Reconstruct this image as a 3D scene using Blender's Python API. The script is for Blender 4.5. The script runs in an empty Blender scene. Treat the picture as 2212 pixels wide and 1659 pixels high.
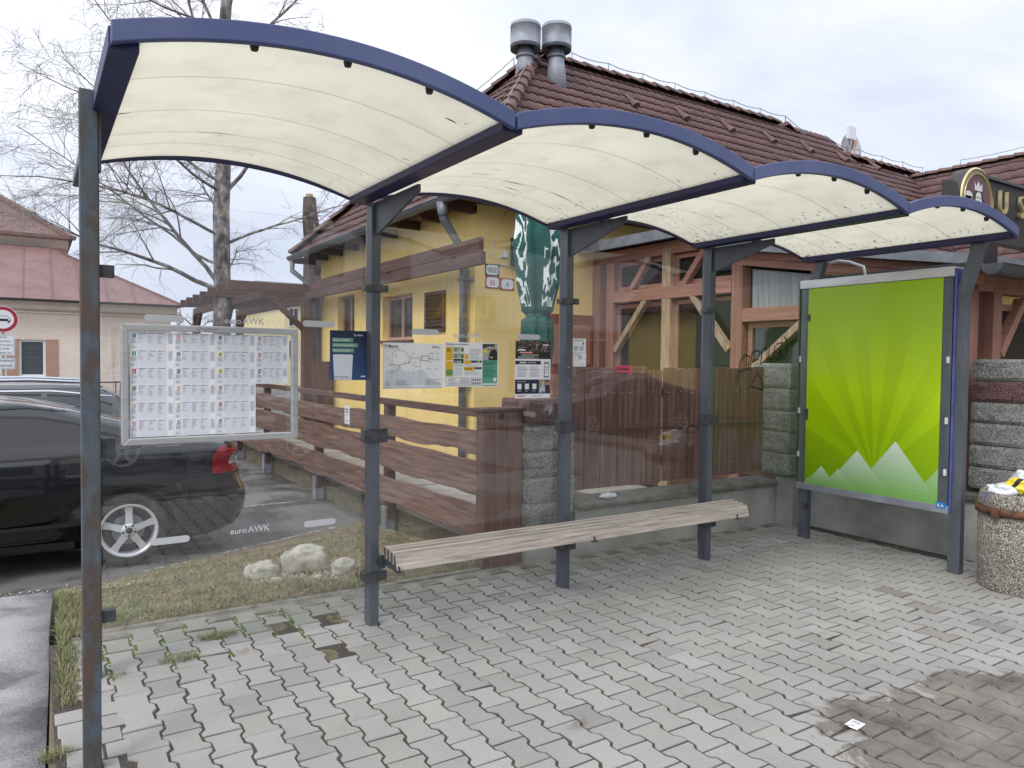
import bpy, bmesh, math, random
from mathutils import Vector, Matrix, noise
R = math.radians
rnd = random.Random(7)
S = bpy.context.scene

# ------------------------------------------------------------------ camera
cam_d = bpy.data.cameras.new('camera'); cam = bpy.data.objects.new('camera', cam_d)
S.collection.objects.link(cam); S.camera = cam
CAM = Vector((-0.273, -4.176, 1.6)); YAW, PIT, ROL = 0.5754965, -0.0312757, 0.0112694
_f = Vector((math.sin(YAW)*math.cos(PIT), math.cos(YAW)*math.cos(PIT), math.sin(PIT)))
_r = Vector((math.cos(YAW), -math.sin(YAW), 0)); _u = _r.cross(_f)
_r2 = _r*math.cos(ROL) + _u*math.sin(ROL); _u2 = _u*math.cos(ROL) - _r*math.sin(ROL)
m = Matrix((( _r2.x, _u2.x, -_f.x, CAM.x), (_r2.y, _u2.y, -_f.y, CAM.y), (_r2.z, _u2.z, -_f.z, CAM.z), (0, 0, 0, 1)))
cam.matrix_world = m
cam_d.sensor_width = 36; cam_d.lens = 1600/2212*36; cam_d.clip_start = .05; cam_d.clip_end = 1500

# ------------------------------------------------------------------ light
SUN_EL, SUN_AZ = R(48), R(-118)          # azimuth from +Y towards +X
w = bpy.data.worlds.new("World"); S.world = w; w.use_nodes = True
nt = w.node_tree; N = nt.nodes; L = nt.links; N.clear()
out = N.new('ShaderNodeOutputWorld'); bg = N.new('ShaderNodeBackground'); bg.inputs['Strength'].default_value = .1
sky = N.new('ShaderNodeTexSky'); sky.sky_type = 'NISHITA'; sky.sun_disc = False
sky.sun_elevation = SUN_EL; sky.sun_rotation = SUN_AZ
tc = N.new('ShaderNodeTexCoord'); mp = N.new('ShaderNodeMapping'); mp.inputs['Scale'].default_value = (1, 1, 2.6)
mp.inputs['Location'].default_value = (.35, .2, .4)
n1 = N.new('ShaderNodeTexNoise'); n1.inputs['Scale'].default_value = 2.1; n1.inputs['Detail'].default_value = 7; n1.inputs['Roughness'].default_value = .52
n1.inputs['Distortion'].default_value = .35
cr = N.new('ShaderNodeValToRGB'); cr.color_ramp.elements[0].position = .38; cr.color_ramp.elements[1].position = .66
cr.color_ramp.elements[0].color = (6.5, 7.05, 8.6, 1); cr.color_ramp.elements[1].color = (9.4, 9.6, 9.9, 1)
mx = N.new('ShaderNodeMix'); mx.data_type = 'RGBA'; mx.inputs['Factor'].default_value = .93
L.new(tc.outputs['Generated'], mp.inputs['Vector']); L.new(mp.outputs[0], n1.inputs['Vector']); L.new(n1.outputs['Fac'], cr.inputs[0])
# overcast: brighter towards the zenith and around the veiled sun
SD = (math.sin(SUN_AZ)*math.cos(SUN_EL), math.cos(SUN_AZ)*math.cos(SUN_EL), math.sin(SUN_EL))
nv = N.new('ShaderNodeVectorMath'); nv.operation = 'DOT_PRODUCT'; nv.inputs[1].default_value = (.62*SD[0], .62*SD[1], .62*SD[2]+.55)
L.new(tc.outputs['Generated'], nv.inputs[0])
rm = N.new('ShaderNodeMapRange'); rm.inputs['From Min'].default_value = 0; rm.inputs['From Max'].default_value = 1; rm.inputs['To Min'].default_value = 1.05; rm.inputs['To Max'].default_value = 1.75
L.new(nv.outputs['Value'], rm.inputs['Value'])
ml = N.new('ShaderNodeMix'); ml.data_type = 'RGBA'; ml.blend_type = 'MULTIPLY'; ml.inputs['Factor'].default_value = 1
cb = N.new('ShaderNodeCombineColor'); [L.new(rm.outputs[0], cb.inputs[i]) for i in range(3)]
L.new(sky.outputs[0], mx.inputs['A']); L.new(cr.outputs[0], mx.inputs['B']); L.new(mx.outputs['Result'], ml.inputs['A']); L.new(cb.outputs[0], ml.inputs['B']); L.new(ml.outputs['Result'], bg.inputs['Color']); L.new(bg.outputs[0], out.inputs[0])
sun_d = bpy.data.lights.new('sun', 'SUN'); sun = bpy.data.objects.new('sun', sun_d); S.collection.objects.link(sun)
sun_d.energy = 1.2; sun_d.angle = R(22); sun_d.color = (1, .96, .9)
sdir = Vector((math.sin(SUN_AZ)*math.cos(SUN_EL), math.cos(SUN_AZ)*math.cos(SUN_EL), math.sin(SUN_EL)))
sun.rotation_euler = sdir.to_track_quat('Z', 'Y').to_euler(); sun.location = sdir*40
S.view_settings.view_transform = 'Standard'; S.view_settings.look = 'None'; S.view_settings.exposure = 0.22; S.view_settings.gamma = 1
S.render.engine = 'CYCLES'
S.cycles.max_bounces = 12; S.cycles.transparent_max_bounces = 20; S.cycles.transmission_bounces = 8
S.cycles.diffuse_bounces = 5; S.cycles.use_denoising = True; S.cycles.caustics_reflective = False; S.cycles.caustics_refractive = False
S.cycles.sample_clamp_indirect = 6

# ------------------------------------------------------------------ materials
def lin(c):
    f = lambda v: v/12.92 if v <= .04045 else ((v+.055)/1.055)**2.4
    return tuple(f(x/255) for x in c)
class NT:
    def __init__(s, name):
        s.m = bpy.data.materials.new(name); s.m.use_nodes = True; s.t = s.m.node_tree; s.n = s.t.nodes; s.l = s.t.links
        s.p = s.n['Principled BSDF']; s.out = s.n['Material Output']
    def add(s, t, **kw):
        q = s.n.new(t)
        for k, v in kw.items(): setattr(q, k, v)
        return q
    def link(s, a, b): s.l.new(a, b)
    def coord(s, scale=(1, 1, 1), loc=(0, 0, 0), kind='Object'):
        t = s.add('ShaderNodeTexCoord'); mm = s.add('ShaderNodeMapping'); mm.inputs['Scale'].default_value = scale; mm.inputs['Location'].default_value = loc
        s.link(t.outputs[kind], mm.inputs['Vector']); return mm.outputs[0]
    def noise(s, vec, scale, detail=5, rough=.55, dist=0):
        q = s.add('ShaderNodeTexNoise'); q.inputs['Scale'].default_value = scale; q.inputs['Detail'].default_value = detail
        q.inputs['Roughness'].default_value = rough; q.inputs['Distortion'].default_value = dist
        s.link(vec, q.inputs['Vector']); return q.outputs['Fac']
    def ramp(s, fac, stops):
        q = s.add('ShaderNodeValToRGB'); e = q.color_ramp.elements
        while len(e) < len(stops): e.new(.5)
        for i, (p, c) in enumerate(stops):
            e[i].position = p; e[i].color = (c[0], c[1], c[2], 1) if not isinstance(c, (int, float)) else (c, c, c, 1)
        s.link(fac, q.inputs[0]); return q.outputs[0]
    def mix(s, fac, a, b, blend='MIX'):
        q = s.add('ShaderNodeMix', data_type='RGBA', blend_type=blend)
        for v, i in ((fac, 'Factor'), (a, 'A'), (b, 'B')):
            if hasattr(v, 'links'): s.link(v, q.inputs[i])
            else: q.inputs[i].default_value = v if isinstance(v, (int, float)) else (v[0], v[1], v[2], 1)
        return q.outputs['Result']
    def math(s, op, a, b=None, clamp=False):
        q = s.add('ShaderNodeMath', operation=op, use_clamp=clamp)
        for i, v in enumerate((a, b)):
            if v is None: continue
            if hasattr(v, 'links'): s.link(v, q.inputs[i])
            else: q.inputs[i].default_value = v
        return q.outputs[0]
    def bump(s, h, strength=.3, dist=.01):
        q = s.add('ShaderNodeBump'); q.inputs['Strength'].default_value = strength; q.inputs['Distance'].default_value = dist
        s.link(h, q.inputs['Height']); s.link(q.outputs[0], s.p.inputs['Normal'])
    def set(s, color=None, rough=None, metal=None, spec=None):
        for v, i in ((color, 'Base Color'), (rough, 'Roughness'), (metal, 'Metallic'), (spec, 'Specular IOR Level')):
            if v is None: continue
            if hasattr(v, 'links'): s.link(v, s.p.inputs[i])
            else: s.p.inputs[i].default_value = v if isinstance(v, (int, float)) else (v[0], v[1], v[2], 1)
        return s.m
def mk(name, c1, c2=None, scale=6, rough=.6, metal=0, bump=0, bscale=60, stretch=(1, 1, 1), lo=.35, hi=.65, spec=None, bd=.01, detail=6):
    t = NT(name); v = t.coord(stretch)
    if c2 is not None:
        col = t.ramp(t.noise(v, scale, detail), [(lo, c1), (hi, c2)])
    else: col = c1
    if bump: t.bump(t.noise(v, bscale, 6), bump, bd)
    return t.set(col, rough, metal, spec)
M = {}
M['navy'] = mk('navy_paint', lin((36, 38, 84)), lin((30, 32, 70)), 3, .5, bump=.05, bscale=30)
M['fascia'] = mk('faded_blue_paint', lin((72, 83, 124)), lin((90, 100, 137)), 2.2, .45, bump=.06, bscale=25)
M['steel'] = mk('grey_painted_steel', lin((82, 87, 94)), lin((100, 105, 112)), 9, .45, .15, bump=.08, bscale=40, stretch=(1, 1, .35))
M['steel_dark'] = mk('dark_grey_painted_steel', lin((70, 74, 80)), lin((86, 90, 96)), 7, .5, .1, bump=.08, bscale=40)
M['alu'] = mk('brushed_aluminium', lin((188, 189, 190)), lin((206, 207, 207)), 4, .38, .55, bump=.04, bscale=90, stretch=(1, 1, 6))
M['zinc'] = mk('galvanised_sheet', lin((128, 132, 140)), lin((156, 160, 168)), 5, .55, .15, bump=.05, bscale=20)
M['gutter'] = mk('grey_gutter_metal', lin((104, 108, 114)), lin((126, 130, 136)), 4, .45, .35)
M['clamp'] = mk('clamp_metal', lin((70, 72, 78)), lin((98, 100, 104)), 20, .45, .5)
M['black'] = mk('black_plastic', (.012, .012, .014), None, rough=.5)
M['rubber'] = mk('tyre_rubber', (.018, .018, .019), (.035, .034, .033), 14, .82, bump=.2, bscale=50)
M['bluestrip'] = mk('blue_side_panel', lin((70, 80, 142)), lin((92, 102, 160)), 6, .45)
def wall_y():
    t = NT('yellow_plaster'); v = t.coord(); col = t.ramp(t.noise(v, 1.3, 7, .6), [(.3, lin((234, 202, 122))), (.7, lin((245, 218, 148)))])
    st = t.ramp(t.noise(t.coord((5, 5, .35)), 2.2, 7, .65), [(.30, .82), (.48, 1.0)]); col = t.mix(.8, col, st, 'MULTIPLY')
    sp = t.ramp(t.noise(v, 9, 8, .7), [(.28, .80), (.36, 1.0)]); col = t.mix(.7, col, sp, 'MULTIPLY'); t.bump(t.noise(v, 140, 6), .35, .004); return t.set(col, .9)
M['plaster_y'] = wall_y()
M['plaster_pink'] = mk('pink_plaster', lin((228, 208, 194)), lin((238, 222, 208)), 1.1, .92, bump=.9, bscale=16, stretch=(1, 1, 1.6), bd=.05)
M['plaster_smooth'] = mk('smooth_pink_plaster', lin((222, 206, 192)), lin((232, 216, 204)), 2, .9)
M['plaster_band'] = mk('brown_plaster_band', lin((168, 134, 116)), lin((180, 146, 128)), 2, .9)
M['plaster_pale'] = mk('pale_yellow_plaster', lin((222, 206, 158)), lin((230, 216, 172)), 1, .92)
M['plaster_white'] = mk('white_plaster', lin((196, 198, 202)), lin((214, 214, 214)), .7, .9)
M['white_pvc'] = mk('white_pvc', lin((226, 228, 230)), None, rough=.35)
M['darkglass'] = mk('dark_window_glass', (.02, .024, .028), (.035, .04, .045), 1.5, .06, spec=.7)
M['blind'] = mk('grey_window_blind', lin((70, 78, 80)), lin((84, 92, 94)), 40, .25, stretch=(.02, .02, 1))
M['concrete'] = mk('weathered_concrete', lin((150, 148, 142)), lin((186, 184, 178)), 2.6, .9, bump=.35, bscale=45)
M['concrete_cap'] = mk('mossy_concrete', lin((92, 90, 80)), lin((126, 124, 116)), 7, .92, bump=.5, bscale=35)
M['kerb'] = mk('old_kerb', lin((104, 100, 86)), lin((136, 132, 120)), 9, .92, bump=.6, bscale=35)
M['deck'] = mk('concrete_slab', lin((150, 146, 138)), lin((172, 168, 160)), 3, .9, bump=.3, bscale=60)
def split_stone(name, a, b):
    t = NT(name); v = t.coord()
    sp = t.noise(v, 90, 3, .7); big = t.noise(v, 9, 5)
    col = t.mix(t.ramp(sp, [(.42, 0.0), (.62, 1.0)]), a, b); col = t.mix(.5, col, t.ramp(big, [(.3, .35), (.7, 1.0)]), 'MULTIPLY')
    t.bump(t.noise(v, 28, 8, .7), 1, .03); return t.set(col, .95)
M['split_grey'] = split_stone('split_face_grey_block', lin((120, 120, 116)), lin((196, 196, 190)))
M['split_red'] = split_stone('split_face_red_block', lin((92, 66, 64)), lin((156, 122, 118)))
M['plank'] = mk('brown_stained_plank', lin((92, 68, 58)), lin((136, 106, 92)), 3.4, .72, bump=.5, bscale=9, stretch=(9, .5, 9), bd=.006)
M['plank_v'] = mk('brown_stained_board', lin((92, 60, 54)), lin((132, 96, 88)), 3.4, .7, bump=.5, bscale=9, stretch=(9, 9, .5), bd=.006)
M['timber'] = mk('red_brown_timber', lin((148, 106, 90)), lin((172, 126, 108)), 3, .62, bump=.35, bscale=8, stretch=(9, .6, 9), bd=.004)
M['timber_v'] = mk('red_brown_timber_upright', lin((138, 98, 84)), lin((162, 118, 102)), 3, .62, bump=.35, bscale=8, stretch=(9, 9, .6), bd=.004)
M['timber_dark'] = mk('dark_brown_timber', lin((74, 50, 42)), lin((100, 72, 60)), 3, .68, bump=.35, bscale=8, stretch=(7, .6, 7), bd=.004)
M['timber_gate'] = mk('dark_stained_gate_post', lin((92, 62, 54)), lin((120, 86, 74)), 3, .62, bump=.35, bscale=8, stretch=(12, 12, .5), bd=.004)
M['timber_pale'] = mk('weathered_pale_timber', lin((150, 126, 100)), lin((186, 164, 138)), 5, .8, bump=.5, bscale=9, stretch=(8, 8, .6), bd=.006)
M['door_wood'] = mk('varnished_door_wood', lin((120, 66, 40)), lin((150, 88, 56)), 3, .4, stretch=(8, 8, .5))
M['soffit'] = mk('dark_soffit_board', lin((70, 50, 40)), lin((96, 70, 56)), 4, .8, stretch=(1, 6, 1))
M['rooftile'] = None
M['pinkroof'] = mk('pink_metal_roof', lin((118, 88, 84)), lin((134, 102, 97)), 1.5, .55, bump=.05, bscale=4)
M['shingle'] = mk('grey_roofing', lin((104, 108, 114)), lin((126, 130, 136)), 8, .7, bump=.3, bscale=70)
M['translucent_sheet'] = mk('corrugated_sheet', lin((140, 146, 150)), lin((164, 168, 170)), 30, .4, stretch=(.05, 1, .05))
M['green_cloth'] = mk('dark_green_canvas', lin((24, 74, 68)), lin((34, 92, 84)), 5, .8, bump=.15, bscale=40)
M['green_box'] = mk('green_metal_box', lin((24, 62, 58)), None, rough=.4)
M['white_cloth'] = mk('white_print', lin((222, 228, 226)), None, rough=.8)
M['rust'] = mk('rusty_steel_strap', lin((74, 46, 36)), lin((124, 82, 62)), 14, .8, bump=.3)
M['soil'] = mk('soil_with_moss', lin((100, 88, 75)), lin((122, 114, 88)), 5, .95, bump=.8, bscale=40)
M['grit'] = mk('joint_grit', lin((62, 56, 50)), lin((108, 100, 91)), 120, .95, bump=.8, bscale=150, lo=.4, hi=.75)
M['sign_white'] = mk('sign_white_sheet', lin((224, 226, 230)), None, rough=.4)
M['pole'] = mk('galvanised_pole', lin((130, 134, 138)), lin((150, 154, 158)), 10, .45, .4)
M['bag'] = mk('white_plastic_bag', lin((214, 218, 224)), lin((232, 234, 238)), 6, .3)
M['sticker'] = mk('frosted_sticker', lin((200, 201, 206)), None, rough=.5)
M['gold'] = mk('brass_letter', lin((206, 190, 140)), lin((222, 208, 160)), 6, .35, .5)
M['charcoal'] = mk('charcoal_panel', lin((52, 50, 50)), lin((62, 60, 60)), 2, .55)

def glass_mat(name, tint, refl0=.05, haze=0.0):
    t = NT(name); t.n.remove(t.p)
    geo = t.add('ShaderNodeNewGeometry'); dot = t.add('ShaderNodeVectorMath', operation='DOT_PRODUCT')
    t.link(geo.outputs['Normal'], dot.inputs[0]); t.link(geo.outputs['Incoming'], dot.inputs[1])
    c = t.math('ABSOLUTE', dot.outputs['Value']); k = t.math('POWER', t.math('SUBTRACT', 1.0, c, True), 5.0)
    fr = t.math('ADD', t.math('MULTIPLY', k, 1-refl0), refl0)
    tr = t.add('ShaderNodeBsdfTransparent'); tr.inputs[0].default_value = (*tint, 1)
    gl = t.add('ShaderNodeBsdfGlossy'); gl.inputs['Roughness'].default_value = 0; gl.inputs['Color'].default_value = (1, 1, 1, 1)
    mxs = t.add('ShaderNodeMixShader'); t.link(fr, mxs.inputs[0]); t.link(tr.outputs[0], mxs.inputs[1]); t.link(gl.outputs[0], mxs.inputs[2])
    res = mxs.outputs[0]
    if haze:
        df = t.add('ShaderNodeBsdfDiffuse'); df.inputs[0].default_value = (.7, .72, .74, 1)
        v = t.coord(); hz = t.math('MULTIPLY', t.ramp(t.noise(v, 2.5, 6, .6), [(.3, .3), (.75, 1.0)]), haze)
        m2 = t.add('ShaderNodeMixShader'); t.link(hz, m2.inputs[0]); t.link(res, m2.inputs[1]); t.link(df.outputs[0], m2.inputs[2]); res = m2.outputs[0]
    t.link(res, t.out.inputs[0]); return t.m
M['glass'] = glass_mat('shelter_glass', (.985, .99, .987), .062, .008)
M['glass_clear'] = glass_mat('clean_shelter_glass', (.985, .99, .987), .022, .012)  # same glass, reflectivity cut for the right bay to mute the poster's green reflection
M['windowglass'] = glass_mat('window_glass', (.42, .45, .48), .022, .012)
M['carglass'] = glass_mat('car_glass', (.08, .09, .095), .06)
M['carglass_clear'] = glass_mat('clear_car_glass', (.42, .47, .46), .07)

def attr_mat(name, rough=.6, spec=.4):
    t = NT(name); a = t.add('ShaderNodeAttribute'); a.attribute_name = 'Col'; return t.set(a.outputs['Color'], rough, 0, spec)
M['print'] = attr_mat('printed_sheet', .55)
M['gloss_print'] = attr_mat('glossy_print', .25)

def car_paint(name, c, rough=.12):
    t = NT(name); t.set(c, rough, .25, .5); t.p.inputs['Coat Weight'].default_value = .9; t.p.inputs['Coat Roughness'].default_value = .03
    v = t.coord(); t.link(t.ramp(t.noise(v, 1.4, 6), [(.3, rough), (.8, rough+.16)]), t.p.inputs['Roughness']); return t.m
M['paint_black'] = car_paint('black_car_paint', (.006, .007, .010))
M['paint_grey'] = car_paint('dark_grey_car_paint', (.05, .052, .058))
M['paint_white'] = car_paint('white_car_paint', (.6, .6, .6))
M['chrome'] = mk('bright_trim', lin((196, 200, 206)), None, rough=.22, metal=.8)
M['rim'] = mk('silver_alloy', lin((216, 218, 222)), None, rough=.3, metal=.35)
M['taillamp'] = mk('red_lamp_glass', (.30, .006, .012), (.22, .004, .010), 8, .08, spec=.7)
M['lamp_clear'] = mk('clear_lamp_glass', lin((190, 180, 180)), None, rough=.1)

def stain_mask(t, v):
    sp = t.add('ShaderNodeSeparateXYZ'); t.link(v, sp.inputs[0])
    dx = t.math('SUBTRACT', sp.outputs[0], 3.55); dy = t.math('SUBTRACT', sp.outputs[1], -2.86)
    xr = t.math('ADD', t.math('MULTIPLY', dx, .93), t.math('MULTIPLY', dy, -.36)); yr = t.math('ADD', t.math('MULTIPLY', dy, .93), t.math('MULTIPLY', dx, .36))
    d2 = t.math('ADD', t.math('POWER', t.math('ABSOLUTE', t.math('DIVIDE', xr, 1.30)), 2), t.math('POWER', t.math('ABSOLUTE', t.math('DIVIDE', yr, .70)), 2))
    nz = t.math('MULTIPLY', t.math('SUBTRACT', t.noise(v, 3.4, 9, .68, .8), .5), 2.3)
    return t.ramp(t.math('ADD', d2, nz), [(.74, 1.0), (.86, 0.0)])
def paver_mat():
    t = NT('concrete_pavers'); v = t.coord(); geo = t.add('ShaderNodeNewGeometry')
    base = t.ramp(geo.outputs['Random Per Island'], [(0, lin((162, 159, 155))), (.5, lin((168, 165, 161))), (1, lin((175, 172, 168)))])
    fine = t.noise(v, 210, 3, .7); col = t.mix(.5, base, t.ramp(fine, [(.35, .62), (.6, 1.0)]), 'MULTIPLY')
    big = t.noise(v, 1.3, 6, .6); col = t.mix(.8, col, t.ramp(big, [(.3, .80), (.6, 1.0)]), 'MULTIPLY')
    # worn damp blotches of their own shape
    bl = t.ramp(t.noise(v, 2.3, 7, .62, .5), [(.66, 0.0), (.72, 1.0)]); col = t.mix(bl, col, t.mix(.75, col, lin((116, 110, 100)), 'MIX'))
    a = t.add('ShaderNodeAttribute'); a.attribute_name = 'Col'
    col = t.mix(1.0, col, a.outputs['Color'], 'MULTIPLY')
    mk_ = stain_mask(t, v); wet = t.noise(v, 3.2, 8, .65)
    mudc = t.ramp(wet, [(.32, lin((72, 66, 60))), (.46, lin((112, 104, 95))), (.68, lin((142, 134, 124)))]); mudc = t.mix(.7, mudc, t.ramp(fine, [(.38, .75), (.6, 1.0), (.72, 1.8)]), 'MULTIPLY')
    col = t.mix(t.math('MULTIPLY', mk_, .9), col, mudc)
    t.bump(t.noise(v, 160, 6, .7), .35, .004); return t.set(col, t.mix(mk_, (.88, .88, .88), t.ramp(wet, [(.3, .35), (.5, .8)])))
M['paver'] = paver_mat()
def mud_mat():
    t = NT('damp_mud'); v = t.coord(); n = t.noise(v, 3.2, 8, .65)
    col = t.ramp(n, [(.32, lin((66, 60, 54))), (.46, lin((102, 95, 86))), (.68, lin((128, 120, 110)))])
    fine = t.ramp(t.noise(v, 160, 3, .7), [(.45, .7), (.66, 1.0), (.76, 1.9)]); col = t.mix(.7, col, fine, 'MULTIPLY')
    t.bump(t.noise(v, 60, 8, .7), .5, .008); return t.set(col, t.ramp(n, [(.3, .35), (.5, .85)]))
M['mud'] = mud_mat()
def asphalt_mat(name, dark, light, wet=.0):
    t = NT(name); v = t.coord(); sp = t.noise(v, 150, 3, .75); n = t.noise(v, .8, 7, .6)
    col = t.mix(t.ramp(sp, [(.4, 0.0), (.7, 1.0)]), dark, light)
    col = t.mix(.8, col, t.ramp(n, [(.35, .62), (.65, 1.0)]), 'MULTIPLY')
    t.bump(t.noise(v, 120, 5, .7), .7, .008)
    r = .9
    if wet:
        wm = t.ramp(t.noise(v, .9, 5, .55, .3), [(.47, 0.0), (.56, 1.0)])
        col = t.mix(wm, col, t.mix(1.0, col, (.45, .45, .45), 'MULTIPLY')); r = t.ramp(wm, [(0, .7), (1, .13)])
    return t.set(col, r)
M['asphalt'] = asphalt_mat('parking_asphalt', lin((92, 90, 88)), lin((158, 156, 152)), 1)
M['asphalt_path'] = asphalt_mat('wet_path_asphalt', lin((146, 144, 144)), lin((230, 228, 228)), 1)
def post_rust():
    t = NT('rusty_blue_steel'); v = t.coord((1, 1, .45)); n = t.noise(v, 9, 7, .65, .4); n2 = t.noise(v, 40, 5, .7)
    col = t.ramp(n, [(.36, lin((84, 104, 128))), (.50, lin((88, 92, 96))), (.58, lin((86, 78, 72))), (.70, lin((104, 80, 66)))])
    col = t.mix(.4, col, t.ramp(n2, [(.3, .6), (.7, 1.2)]), 'MULTIPLY'); t.bump(n2, .25, .004); return t.set(col, .7, .2)
M['post_rust'] = post_rust()
def canopy_mat():
    t = NT('cream_translucent_sheet'); t.n.remove(t.p); v = t.coord(); sep = t.add('ShaderNodeSeparateXYZ'); t.link(v, sep.inputs[0])
    X, Y = sep.outputs[0], sep.outputs[1]
    col = t.ramp(t.noise(v, 1.6, 4), [(.3, (.55, .515, .40)), (.7, (.615, .585, .465))])
    wv = t.add('ShaderNodeTexWave', wave_type='BANDS', bands_direction='Y'); wv.inputs['Scale'].default_value = 22; wv.inputs['Distortion'].default_value = .0
    t.link(v, wv.inputs['Vector']); col = t.mix(.35, col, t.ramp(wv.outputs['Fac'], [(0, .9), (.4, 1.0)]), 'MULTIPLY')
    for y0 in (-.42, -.78, -.20, -1.22):
        d = t.math('ABSOLUTE', t.math('SUBTRACT', Y, y0)); l = t.ramp(d, [(.002, .66), (.008, 1.0)]); col = t.mix(1.0, col, l, 'MULTIPLY')
    # soot specks, thickest near the low right-hand edge of each bay
    edge = t.ramp(X, [(.3, 0.0), (.98, 1.0)])  # X normalised by attribute below
    a = t.add('ShaderNodeAttribute'); a.attribute_name = 'Col'
    vs = t.coord((3, 1.2, 1)); spk = t.noise(vs, 22, 5, .75, .2)
    thr = t.math('ADD', spk, t.math('MULTIPLY', a.outputs['Fac'], .13))
    dm = t.ramp(thr, [(.70, 0.0), (.725, 1.0)]); col = t.mix(dm, col, (.03, .03, .025))
    gr = t.ramp(t.noise(v, 5, 6, .6), [(.45, 1.0), (.75, .86)]); col = t.mix(1.0, col, gr, 'MULTIPLY')
    tl = t.add('ShaderNodeBsdfTranslucent'); df = t.add('ShaderNodeBsdfDiffuse'); t.link(col, tl.inputs[0]); t.link(col, df.inputs[0])
    ms = t.add('ShaderNodeMixShader'); ms.inputs[0].default_value = .22; t.link(tl.outputs[0], ms.inputs[1]); t.link(df.outputs[0], ms.inputs[2])
    t.link(ms.outputs[0], t.out.inputs[0]); return t.m
M['canopy'] = canopy_mat()
def tile_mat(name, a, b, c):
    t = NT(name); v = t.coord(); geo = t.add('ShaderNodeNewGeometry')
    n = t.noise(v, 3.5, 6, .6); col = t.ramp(n, [(.3, a), (.55, b), (.75, c)])
    at = t.add('ShaderNodeAttribute'); at.attribute_name = 'Col'; col = t.mix(1.0, col, at.outputs['Color'], 'MULTIPLY')
    t.bump(t.noise(v, 90, 4), .15, .004); return t.set(col, .62)
M['rooftile'] = tile_mat('brown_roof_tiles', lin((82, 58, 55)), lin((98, 69, 65)), lin((110, 80, 75)))
M['capt'] = mk('ridge_cap_tile', lin((92, 70, 64)), lin((118, 90, 82)), 5, .7)
def bark(name, a, b, c):
    t = NT(name); v = t.coord((1, 1, .5)); n = t.noise(v, 7, 7, .7); col = t.ramp(n, [(.35, a), (.5, b), (.66, c)]); t.bump(t.noise(v, 22, 6), .8, .03); return t.set(col, .92)
M['bark'] = bark('birch_bark', lin((70, 66, 64)), lin((120, 114, 112)), lin((190, 184, 180)))
M['bark_dark'] = bark('dark_bark', lin((58, 52, 48)), lin((88, 80, 74)), lin((112, 104, 98)))
M['twig'] = mk('birch_twigs', lin((124, 114, 114)), lin((154, 146, 144)), 3, .9)
def grass_mat():
    t = NT('winter_grass'); geo = t.add('ShaderNodeNewGeometry')
    col = t.ramp(geo.outputs['Random Per Island'], [(0, lin((84, 106, 56))), (.35, lin((118, 128, 84))), (.6, lin((152, 148, 112))), (.85, lin((176, 166, 132))), (1, lin((128, 102, 82)))])
    m = t.set(col, .8, 0, .2); return m
M['grass'] = grass_mat()
def stone_mat(name, a, b):
    t = NT(name); v = t.coord(); n = t.noise(v, 5, 8, .65); f = t.noise(v, 60, 4, .7)
    col = t.ramp(n, [(.32, a), (.5, b), (.7, tuple(min(1, x*1.15) for x in b))]); col = t.mix(.6, col, t.ramp(f, [(.3, .7), (.6, 1.0)]), 'MULTIPLY')
    t.bump(f, .6, .01); return t.set(col, .92)
M['stone'] = stone_mat('pale_boulder', lin((134, 130, 112)), lin((186, 182, 168)))
M['pebble'] = mk('pale_gravel', lin((130, 124, 114)), lin((196, 190, 180)), 30, .9)
def bin_mat():
    t = NT('pebble_concrete'); v = t.coord(); vo = t.add('ShaderNodeTexVoronoi'); vo.inputs['Scale'].default_value = 105; t.link(v, vo.inputs['Vector'])
    rg = t.add('ShaderNodeSeparateColor'); t.link(vo.outputs['Color'], rg.inputs[0])
    col = t.ramp(rg.outputs[0], [(0, lin((138, 130, 118))), (.5, lin((178, 170, 156))), (1, lin((220, 214, 204)))])
    d = t.ramp(vo.outputs['Distance'], [(.35, 1.0), (.75, .35)]); col = t.mix(1.0, col, d, 'MULTIPLY')
    pn = t.ramp(t.noise(t.coord((1, 1, .6), (3, 1, 2)), 4.5, 4), [(.60, 0.0), (.68, .55)]); col = t.mix(pn, col, lin((104, 92, 168)))
    t.bump(d, .9, .012); return t.set(col, .9)
M['bin'] = bin_mat()
def bench_mat():
    t = NT('weathered_bench_wood'); v = t.coord((.7, 14, 14)); n = t.noise(v, 4, 8, .7, .3); n2 = t.noise(t.coord((1.2, 46, 46)), 3, 6, .7)
    col = t.ramp(n, [(.32, lin((142, 130, 120))), (.5, lin((192, 180, 168))), (.68, lin((220, 210, 198)))])
    crk = t.ramp(n2, [(.30, .22), (.40, 1.0)]); col = t.mix(1.0, col, crk, 'MULTIPLY'); t.bump(n2, .9, .006); return t.set(col, .85)
M['bench'] = bench_mat()
M['bench_end'] = mk('dark_end_grain', lin((58, 54, 52)), lin((92, 86, 80)), 30, .9)

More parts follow.
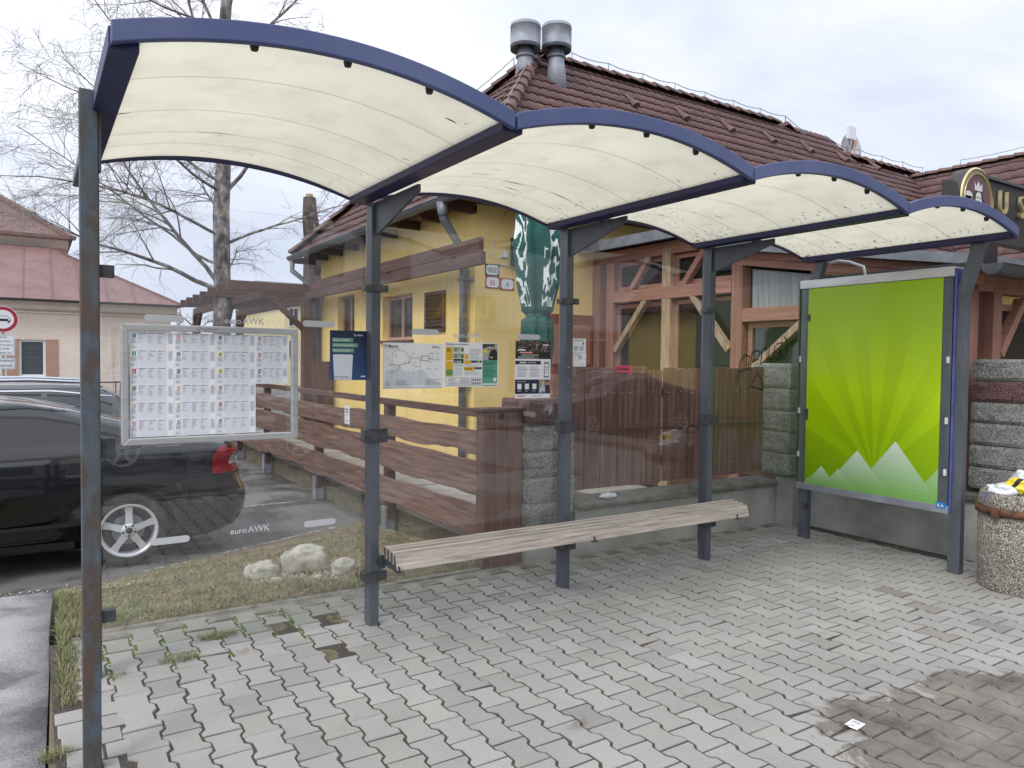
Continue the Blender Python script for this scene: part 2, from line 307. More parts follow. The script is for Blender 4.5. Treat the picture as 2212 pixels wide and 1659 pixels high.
# ------------------------------------------------------------------ mesh builder
class MB:
    def __init__(s): s.v = []; s.f = []; s.c = []; s.mi = []; s.sm = []
    def face(s, idx, col=(1, 1, 1), mi=0, sm=False): s.f.append(tuple(idx)); s.c.append(col); s.mi.append(mi); s.sm.append(sm)
    def add(s, vs, fs, col=(1, 1, 1), mi=0, sm=False):
        b = len(s.v); s.v += [tuple(q) for q in vs]
        for f in fs: s.face([b+i for i in f], col, mi, sm)
        return b
    def box(s, x0, x1, y0, y1, z0, z1, col=(1, 1, 1), mi=0):
        s.add([(x0, y0, z0), (x1, y0, z0), (x1, y1, z0), (x0, y1, z0), (x0, y0, z1), (x1, y0, z1), (x1, y1, z1), (x0, y1, z1)],
              [(3, 2, 1, 0), (4, 5, 6, 7), (0, 1, 5, 4), (1, 2, 6, 5), (2, 3, 7, 6), (3, 0, 4, 7)], col, mi)
        return s
    def beam(s, p0, p1, w, h, up=(0, 0, 1), col=(1, 1, 1), mi=0):
        p0, p1 = Vector(p0), Vector(p1); d = (p1-p0).normalized(); a = d.cross(Vector(up))
        if a.length < 1e-4: a = d.cross(Vector((1, 0, 0)))
        a.normalize(); b = a.cross(d); vs = []
        for p in (p0, p1):
            for sa, sb in ((-1, -1), (1, -1), (1, 1), (-1, 1)): vs.append(p+a*sa*w/2+b*sb*h/2)
        s.add(vs, [(0, 1, 2, 3), (7, 6, 5, 4), (0, 4, 5, 1), (1, 5, 6, 2), (2, 6, 7, 3), (3, 7, 4, 0)], col, mi); return s
    def tube(s, path, rad, n=8, caps=True, col=(1, 1, 1), mi=0, sm=True):
        path = [Vector(p) for p in path]; rs = rad if isinstance(rad, (list, tuple)) else [rad]*len(path)
        b = len(s.v); a = None
        for i, p in enumerate(path):
            d = (path[min(i+1, len(path)-1)]-path[max(i-1, 0)]).normalized()
            if a is None:
                a = d.cross(Vector((0, 0, 1)));
                if a.length < 1e-3: a = d.cross(Vector((1, 0, 0)))
            else: a = a - d*a.dot(d)
            a.normalize(); c = d.cross(a)
            for k in range(n):
                t = 2*math.pi*k/n; s.v.append(tuple(p+(a*math.cos(t)+c*math.sin(t))*rs[i]))
        for i in range(len(path)-1):
            for k in range(n): s.face((b+i*n+k, b+i*n+(k+1) % n, b+(i+1)*n+(k+1) % n, b+(i+1)*n+k), col, mi, sm)
        if caps: s.face([b+k for k in reversed(range(n))], col, mi); s.face([b+(len(path)-1)*n+k for k in range(n)], col, mi)
        return s
    def lathe(s, prof, c=(0, 0, 0), n=24, axis='Z', col=(1, 1, 1), mi=0, sm=True, ngon_caps=True):
        b = len(s.v)
        for r, h in prof:
            for k in range(n):
                t = 2*math.pi*k/n; q = (r*math.cos(t), r*math.sin(t), h)
                if axis == 'Y': q = (q[0], q[2], q[1])
                if axis == 'X': q = (q[2], q[0], q[1])
                s.v.append((q[0]+c[0], q[1]+c[1], q[2]+c[2]))
        for i in range(len(prof)-1):
            for k in range(n): s.face((b+i*n+k, b+i*n+(k+1) % n, b+(i+1)*n+(k+1) % n, b+(i+1)*n+k), col, mi, sm)
        if ngon_caps:
            if prof[0][0] > 1e-6: s.face([b+k for k in reversed(range(n))], col, mi)
            if prof[-1][0] > 1e-6: s.face([b+(len(prof)-1)*n+k for k in range(n)], col, mi)
        return s
    def prism(s, poly, axis, a, bb, col=(1, 1, 1), mi=0):
        """poly: 2D points, extruded along axis from a to bb (axis X: (y,z), Y: (x,z), Z: (x,y))."""
        def P(q, h): return (h, q[0], q[1]) if axis == 'X' else ((q[0], h, q[1]) if axis == 'Y' else (q[0], q[1], h))
        n = len(poly); vs = [P(q, a) for q in poly]+[P(q, bb) for q in poly]
        s.add(vs, [tuple(range(n)), tuple(reversed(range(n, 2*n)))]+[(i, i+n, (i+1) % n+n, (i+1) % n) for i in range(n)], col, mi); return s
def build_each(name, mb, mat, parent=None, **k):
    n = len(mb.v); par = list(range(n))
    def find(i):
        while par[i] != i: par[i] = par[par[i]]; i = par[i]
        return i
    for f in mb.f:
        r0 = find(f[0])
        for i in f[1:]: par[find(i)] = r0
    groups = {}
    for fi, f in enumerate(mb.f): groups.setdefault(find(f[0]), []).append(fi)
    outl = []
    for fl in groups.values():
        q = MB(); mp = {}
        for fi in fl:
            for i in mb.f[fi]:
                if i not in mp: mp[i] = len(q.v); q.v.append(mb.v[i])
            q.face([mp[i] for i in mb.f[fi]], mb.c[fi], mb.mi[fi], mb.sm[fi])
        outl.append(build(name, q, mat, parent, **k))
    return outl
def base_of(p):
    o = Vector((0, 0, 0))
    while p is not None: o += p.location; p = p.parent
    return o
def build(name, mb, mat, parent=None, bevel=0, loc=None, fix=True, label=None, shade=False):
    me = bpy.data.meshes.new(name); off = base_of(parent)
    if loc is not None: off = Vector(loc)
    vs = [(x-off.x, y-off.y, z-off.z) for x, y, z in mb.v]
    me.from_pydata(vs, [], mb.f)
    mats = mat if isinstance(mat, (list, tuple)) else [mat]
    for q in mats: me.materials.append(M[q] if isinstance(q, str) else q)
    if any(mb.mi): me.polygons.foreach_set('material_index', mb.mi)
    me.polygons.foreach_set('use_smooth', [bool(x) or shade for x in mb.sm])
    if any(c != (1, 1, 1) for c in mb.c) or any(q in ('rooftile', 'paver', 'print', 'gloss_print', 'canopy') for q in mats if isinstance(q, str)):
        at = me.color_attributes.new('Col', 'FLOAT_COLOR', 'CORNER'); arr = []
        for poly, c in zip(me.polygons, mb.c):
            arr += [c[0], c[1], c[2], 1.0]*poly.loop_total
        at.data.foreach_set('color', arr)
    if fix:
        bm = bmesh.new(); bm.from_mesh(me); bmesh.ops.recalc_face_normals(bm, faces=bm.faces); bm.to_mesh(me); bm.free()
    me.update(); o = bpy.data.objects.new(name, me); S.collection.objects.link(o)
    if parent is not None: o.parent = parent
    if loc is not None: o.location = Vector(loc)-base_of(parent)
    if bevel:
        b = o.modifiers.new('bevel', 'BEVEL'); b.width = bevel; b.segments = 2; b.limit_method = 'ANGLE'; b.angle_limit = R(40); b.harden_normals = False
    if label: o['label'] = label
    return o
def tag(o, label, cat, group=None):
    o['label'] = label; o['category'] = cat
    if group: o['group'] = group
    return o
def thing(name, label, cat, loc=(0, 0, 0), group=None):
    o = bpy.data.objects.new(name, None); S.collection.objects.link(o); o.location = loc; o.empty_display_size = .2
    return tag(o, label, cat, group)
def struct(name, mb, mat, kind='structure', **k):
    o = build(name, mb, mat, **k); o['kind'] = kind; return o
def dup(root, loc=None, rz=None, label=None, name=None):
    r = root.copy(); S.collection.objects.link(r)
    if loc is not None: r.location = loc
    if rz is not None: r.rotation_euler = (0, 0, rz)
    if label: r['label'] = label
    for ch in list(root.children):
        c = ch.copy(); S.collection.objects.link(c); c.parent = r
        for g in ch.children:
            d = g.copy(); S.collection.objects.link(d); d.parent = c
    return r
# ---- lettering: flat glyph outlines as mesh
_tc = {}
def glyphs(text, size, align='LEFT', bold=0.0, xs=1.0):
    key = (text, bold)
    if key not in _tc:
        cu = bpy.data.curves.new('t', 'FONT'); cu.body = text; cu.size = 1; cu.resolution_u = 3; cu.offset = bold; cu.fill_mode = 'BOTH'
        ob = bpy.data.objects.new('t', cu); S.collection.objects.link(ob); dg = bpy.context.evaluated_depsgraph_get(); dg.update()
        me = ob.evaluated_get(dg).to_mesh(); vs = [(v.co.x, v.co.y) for v in me.vertices]; fs = [tuple(p.vertices) for p in me.polygons]
        ob.evaluated_get(dg).to_mesh_clear(); bpy.data.objects.remove(ob); bpy.data.curves.remove(cu); _tc[key] = (vs, fs)
    vs, fs = _tc[key]; w = max([v[0] for v in vs] or [0])-min([v[0] for v in vs] or [0]); x0 = min([v[0] for v in vs] or [0])
    dx = -x0 - (0 if align == 'LEFT' else (w/2 if align == 'CENTER' else w))
    return [((x+dx)*size*xs, y*size) for x, y in vs], fs, w*size*xs
class Board:
    """flat printed sheet; local axes: origin o, right r, up u, towards viewer n (all Vectors)."""
    def __init__(s, o, r, u, n): s.o, s.r, s.u, s.n = Vector(o), Vector(r), Vector(u), Vector(n); s.mb = MB(); s.k = 0
    def P(s, x, y, h): return s.o+s.r*x+s.u*y+s.n*h
    def rect(s, x0, y0, x1, y1, col, lay=1): s.poly([(x0, y0), (x1, y0), (x1, y1), (x0, y1)], col, lay)
    def poly(s, pts, col, lay=1): s.mb.add([s.P(x, y, lay*.0006) for x, y in pts], [tuple(range(len(pts)))], col)
    def grad(s, x0, y0, x1, y1, c0, c1, lay=1, n=10):
        for i in range(n):
            t = (i+.5)/n; s.rect(x0, y0+(y1-y0)*i/n, x1, y0+(y1-y0)*(i+1)/n, tuple(a+(b-a)*t for a, b in zip(c0, c1)), lay)
    def text(s, t, x, y, size, col, align='LEFT', lay=3, bold=0.0, xs=1.0):
        vs, fs, w = glyphs(t, size, align, bold, xs); s.mb.add([s.P(x+a, y+b, lay*.0006) for a, b in vs], fs, col); return w
    def disc(s, x, y, r, col, lay=1, n=28, ry=None): s.poly([(x+r*math.cos(2*math.pi*i/n), y+(ry or r)*math.sin(2*math.pi*i/n)) for i in range(n)], col, lay)
    def line(s, pts, w, col, lay=2):
        for (x0, y0), (x1, y1) in zip(pts, pts[1:]):
            d = Vector((x1-x0, y1-y0));
            if d.length < 1e-9: continue
            d.normalize(); q = Vector((-d.y, d.x))*w/2
            s.poly([(x0+q.x, y0+q.y), (x0-q.x, y0-q.y), (x1-q.x, y1-q.y), (x1+q.x, y1+q.y)], col, lay)
    def greek(s, x0, y0, x1, y1, rows, col, lay=2, fill=.5, ragged=.35):
        h = (y1-y0)/rows
        for i in range(rows): s.rect(x0, y1-(i+.5+fill/2)*h, x1-(x1-x0)*ragged*rnd.random(), y1-(i+.5-fill/2)*h, col, lay)
    def slab(s, w, h, col, th=.003):
        v = [s.P(x, y, z) for z in (-th, 0) for x, y in ((0, 0), (w, 0), (w, h), (0, h))]
        s.mb.add(v, [(3, 2, 1, 0), (4, 5, 6, 7), (0, 1, 5, 4), (1, 2, 6, 5), (2, 3, 7, 6), (3, 0, 4, 7)], col)
    def build(s, name, parent=None, mat='print', loc=None, **k): return build(name, s.mb, mat, parent, fix=False, loc=loc, **k)
W_, K_ = lin((236, 238, 242)), lin((30, 32, 36))
# ================================================================== GROUND
g = MB(); n = 30
def lotz(x, y): return -.2
mbg = MB(); mbg.add([(-600, -600, -.2), (600, -600, -.2), (600, 600, -.2), (-600, 600, -.2)], [(0, 1, 2, 3)])
struct('ground', mbg, 'asphalt')
q = MB(); q.box(-.205, 7.6, -4.9, .60, -.19, -.0024); struct('pavement_bed', q, 'grit')
q = MB()
nx, ny = 16, 14
for j in range(ny+1):
    for i in range(nx+1):
        y = -5+6.75*j/ny; x = -3.4+(3.4-.245+.026*(y+1))*i/nx; e = .008*noise.noise((x*2, y*2, 0))
        q.v.append((x + (.03*noise.noise((0, y*6, 3)) if i == nx else 0), y, -.012+e))
for j in range(ny):
    for i in range(nx): a = j*(nx+1)+i; q.face((a, a+1, a+nx+2, a+nx+1), sm=True)
b0 = len(q.v)
for j in range(ny+1):
    p = q.v[j*(nx+1)+nx]; q.v.append((p[0]+.015, p[1], -.19))
for j in range(ny): a = j*(nx+1)+nx; q.face((a, b0+j, b0+j+1, a+nx+1))
for i in range(nx+1):
    p = q.v[ny*(nx+1)+i]; q.v.append((p[0], p[1]+.2, -.19))
for i in range(nx): a = ny*(nx+1)+i; c = b0+ny+1+i; q.face((a, a+1, c+1, c))
struct('asphalt_path', q, 'asphalt_path')
# street behind the camera: kerb and carriageway
q = MB(); q.box(-30, 40, -5.05, -4.9, -.19, -.005); struct('road_kerb', q, 'kerb', bevel=.01)
q = MB(); q.add([(-60, -24, -.13), (80, -24, -.13), (80, -5.05, -.13), (-60, -5.05, -.13)], [(0, 1, 2, 3)]); struct('road', q, 'asphalt')
q = MB(); q.box(7.6, 30, -4.9, -1.6, -.19, -.01); q.box(-30, -3.4, -4.9, 0, -.19, -.01); struct('side_pavement', q, 'concrete')
q = MB(); q.box(-30, 60, -24.9, -24, -.19, -.01); struct('far_pavement', q, 'concrete')
# lot markings
q = MB()
def strip(x0, y0, x1, y1, w):
    d = Vector((x1-x0, y1-y0)).normalized(); nn = Vector((-d.y, d.x))*w/2
    q.add([(x0+nn.x, y0+nn.y, -.196), (x0-nn.x, y0-nn.y, -.196), (x1-nn.x, y1-nn.y, -.196), (x1+nn.x, y1+nn.y, -.196)], [(0, 1, 2, 3)])
for i in range(7):
    y = 2.45+i*2.5
    if i: strip(-2.0, y, 2.45, y+.1, .07)
    else: strip(.5, 2.62, 2.5, 3.46, .07)
struct('parking_lines', q, mk('worn_line_paint', lin((104, 102, 98)), lin((172, 170, 166)), 22, .8, lo=.44, hi=.60))
# grass verge: soil sheet sloping down to the car park
q = MB(); nx, ny = 48, 24
def soilz(x, y):
    t = min(1, max(0, (y-.72)/(1.62+.40*max(0, x)))); e = noise.noise((x*3, y*3, 5))*.018 + noise.noise((x*9, y*9, 2))*.008
    return (-.006 - .185*t**1.5) + e*(1 if .05 < t < .95 else .3)
for j in range(ny+1):
    for i in range(nx+1):
        x, y = -.165+2.945*i/nx, 0; y = .70+(1.72+.40*max(0, x))*j/ny
        q.v.append((x, y, soilz(x, y)))
for j in range(ny):
    for i in range(nx): a = j*(nx+1)+i; q.face((a, a+1, a+nx+2, a+nx+1), sm=True)
for i in range(9):   # strip between path and pavers
    pass
struct('soil_verge', q, 'soil')
q = MB()
for i in range(14):
    y0 = -1.6+i*.17
    for sx in (0, 1): q.v.append((-.235+.026*(y0+1)+.16*sx, y0, -.010+.008*noise.noise((sx*3, y0*5, 1))))
for i in range(13): q.face((2*i, 2*i+1, 2*i+3, 2*i+2), sm=True)
struct('soil_strip', q, 'soil')
q = MB()
x = -.05
while x < 2.55:
    l = .98; yk = .645-.004*x; q.box(x, min(x+l, 2.6)-.006, yk, yk+.06, -.15, .012+.008*rnd.uniform(-1, 1)); x += l
struct('edging_kerb', q, 'kerb', bevel=.008)

# pavers: interlocking double-T blocks
q = MB(); PX, PY = .1425, .2
ol = [(-.0774, -.0948), (.0774, -.0948), (.0774, -.067), (.0556, -.041), (.0556, .041), (.0774, .067), (.0774, .0948), (-.0774, .0948), (-.0774, .067), (-.0556, .041), (-.0556, -.041), (-.0774, -.067)]
missing = [(1.32, .18), (.93, .25), (1.05, -.32)]
pav_n = 0
for ci in range(0, 54):
    x = -.17+ci*PX
    for ri in range(-24, 4):
        y = ri*PY+(PY/2 if ci % 2 else 0)
        if y > .58 or y < -4.75 or (x > 6.05 and y > -1.2): continue
        if x < -.14 and y > -.25: continue
        if x < .085 and -1.02 < y < -.33: continue
        if x < .03 and y <= -1.02 and y > -1.35: continue
        if any((x-a)**2+(y-b)**2 < .075**2 for a, b in missing): continue
        # blocks lie rough beside the old post, flatter elsewhere
        k = 1.0+2.2*max(0, 1-(x+.2)/1.3)*(1 if y > -1.9 else .5)
        dz = rnd.gauss(0, .0018)*k; tx, ty = rnd.gauss(0, .007)*k, rnd.gauss(0, .007)*k; rz = rnd.gauss(0, .008)*k
        if abs(x-.55) < .08 and abs(y+.72) < .11: dz += .010; tx = -.03
        if abs(x-.98) < .08 and abs(y+.62) < .11: dz += .006; tx = -.02
        dz = abs(dz)*.8+.0002; tx = max(-.013, min(.013, tx)); ty = max(-.013, min(.013, ty)); sh = rnd.uniform(.965, 1.02)
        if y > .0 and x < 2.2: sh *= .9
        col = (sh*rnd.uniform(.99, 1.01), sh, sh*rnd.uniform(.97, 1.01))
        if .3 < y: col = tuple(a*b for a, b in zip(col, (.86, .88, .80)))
        if rnd.random() < .012: col = tuple(a*.82 for a in col)
        if 3.0 < x < 4.9 and -2.1 < y < -1.1 and rnd.random() < .10: col = tuple(a*b for a, b in zip(col, (.76, .73, .69)))
        c, s_ = math.cos(rz), math.sin(rz); b = len(q.v); m12 = len(ol); chip = rnd.randrange(12) if rnd.random() < .16 else -1; jit = [(rnd.gauss(0, .0008), rnd.gauss(0, .0008)) for _ in ol]; cd = rnd.uniform(.80, .93)
        for sc, h in ((1, -.028), (1, -.004), (.962, 0)):
            for vi, (px, py) in enumerate(ol):
                px += jit[vi][0]; py += jit[vi][1]
                if vi == chip and h > -.01: px *= cd; py *= cd
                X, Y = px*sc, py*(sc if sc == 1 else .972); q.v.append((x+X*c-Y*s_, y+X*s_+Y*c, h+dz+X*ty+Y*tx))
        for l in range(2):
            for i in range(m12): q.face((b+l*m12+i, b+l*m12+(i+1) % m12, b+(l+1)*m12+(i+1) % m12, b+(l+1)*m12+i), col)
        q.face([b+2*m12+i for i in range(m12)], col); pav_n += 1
for i in range(5):               # plain oblong slabs around the old post
    y1 = -.335-i*.136; z = rnd.uniform(-.001, .004); tl = rnd.uniform(-.012, .012); col = (rnd.uniform(.95, 1.03),)*3; w0 = -.205+.012*i
    for xa, xb in ((w0, -.06+.02*(i % 2)), (-.05+.02*(i % 2), .082)):
        bb = len(q.v)
        for sc, h in ((0, -.028), (0, -.004), (.005, 0)):
            for px, py in ((xa+sc, y1-.128+sc), (xb-sc, y1-.128+sc), (xb-sc, y1-sc), (xa+sc, y1-sc)): q.v.append((px, py+rnd.uniform(-.001, .001), h+z+tl*(px+.06)/.14))
        for l in range(2):
            for k in range(4): q.face((bb+l*4+k, bb+l*4+(k+1) % 4, bb+l*4+4+(k+1) % 4, bb+l*4+4+k), col)
        q.face([bb+8+k for k in range(4)], col)
struct('pavement', q, 'paver')
q = MB(); nn_ = 60
for i in range(nn_+1):           # silted strip where the blocks meet kerb and wall
    x = -.1+6.2*i/nn_; q.v += [(x, .50+.03*noise.noise((x*3, 0, 7)), -.0036+.002*noise.noise((x*8, 1, 2))), (x, .575, -.0005+.003*noise.noise((x*6, 3, 2))), (x, .655, .002)]
for i in range(nn_):
    for k in range(2): q.face((3*i+k, 3*i+3+k, 3*i+4+k, 3*i+1+k), sm=True)
struct('silt_strip', q, 'kerb', fix=False)
q = MB()
for cxx, cyy, rx, ry in [(a_, b_, .115, .14) for a_, b_ in missing]+[(-.09, -1.13, .13, .15), (-.06, .05, .12, .4)]:
    bb = len(q.v)
    for rr in (0, .5, 1):
        for k in range(14):
            t = 2*math.pi*k/14; e = 1+.25*noise.noise((cxx*9+math.cos(t)*2, cyy*9+math.sin(t)*2, 1)); q.v.append((cxx+rx*rr*e*math.cos(t), cyy+ry*rr*e*math.sin(t), (-.0045 if rr == 1 else .0)-.001+.002*noise.noise((cxx+t, rr*3, 0))))
    for l in range(2):
        for k in range(14): q.face((bb+l*14+k, bb+l*14+(k+1) % 14, bb+l*14+14+(k+1) % 14, bb+l*14+14+k), sm=True)
struct('soil_patches', q, 'soil', kind='stuff', fix=False)
# grit and crumbs in the joints and on top
q = MB()
def crumb(x, y, z, r):
    a = rnd.random()*6.28; vs = []
    for k in range(4): t = a+k*1.57; vs.append((x+r*math.cos(t)*rnd.uniform(.6, 1.1), y+r*math.sin(t)*rnd.uniform(.6, 1.1), z-r*.3))
    vs.append((x, y, z+r*.75)); b = len(q.v); q.v += vs
    for k in range(4): q.face((b+k, b+(k+1) % 4, b+4))
for i in range(2600): crumb(rnd.uniform(-.25, 5.6), rnd.uniform(-3.3, .55), rnd.uniform(-.003, .001), rnd.uniform(.0014, .0033))
for i in range(700): crumb(rnd.uniform(2.0, 4.2), rnd.uniform(-3.2, -1.8), .004, rnd.uniform(.0012, .003))
struct('joint_crumbs', q, 'pebble', kind='stuff')
# damp mud washed over the pavers
q = MB(); cx, cy = 3.35, -2.75; nr, na = 9, 72
for j in range(nr+1):
    for k in range(na):
        t = 2*math.pi*k/na; rr = 1+.22*noise.noise((math.cos(t)*1.6, math.sin(t)*1.6, 3))+.10*noise.noise((math.cos(t)*5, math.sin(t)*5, 8))
        f = j/nr; rx, ry = 1.22*rr*f, .66*rr*f
        X, Y = cx+rx*math.cos(t)*.94+ry*math.sin(t)*.33, cy+ry*math.sin(t)*.94-rx*math.cos(t)*.10
        q.v.append((X+.2, Y-.1, .0030*(1-f**2)-.0040+.002*noise.noise((X*4, Y*4, 0))))
for j in range(nr):
    for k in range(na): q.face((j*na+k, j*na+(k+1) % na, (j+1)*na+(k+1) % na, (j+1)*na+k), sm=True)
struct('mud_patch', q, 'mud', kind='stuff')

# grass blades
def blade(q, x, y, z, h, wd, lean):
    a = rnd.random()*6.28; dx, dy = math.cos(a), math.sin(a); bx, by = -dy*wd/2, dx*wd/2; l1, l2 = h*lean*.3, h*lean
    q.add([(x+bx, y+by, z), (x-bx, y-by, z), (x+dx*l1-bx*.7, y+dy*l1-by*.7, z+h*.55), (x+dx*l1+bx*.7, y+dy*l1+by*.7, z+h*.55), (x+dx*l2, y+dy*l2, z+h*(1-.25*lean))],
          [(0, 1, 2, 3), (3, 2, 4)])
q = MB(); cnt = 0
while cnt < 19000:
    x = rnd.uniform(-.16, 2.72); y = .71+(1.52+.38*max(0, x))*rnd.random(); d = noise.noise((x*2.2, y*2.2, 9))*.5+.5+.35*noise.noise((x*7, y*7, 4))
    d *= 1.15-.35*(y-.7)/(1.5+.4*max(0, x))
    if x > 1.0 and y > 1.0: d *= .6
    if math.hypot(x-1.55, (y-1.5)*1.2) < .42: d *= .25
    if rnd.random() > d: continue
    blade(q, x, y, soilz(x, y)-.004, rnd.uniform(.02, .05)+max(0, .06*noise.noise((x*4, y*4, 33))), rnd.uniform(.002, .0042), rnd.uniform(.5, 2.4)); cnt += 1
for i in range(46):          # taller tufts
    cxx, cyy = rnd.uniform(-.05, 2.5), .74+abs(rnd.gauss(0, .45))
    if cyy > 2.1: continue
    for j in range(rnd.randint(20, 46)): x, y = rnd.gauss(cxx, .035), max(.712, rnd.gauss(cyy, .03)); blade(q, x, y, soilz(x, y)-.004, rnd.uniform(.04, .105), rnd.uniform(.0022, .0045), rnd.uniform(.3, 1.6))
for i in range(2600):       # lusher strip along the path edge
    y = rnd.uniform(-.3, 1.6); x = -.20+.026*(y+1)+abs(rnd.gauss(0, .045))
    if y < .1 and rnd.random() < .35: continue
    blade(q, x, y, -.02, rnd.uniform(.03, .09), rnd.uniform(.0025, .0045), rnd.uniform(.2, 1.0))
for cxx, cyy, nb, sp in ((.62, .26, 420, .085), (.37, .02, 330, .075), (1.0, .46, 120, .06), (.08, -.05, 60, .03), (5.9, -.25, 240, .2), (5.95, -.65, 160, .18), (1.28, .2, 60, .05), (-.2, -.75, 160, .05)):
    for i in range(nb):
        t = rnd.random()*6.28; rr = sp*math.sqrt(rnd.random()); blade(q, cxx+rr*math.cos(t)*1.3, cyy+rr*math.sin(t)*.7, -.008, rnd.uniform(.02, .06), rnd.uniform(.0018, .0034), rnd.uniform(.6, 1.8))
struct('grass', q, 'grass', kind='stuff')
q = MB()                     # moss cushions in the joints near the verge
for i in range(1100):
    ci = rnd.randint(0, 9); x = -.17+ci*PX+PX/2; y = rnd.uniform(-.1, .55)
    if noise.noise((ci*.7, y*2, 3)) < -.05: continue
    r = rnd.uniform(.006, .013); x += .011*(1 if int((y+1)/.1) % 2 else -1); b = len(q.v)
    for k in range(6): t = k*1.047; q.v.append((x+r*math.cos(t), y+r*1.3*math.sin(t), -.004))
    q.v.append((x, y, .004+r*.4))
    for k in range(6): q.face((b+k, b+(k+1) % 6, b+6), sm=True)
struct('moss', q, mk('joint_moss', lin((72, 96, 34)), lin((100, 118, 54)), 40, .95, bump=.8), kind='stuff')
q = MB()                     # fallen leaves and bits of straw on the verge
for i in range(3600):
    x = rnd.uniform(.0, 2.7); y = .75+(1.45+.38*x)*rnd.random()
    if noise.noise((x*1.7, y*1.7, 21)) < -.12: continue
    z = soilz(x, y)+rnd.uniform(.004, .025); a = rnd.random()*6.28; l, ww = rnd.uniform(.008, .022), rnd.uniform(.005, .013); c, s_ = math.cos(a), math.sin(a); tl = rnd.uniform(-.4, .4)
    q.add([(x-l*c, y-l*s_, z-l*tl), (x+ww*s_, y-ww*c, z), (x+l*c, y+l*s_, z+l*tl), (x-ww*s_, y+ww*c, z+.003)], [(0, 1, 2, 3)])
struct('leaf_litter', q, mk('dry_leaves', lin((112, 84, 66)), lin((160, 132, 104)), 12, .9), kind='stuff')

# boulders and stones
def rock(name, c, r, seed, lab=None, grp=None, mat='stone', sub=4):
    bm = bmesh.new(); bmesh.ops.create_icosphere(bm, subdivisions=sub, radius=1)
    for v in bm.verts:
        p = v.co.copy(); e = 1+.22*noise.noise(p*1.1+Vector((seed, 0, 0)))+.10*noise.noise(p*2.7+Vector((0, seed, 0)))+.03*noise.noise(p*8+Vector((0, 0, seed)))
        for ax in range(3): p[ax] = math.copysign(abs(p[ax])**.74, p[ax])
        e += .10*abs(noise.noise(p*1.9+Vector((seed*3, 1, 4))))-.05+.02*noise.noise(p*16)
        v.co = Vector((p.x*r[0]*e, p.y*r[1]*e, p.z*r[2]*e))
    me = bpy.data.meshes.new(name); bm.to_mesh(me); bm.free(); me.materials.append(M[mat])
    for pl in me.polygons: pl.use_smooth = True
    o = bpy.data.objects.new(name, me); S.collection.objects.link(o); o.location = c
    if lab: tag(o, lab, 'rock', grp)
    return o
def sg(x, y, h): return (x, y, soilz(x, y)+h)
rock('boulder', sg(1.50, 1.47, .07), (.175, .115, .125), 3.3, 'largest pale rounded boulder in the grass behind the shelter', 'rocks on the verge')
rock('boulder', sg(1.16, 1.42, .05), (.12, .08, .07), 7.1, 'flat wedge boulder at the left of the largest boulder', 'rocks on the verge')
rock('boulder', sg(1.72, 1.22, .035), (.10, .06, .065), 5.6, 'small pale rock right of the largest boulder beside the shelter post', 'rocks on the verge')
rock('boulder', sg(1.20, 1.22, .012), (.045, .03, .03), 2.2, 'little white stone in front of the flat wedge boulder', 'rocks on the verge', sub=3)
rock('boulder', sg(1.48, 1.13, .010), (.04, .03, .026), 8.2, 'little pale stone in the gravel before the largest boulder', 'rocks on the verge', sub=3)
rock('boulder', sg(2.05, 1.33, .02), (.09, .055, .05), 1.2, 'dark half buried rock behind the bench end', 'rocks on the verge', sub=3)
q = MB()
for i in range(260):
    t = rnd.random()*6.28; rr = .42*math.sqrt(rnd.random()); x, y = 1.5+rr*math.cos(t)*1.1, 1.28+rr*math.sin(t)*.55; crumb(x, y, soilz(x, y)+.004, rnd.uniform(.008, .026))
for i in range(900): x, y = rnd.uniform(-1.2, .4), rnd.uniform(1.75, 2.5); crumb(x, y, -.19 if y > 2 else -.19+(2-y)*.7, rnd.uniform(.004, .012))
for i in range(300): x, y = rnd.uniform(-.6, 2.6), rnd.gauss(2.15, .12); crumb(x, y, max(-.198, soilz(x, y) if y < 2.35 else -.198), rnd.uniform(.004, .014))
struct('gravel', q, 'pebble', kind='stuff')
# litter
b = Board((2.735, -2.335, .008), (.98, .12, 0), (-.12, .98, .02), (0, 0, 1)); b.slab(.085, .06, W_, .0008)
b.rect(.05, .012, .078, .052, lin((214, 214, 216))); b.greek(.054, .014, .075, .05, 8, lin((150, 150, 154))); b.greek(.012, .02, .04, .045, 5, lin((180, 180, 186)))
tag(b.build('paper_tag', loc=(2.735, -2.335, .004)), 'small white printed paper tag lying on the damp dark pavers', 'tag')
q = MB(); q.tube([(2.735, -2.29, .01), (2.71, -2.27, .012), (2.695, -2.29, .012), (2.715, -2.30, .01), (2.738, -2.292, .01)], .0018, 5)
tag(build('tag_string', q, 'bench_end', loc=(2.72, -2.29, .01)), 'dark loop of string beside the white paper tag on the pavers', 'string')
for i, (x, y, lab) in enumerate(((3.62, .22, 'white cigarette end nearest the low wall behind the bench'), (3.58, .06, 'white cigarette end left of two others below the bench'), (3.78, .10, 'white cigarette end right of two others below the bench'))):
    q = MB(); a = i*1.1; q.tube([(x, y, .007), (x+.032*math.cos(a), y+.032*math.sin(a), .007)], .0038, 7); tag(build('cigarette_end', q, 'white_pvc', loc=(x, y, .004)), lab, 'cigarette end', 'cigarette ends under the bench')

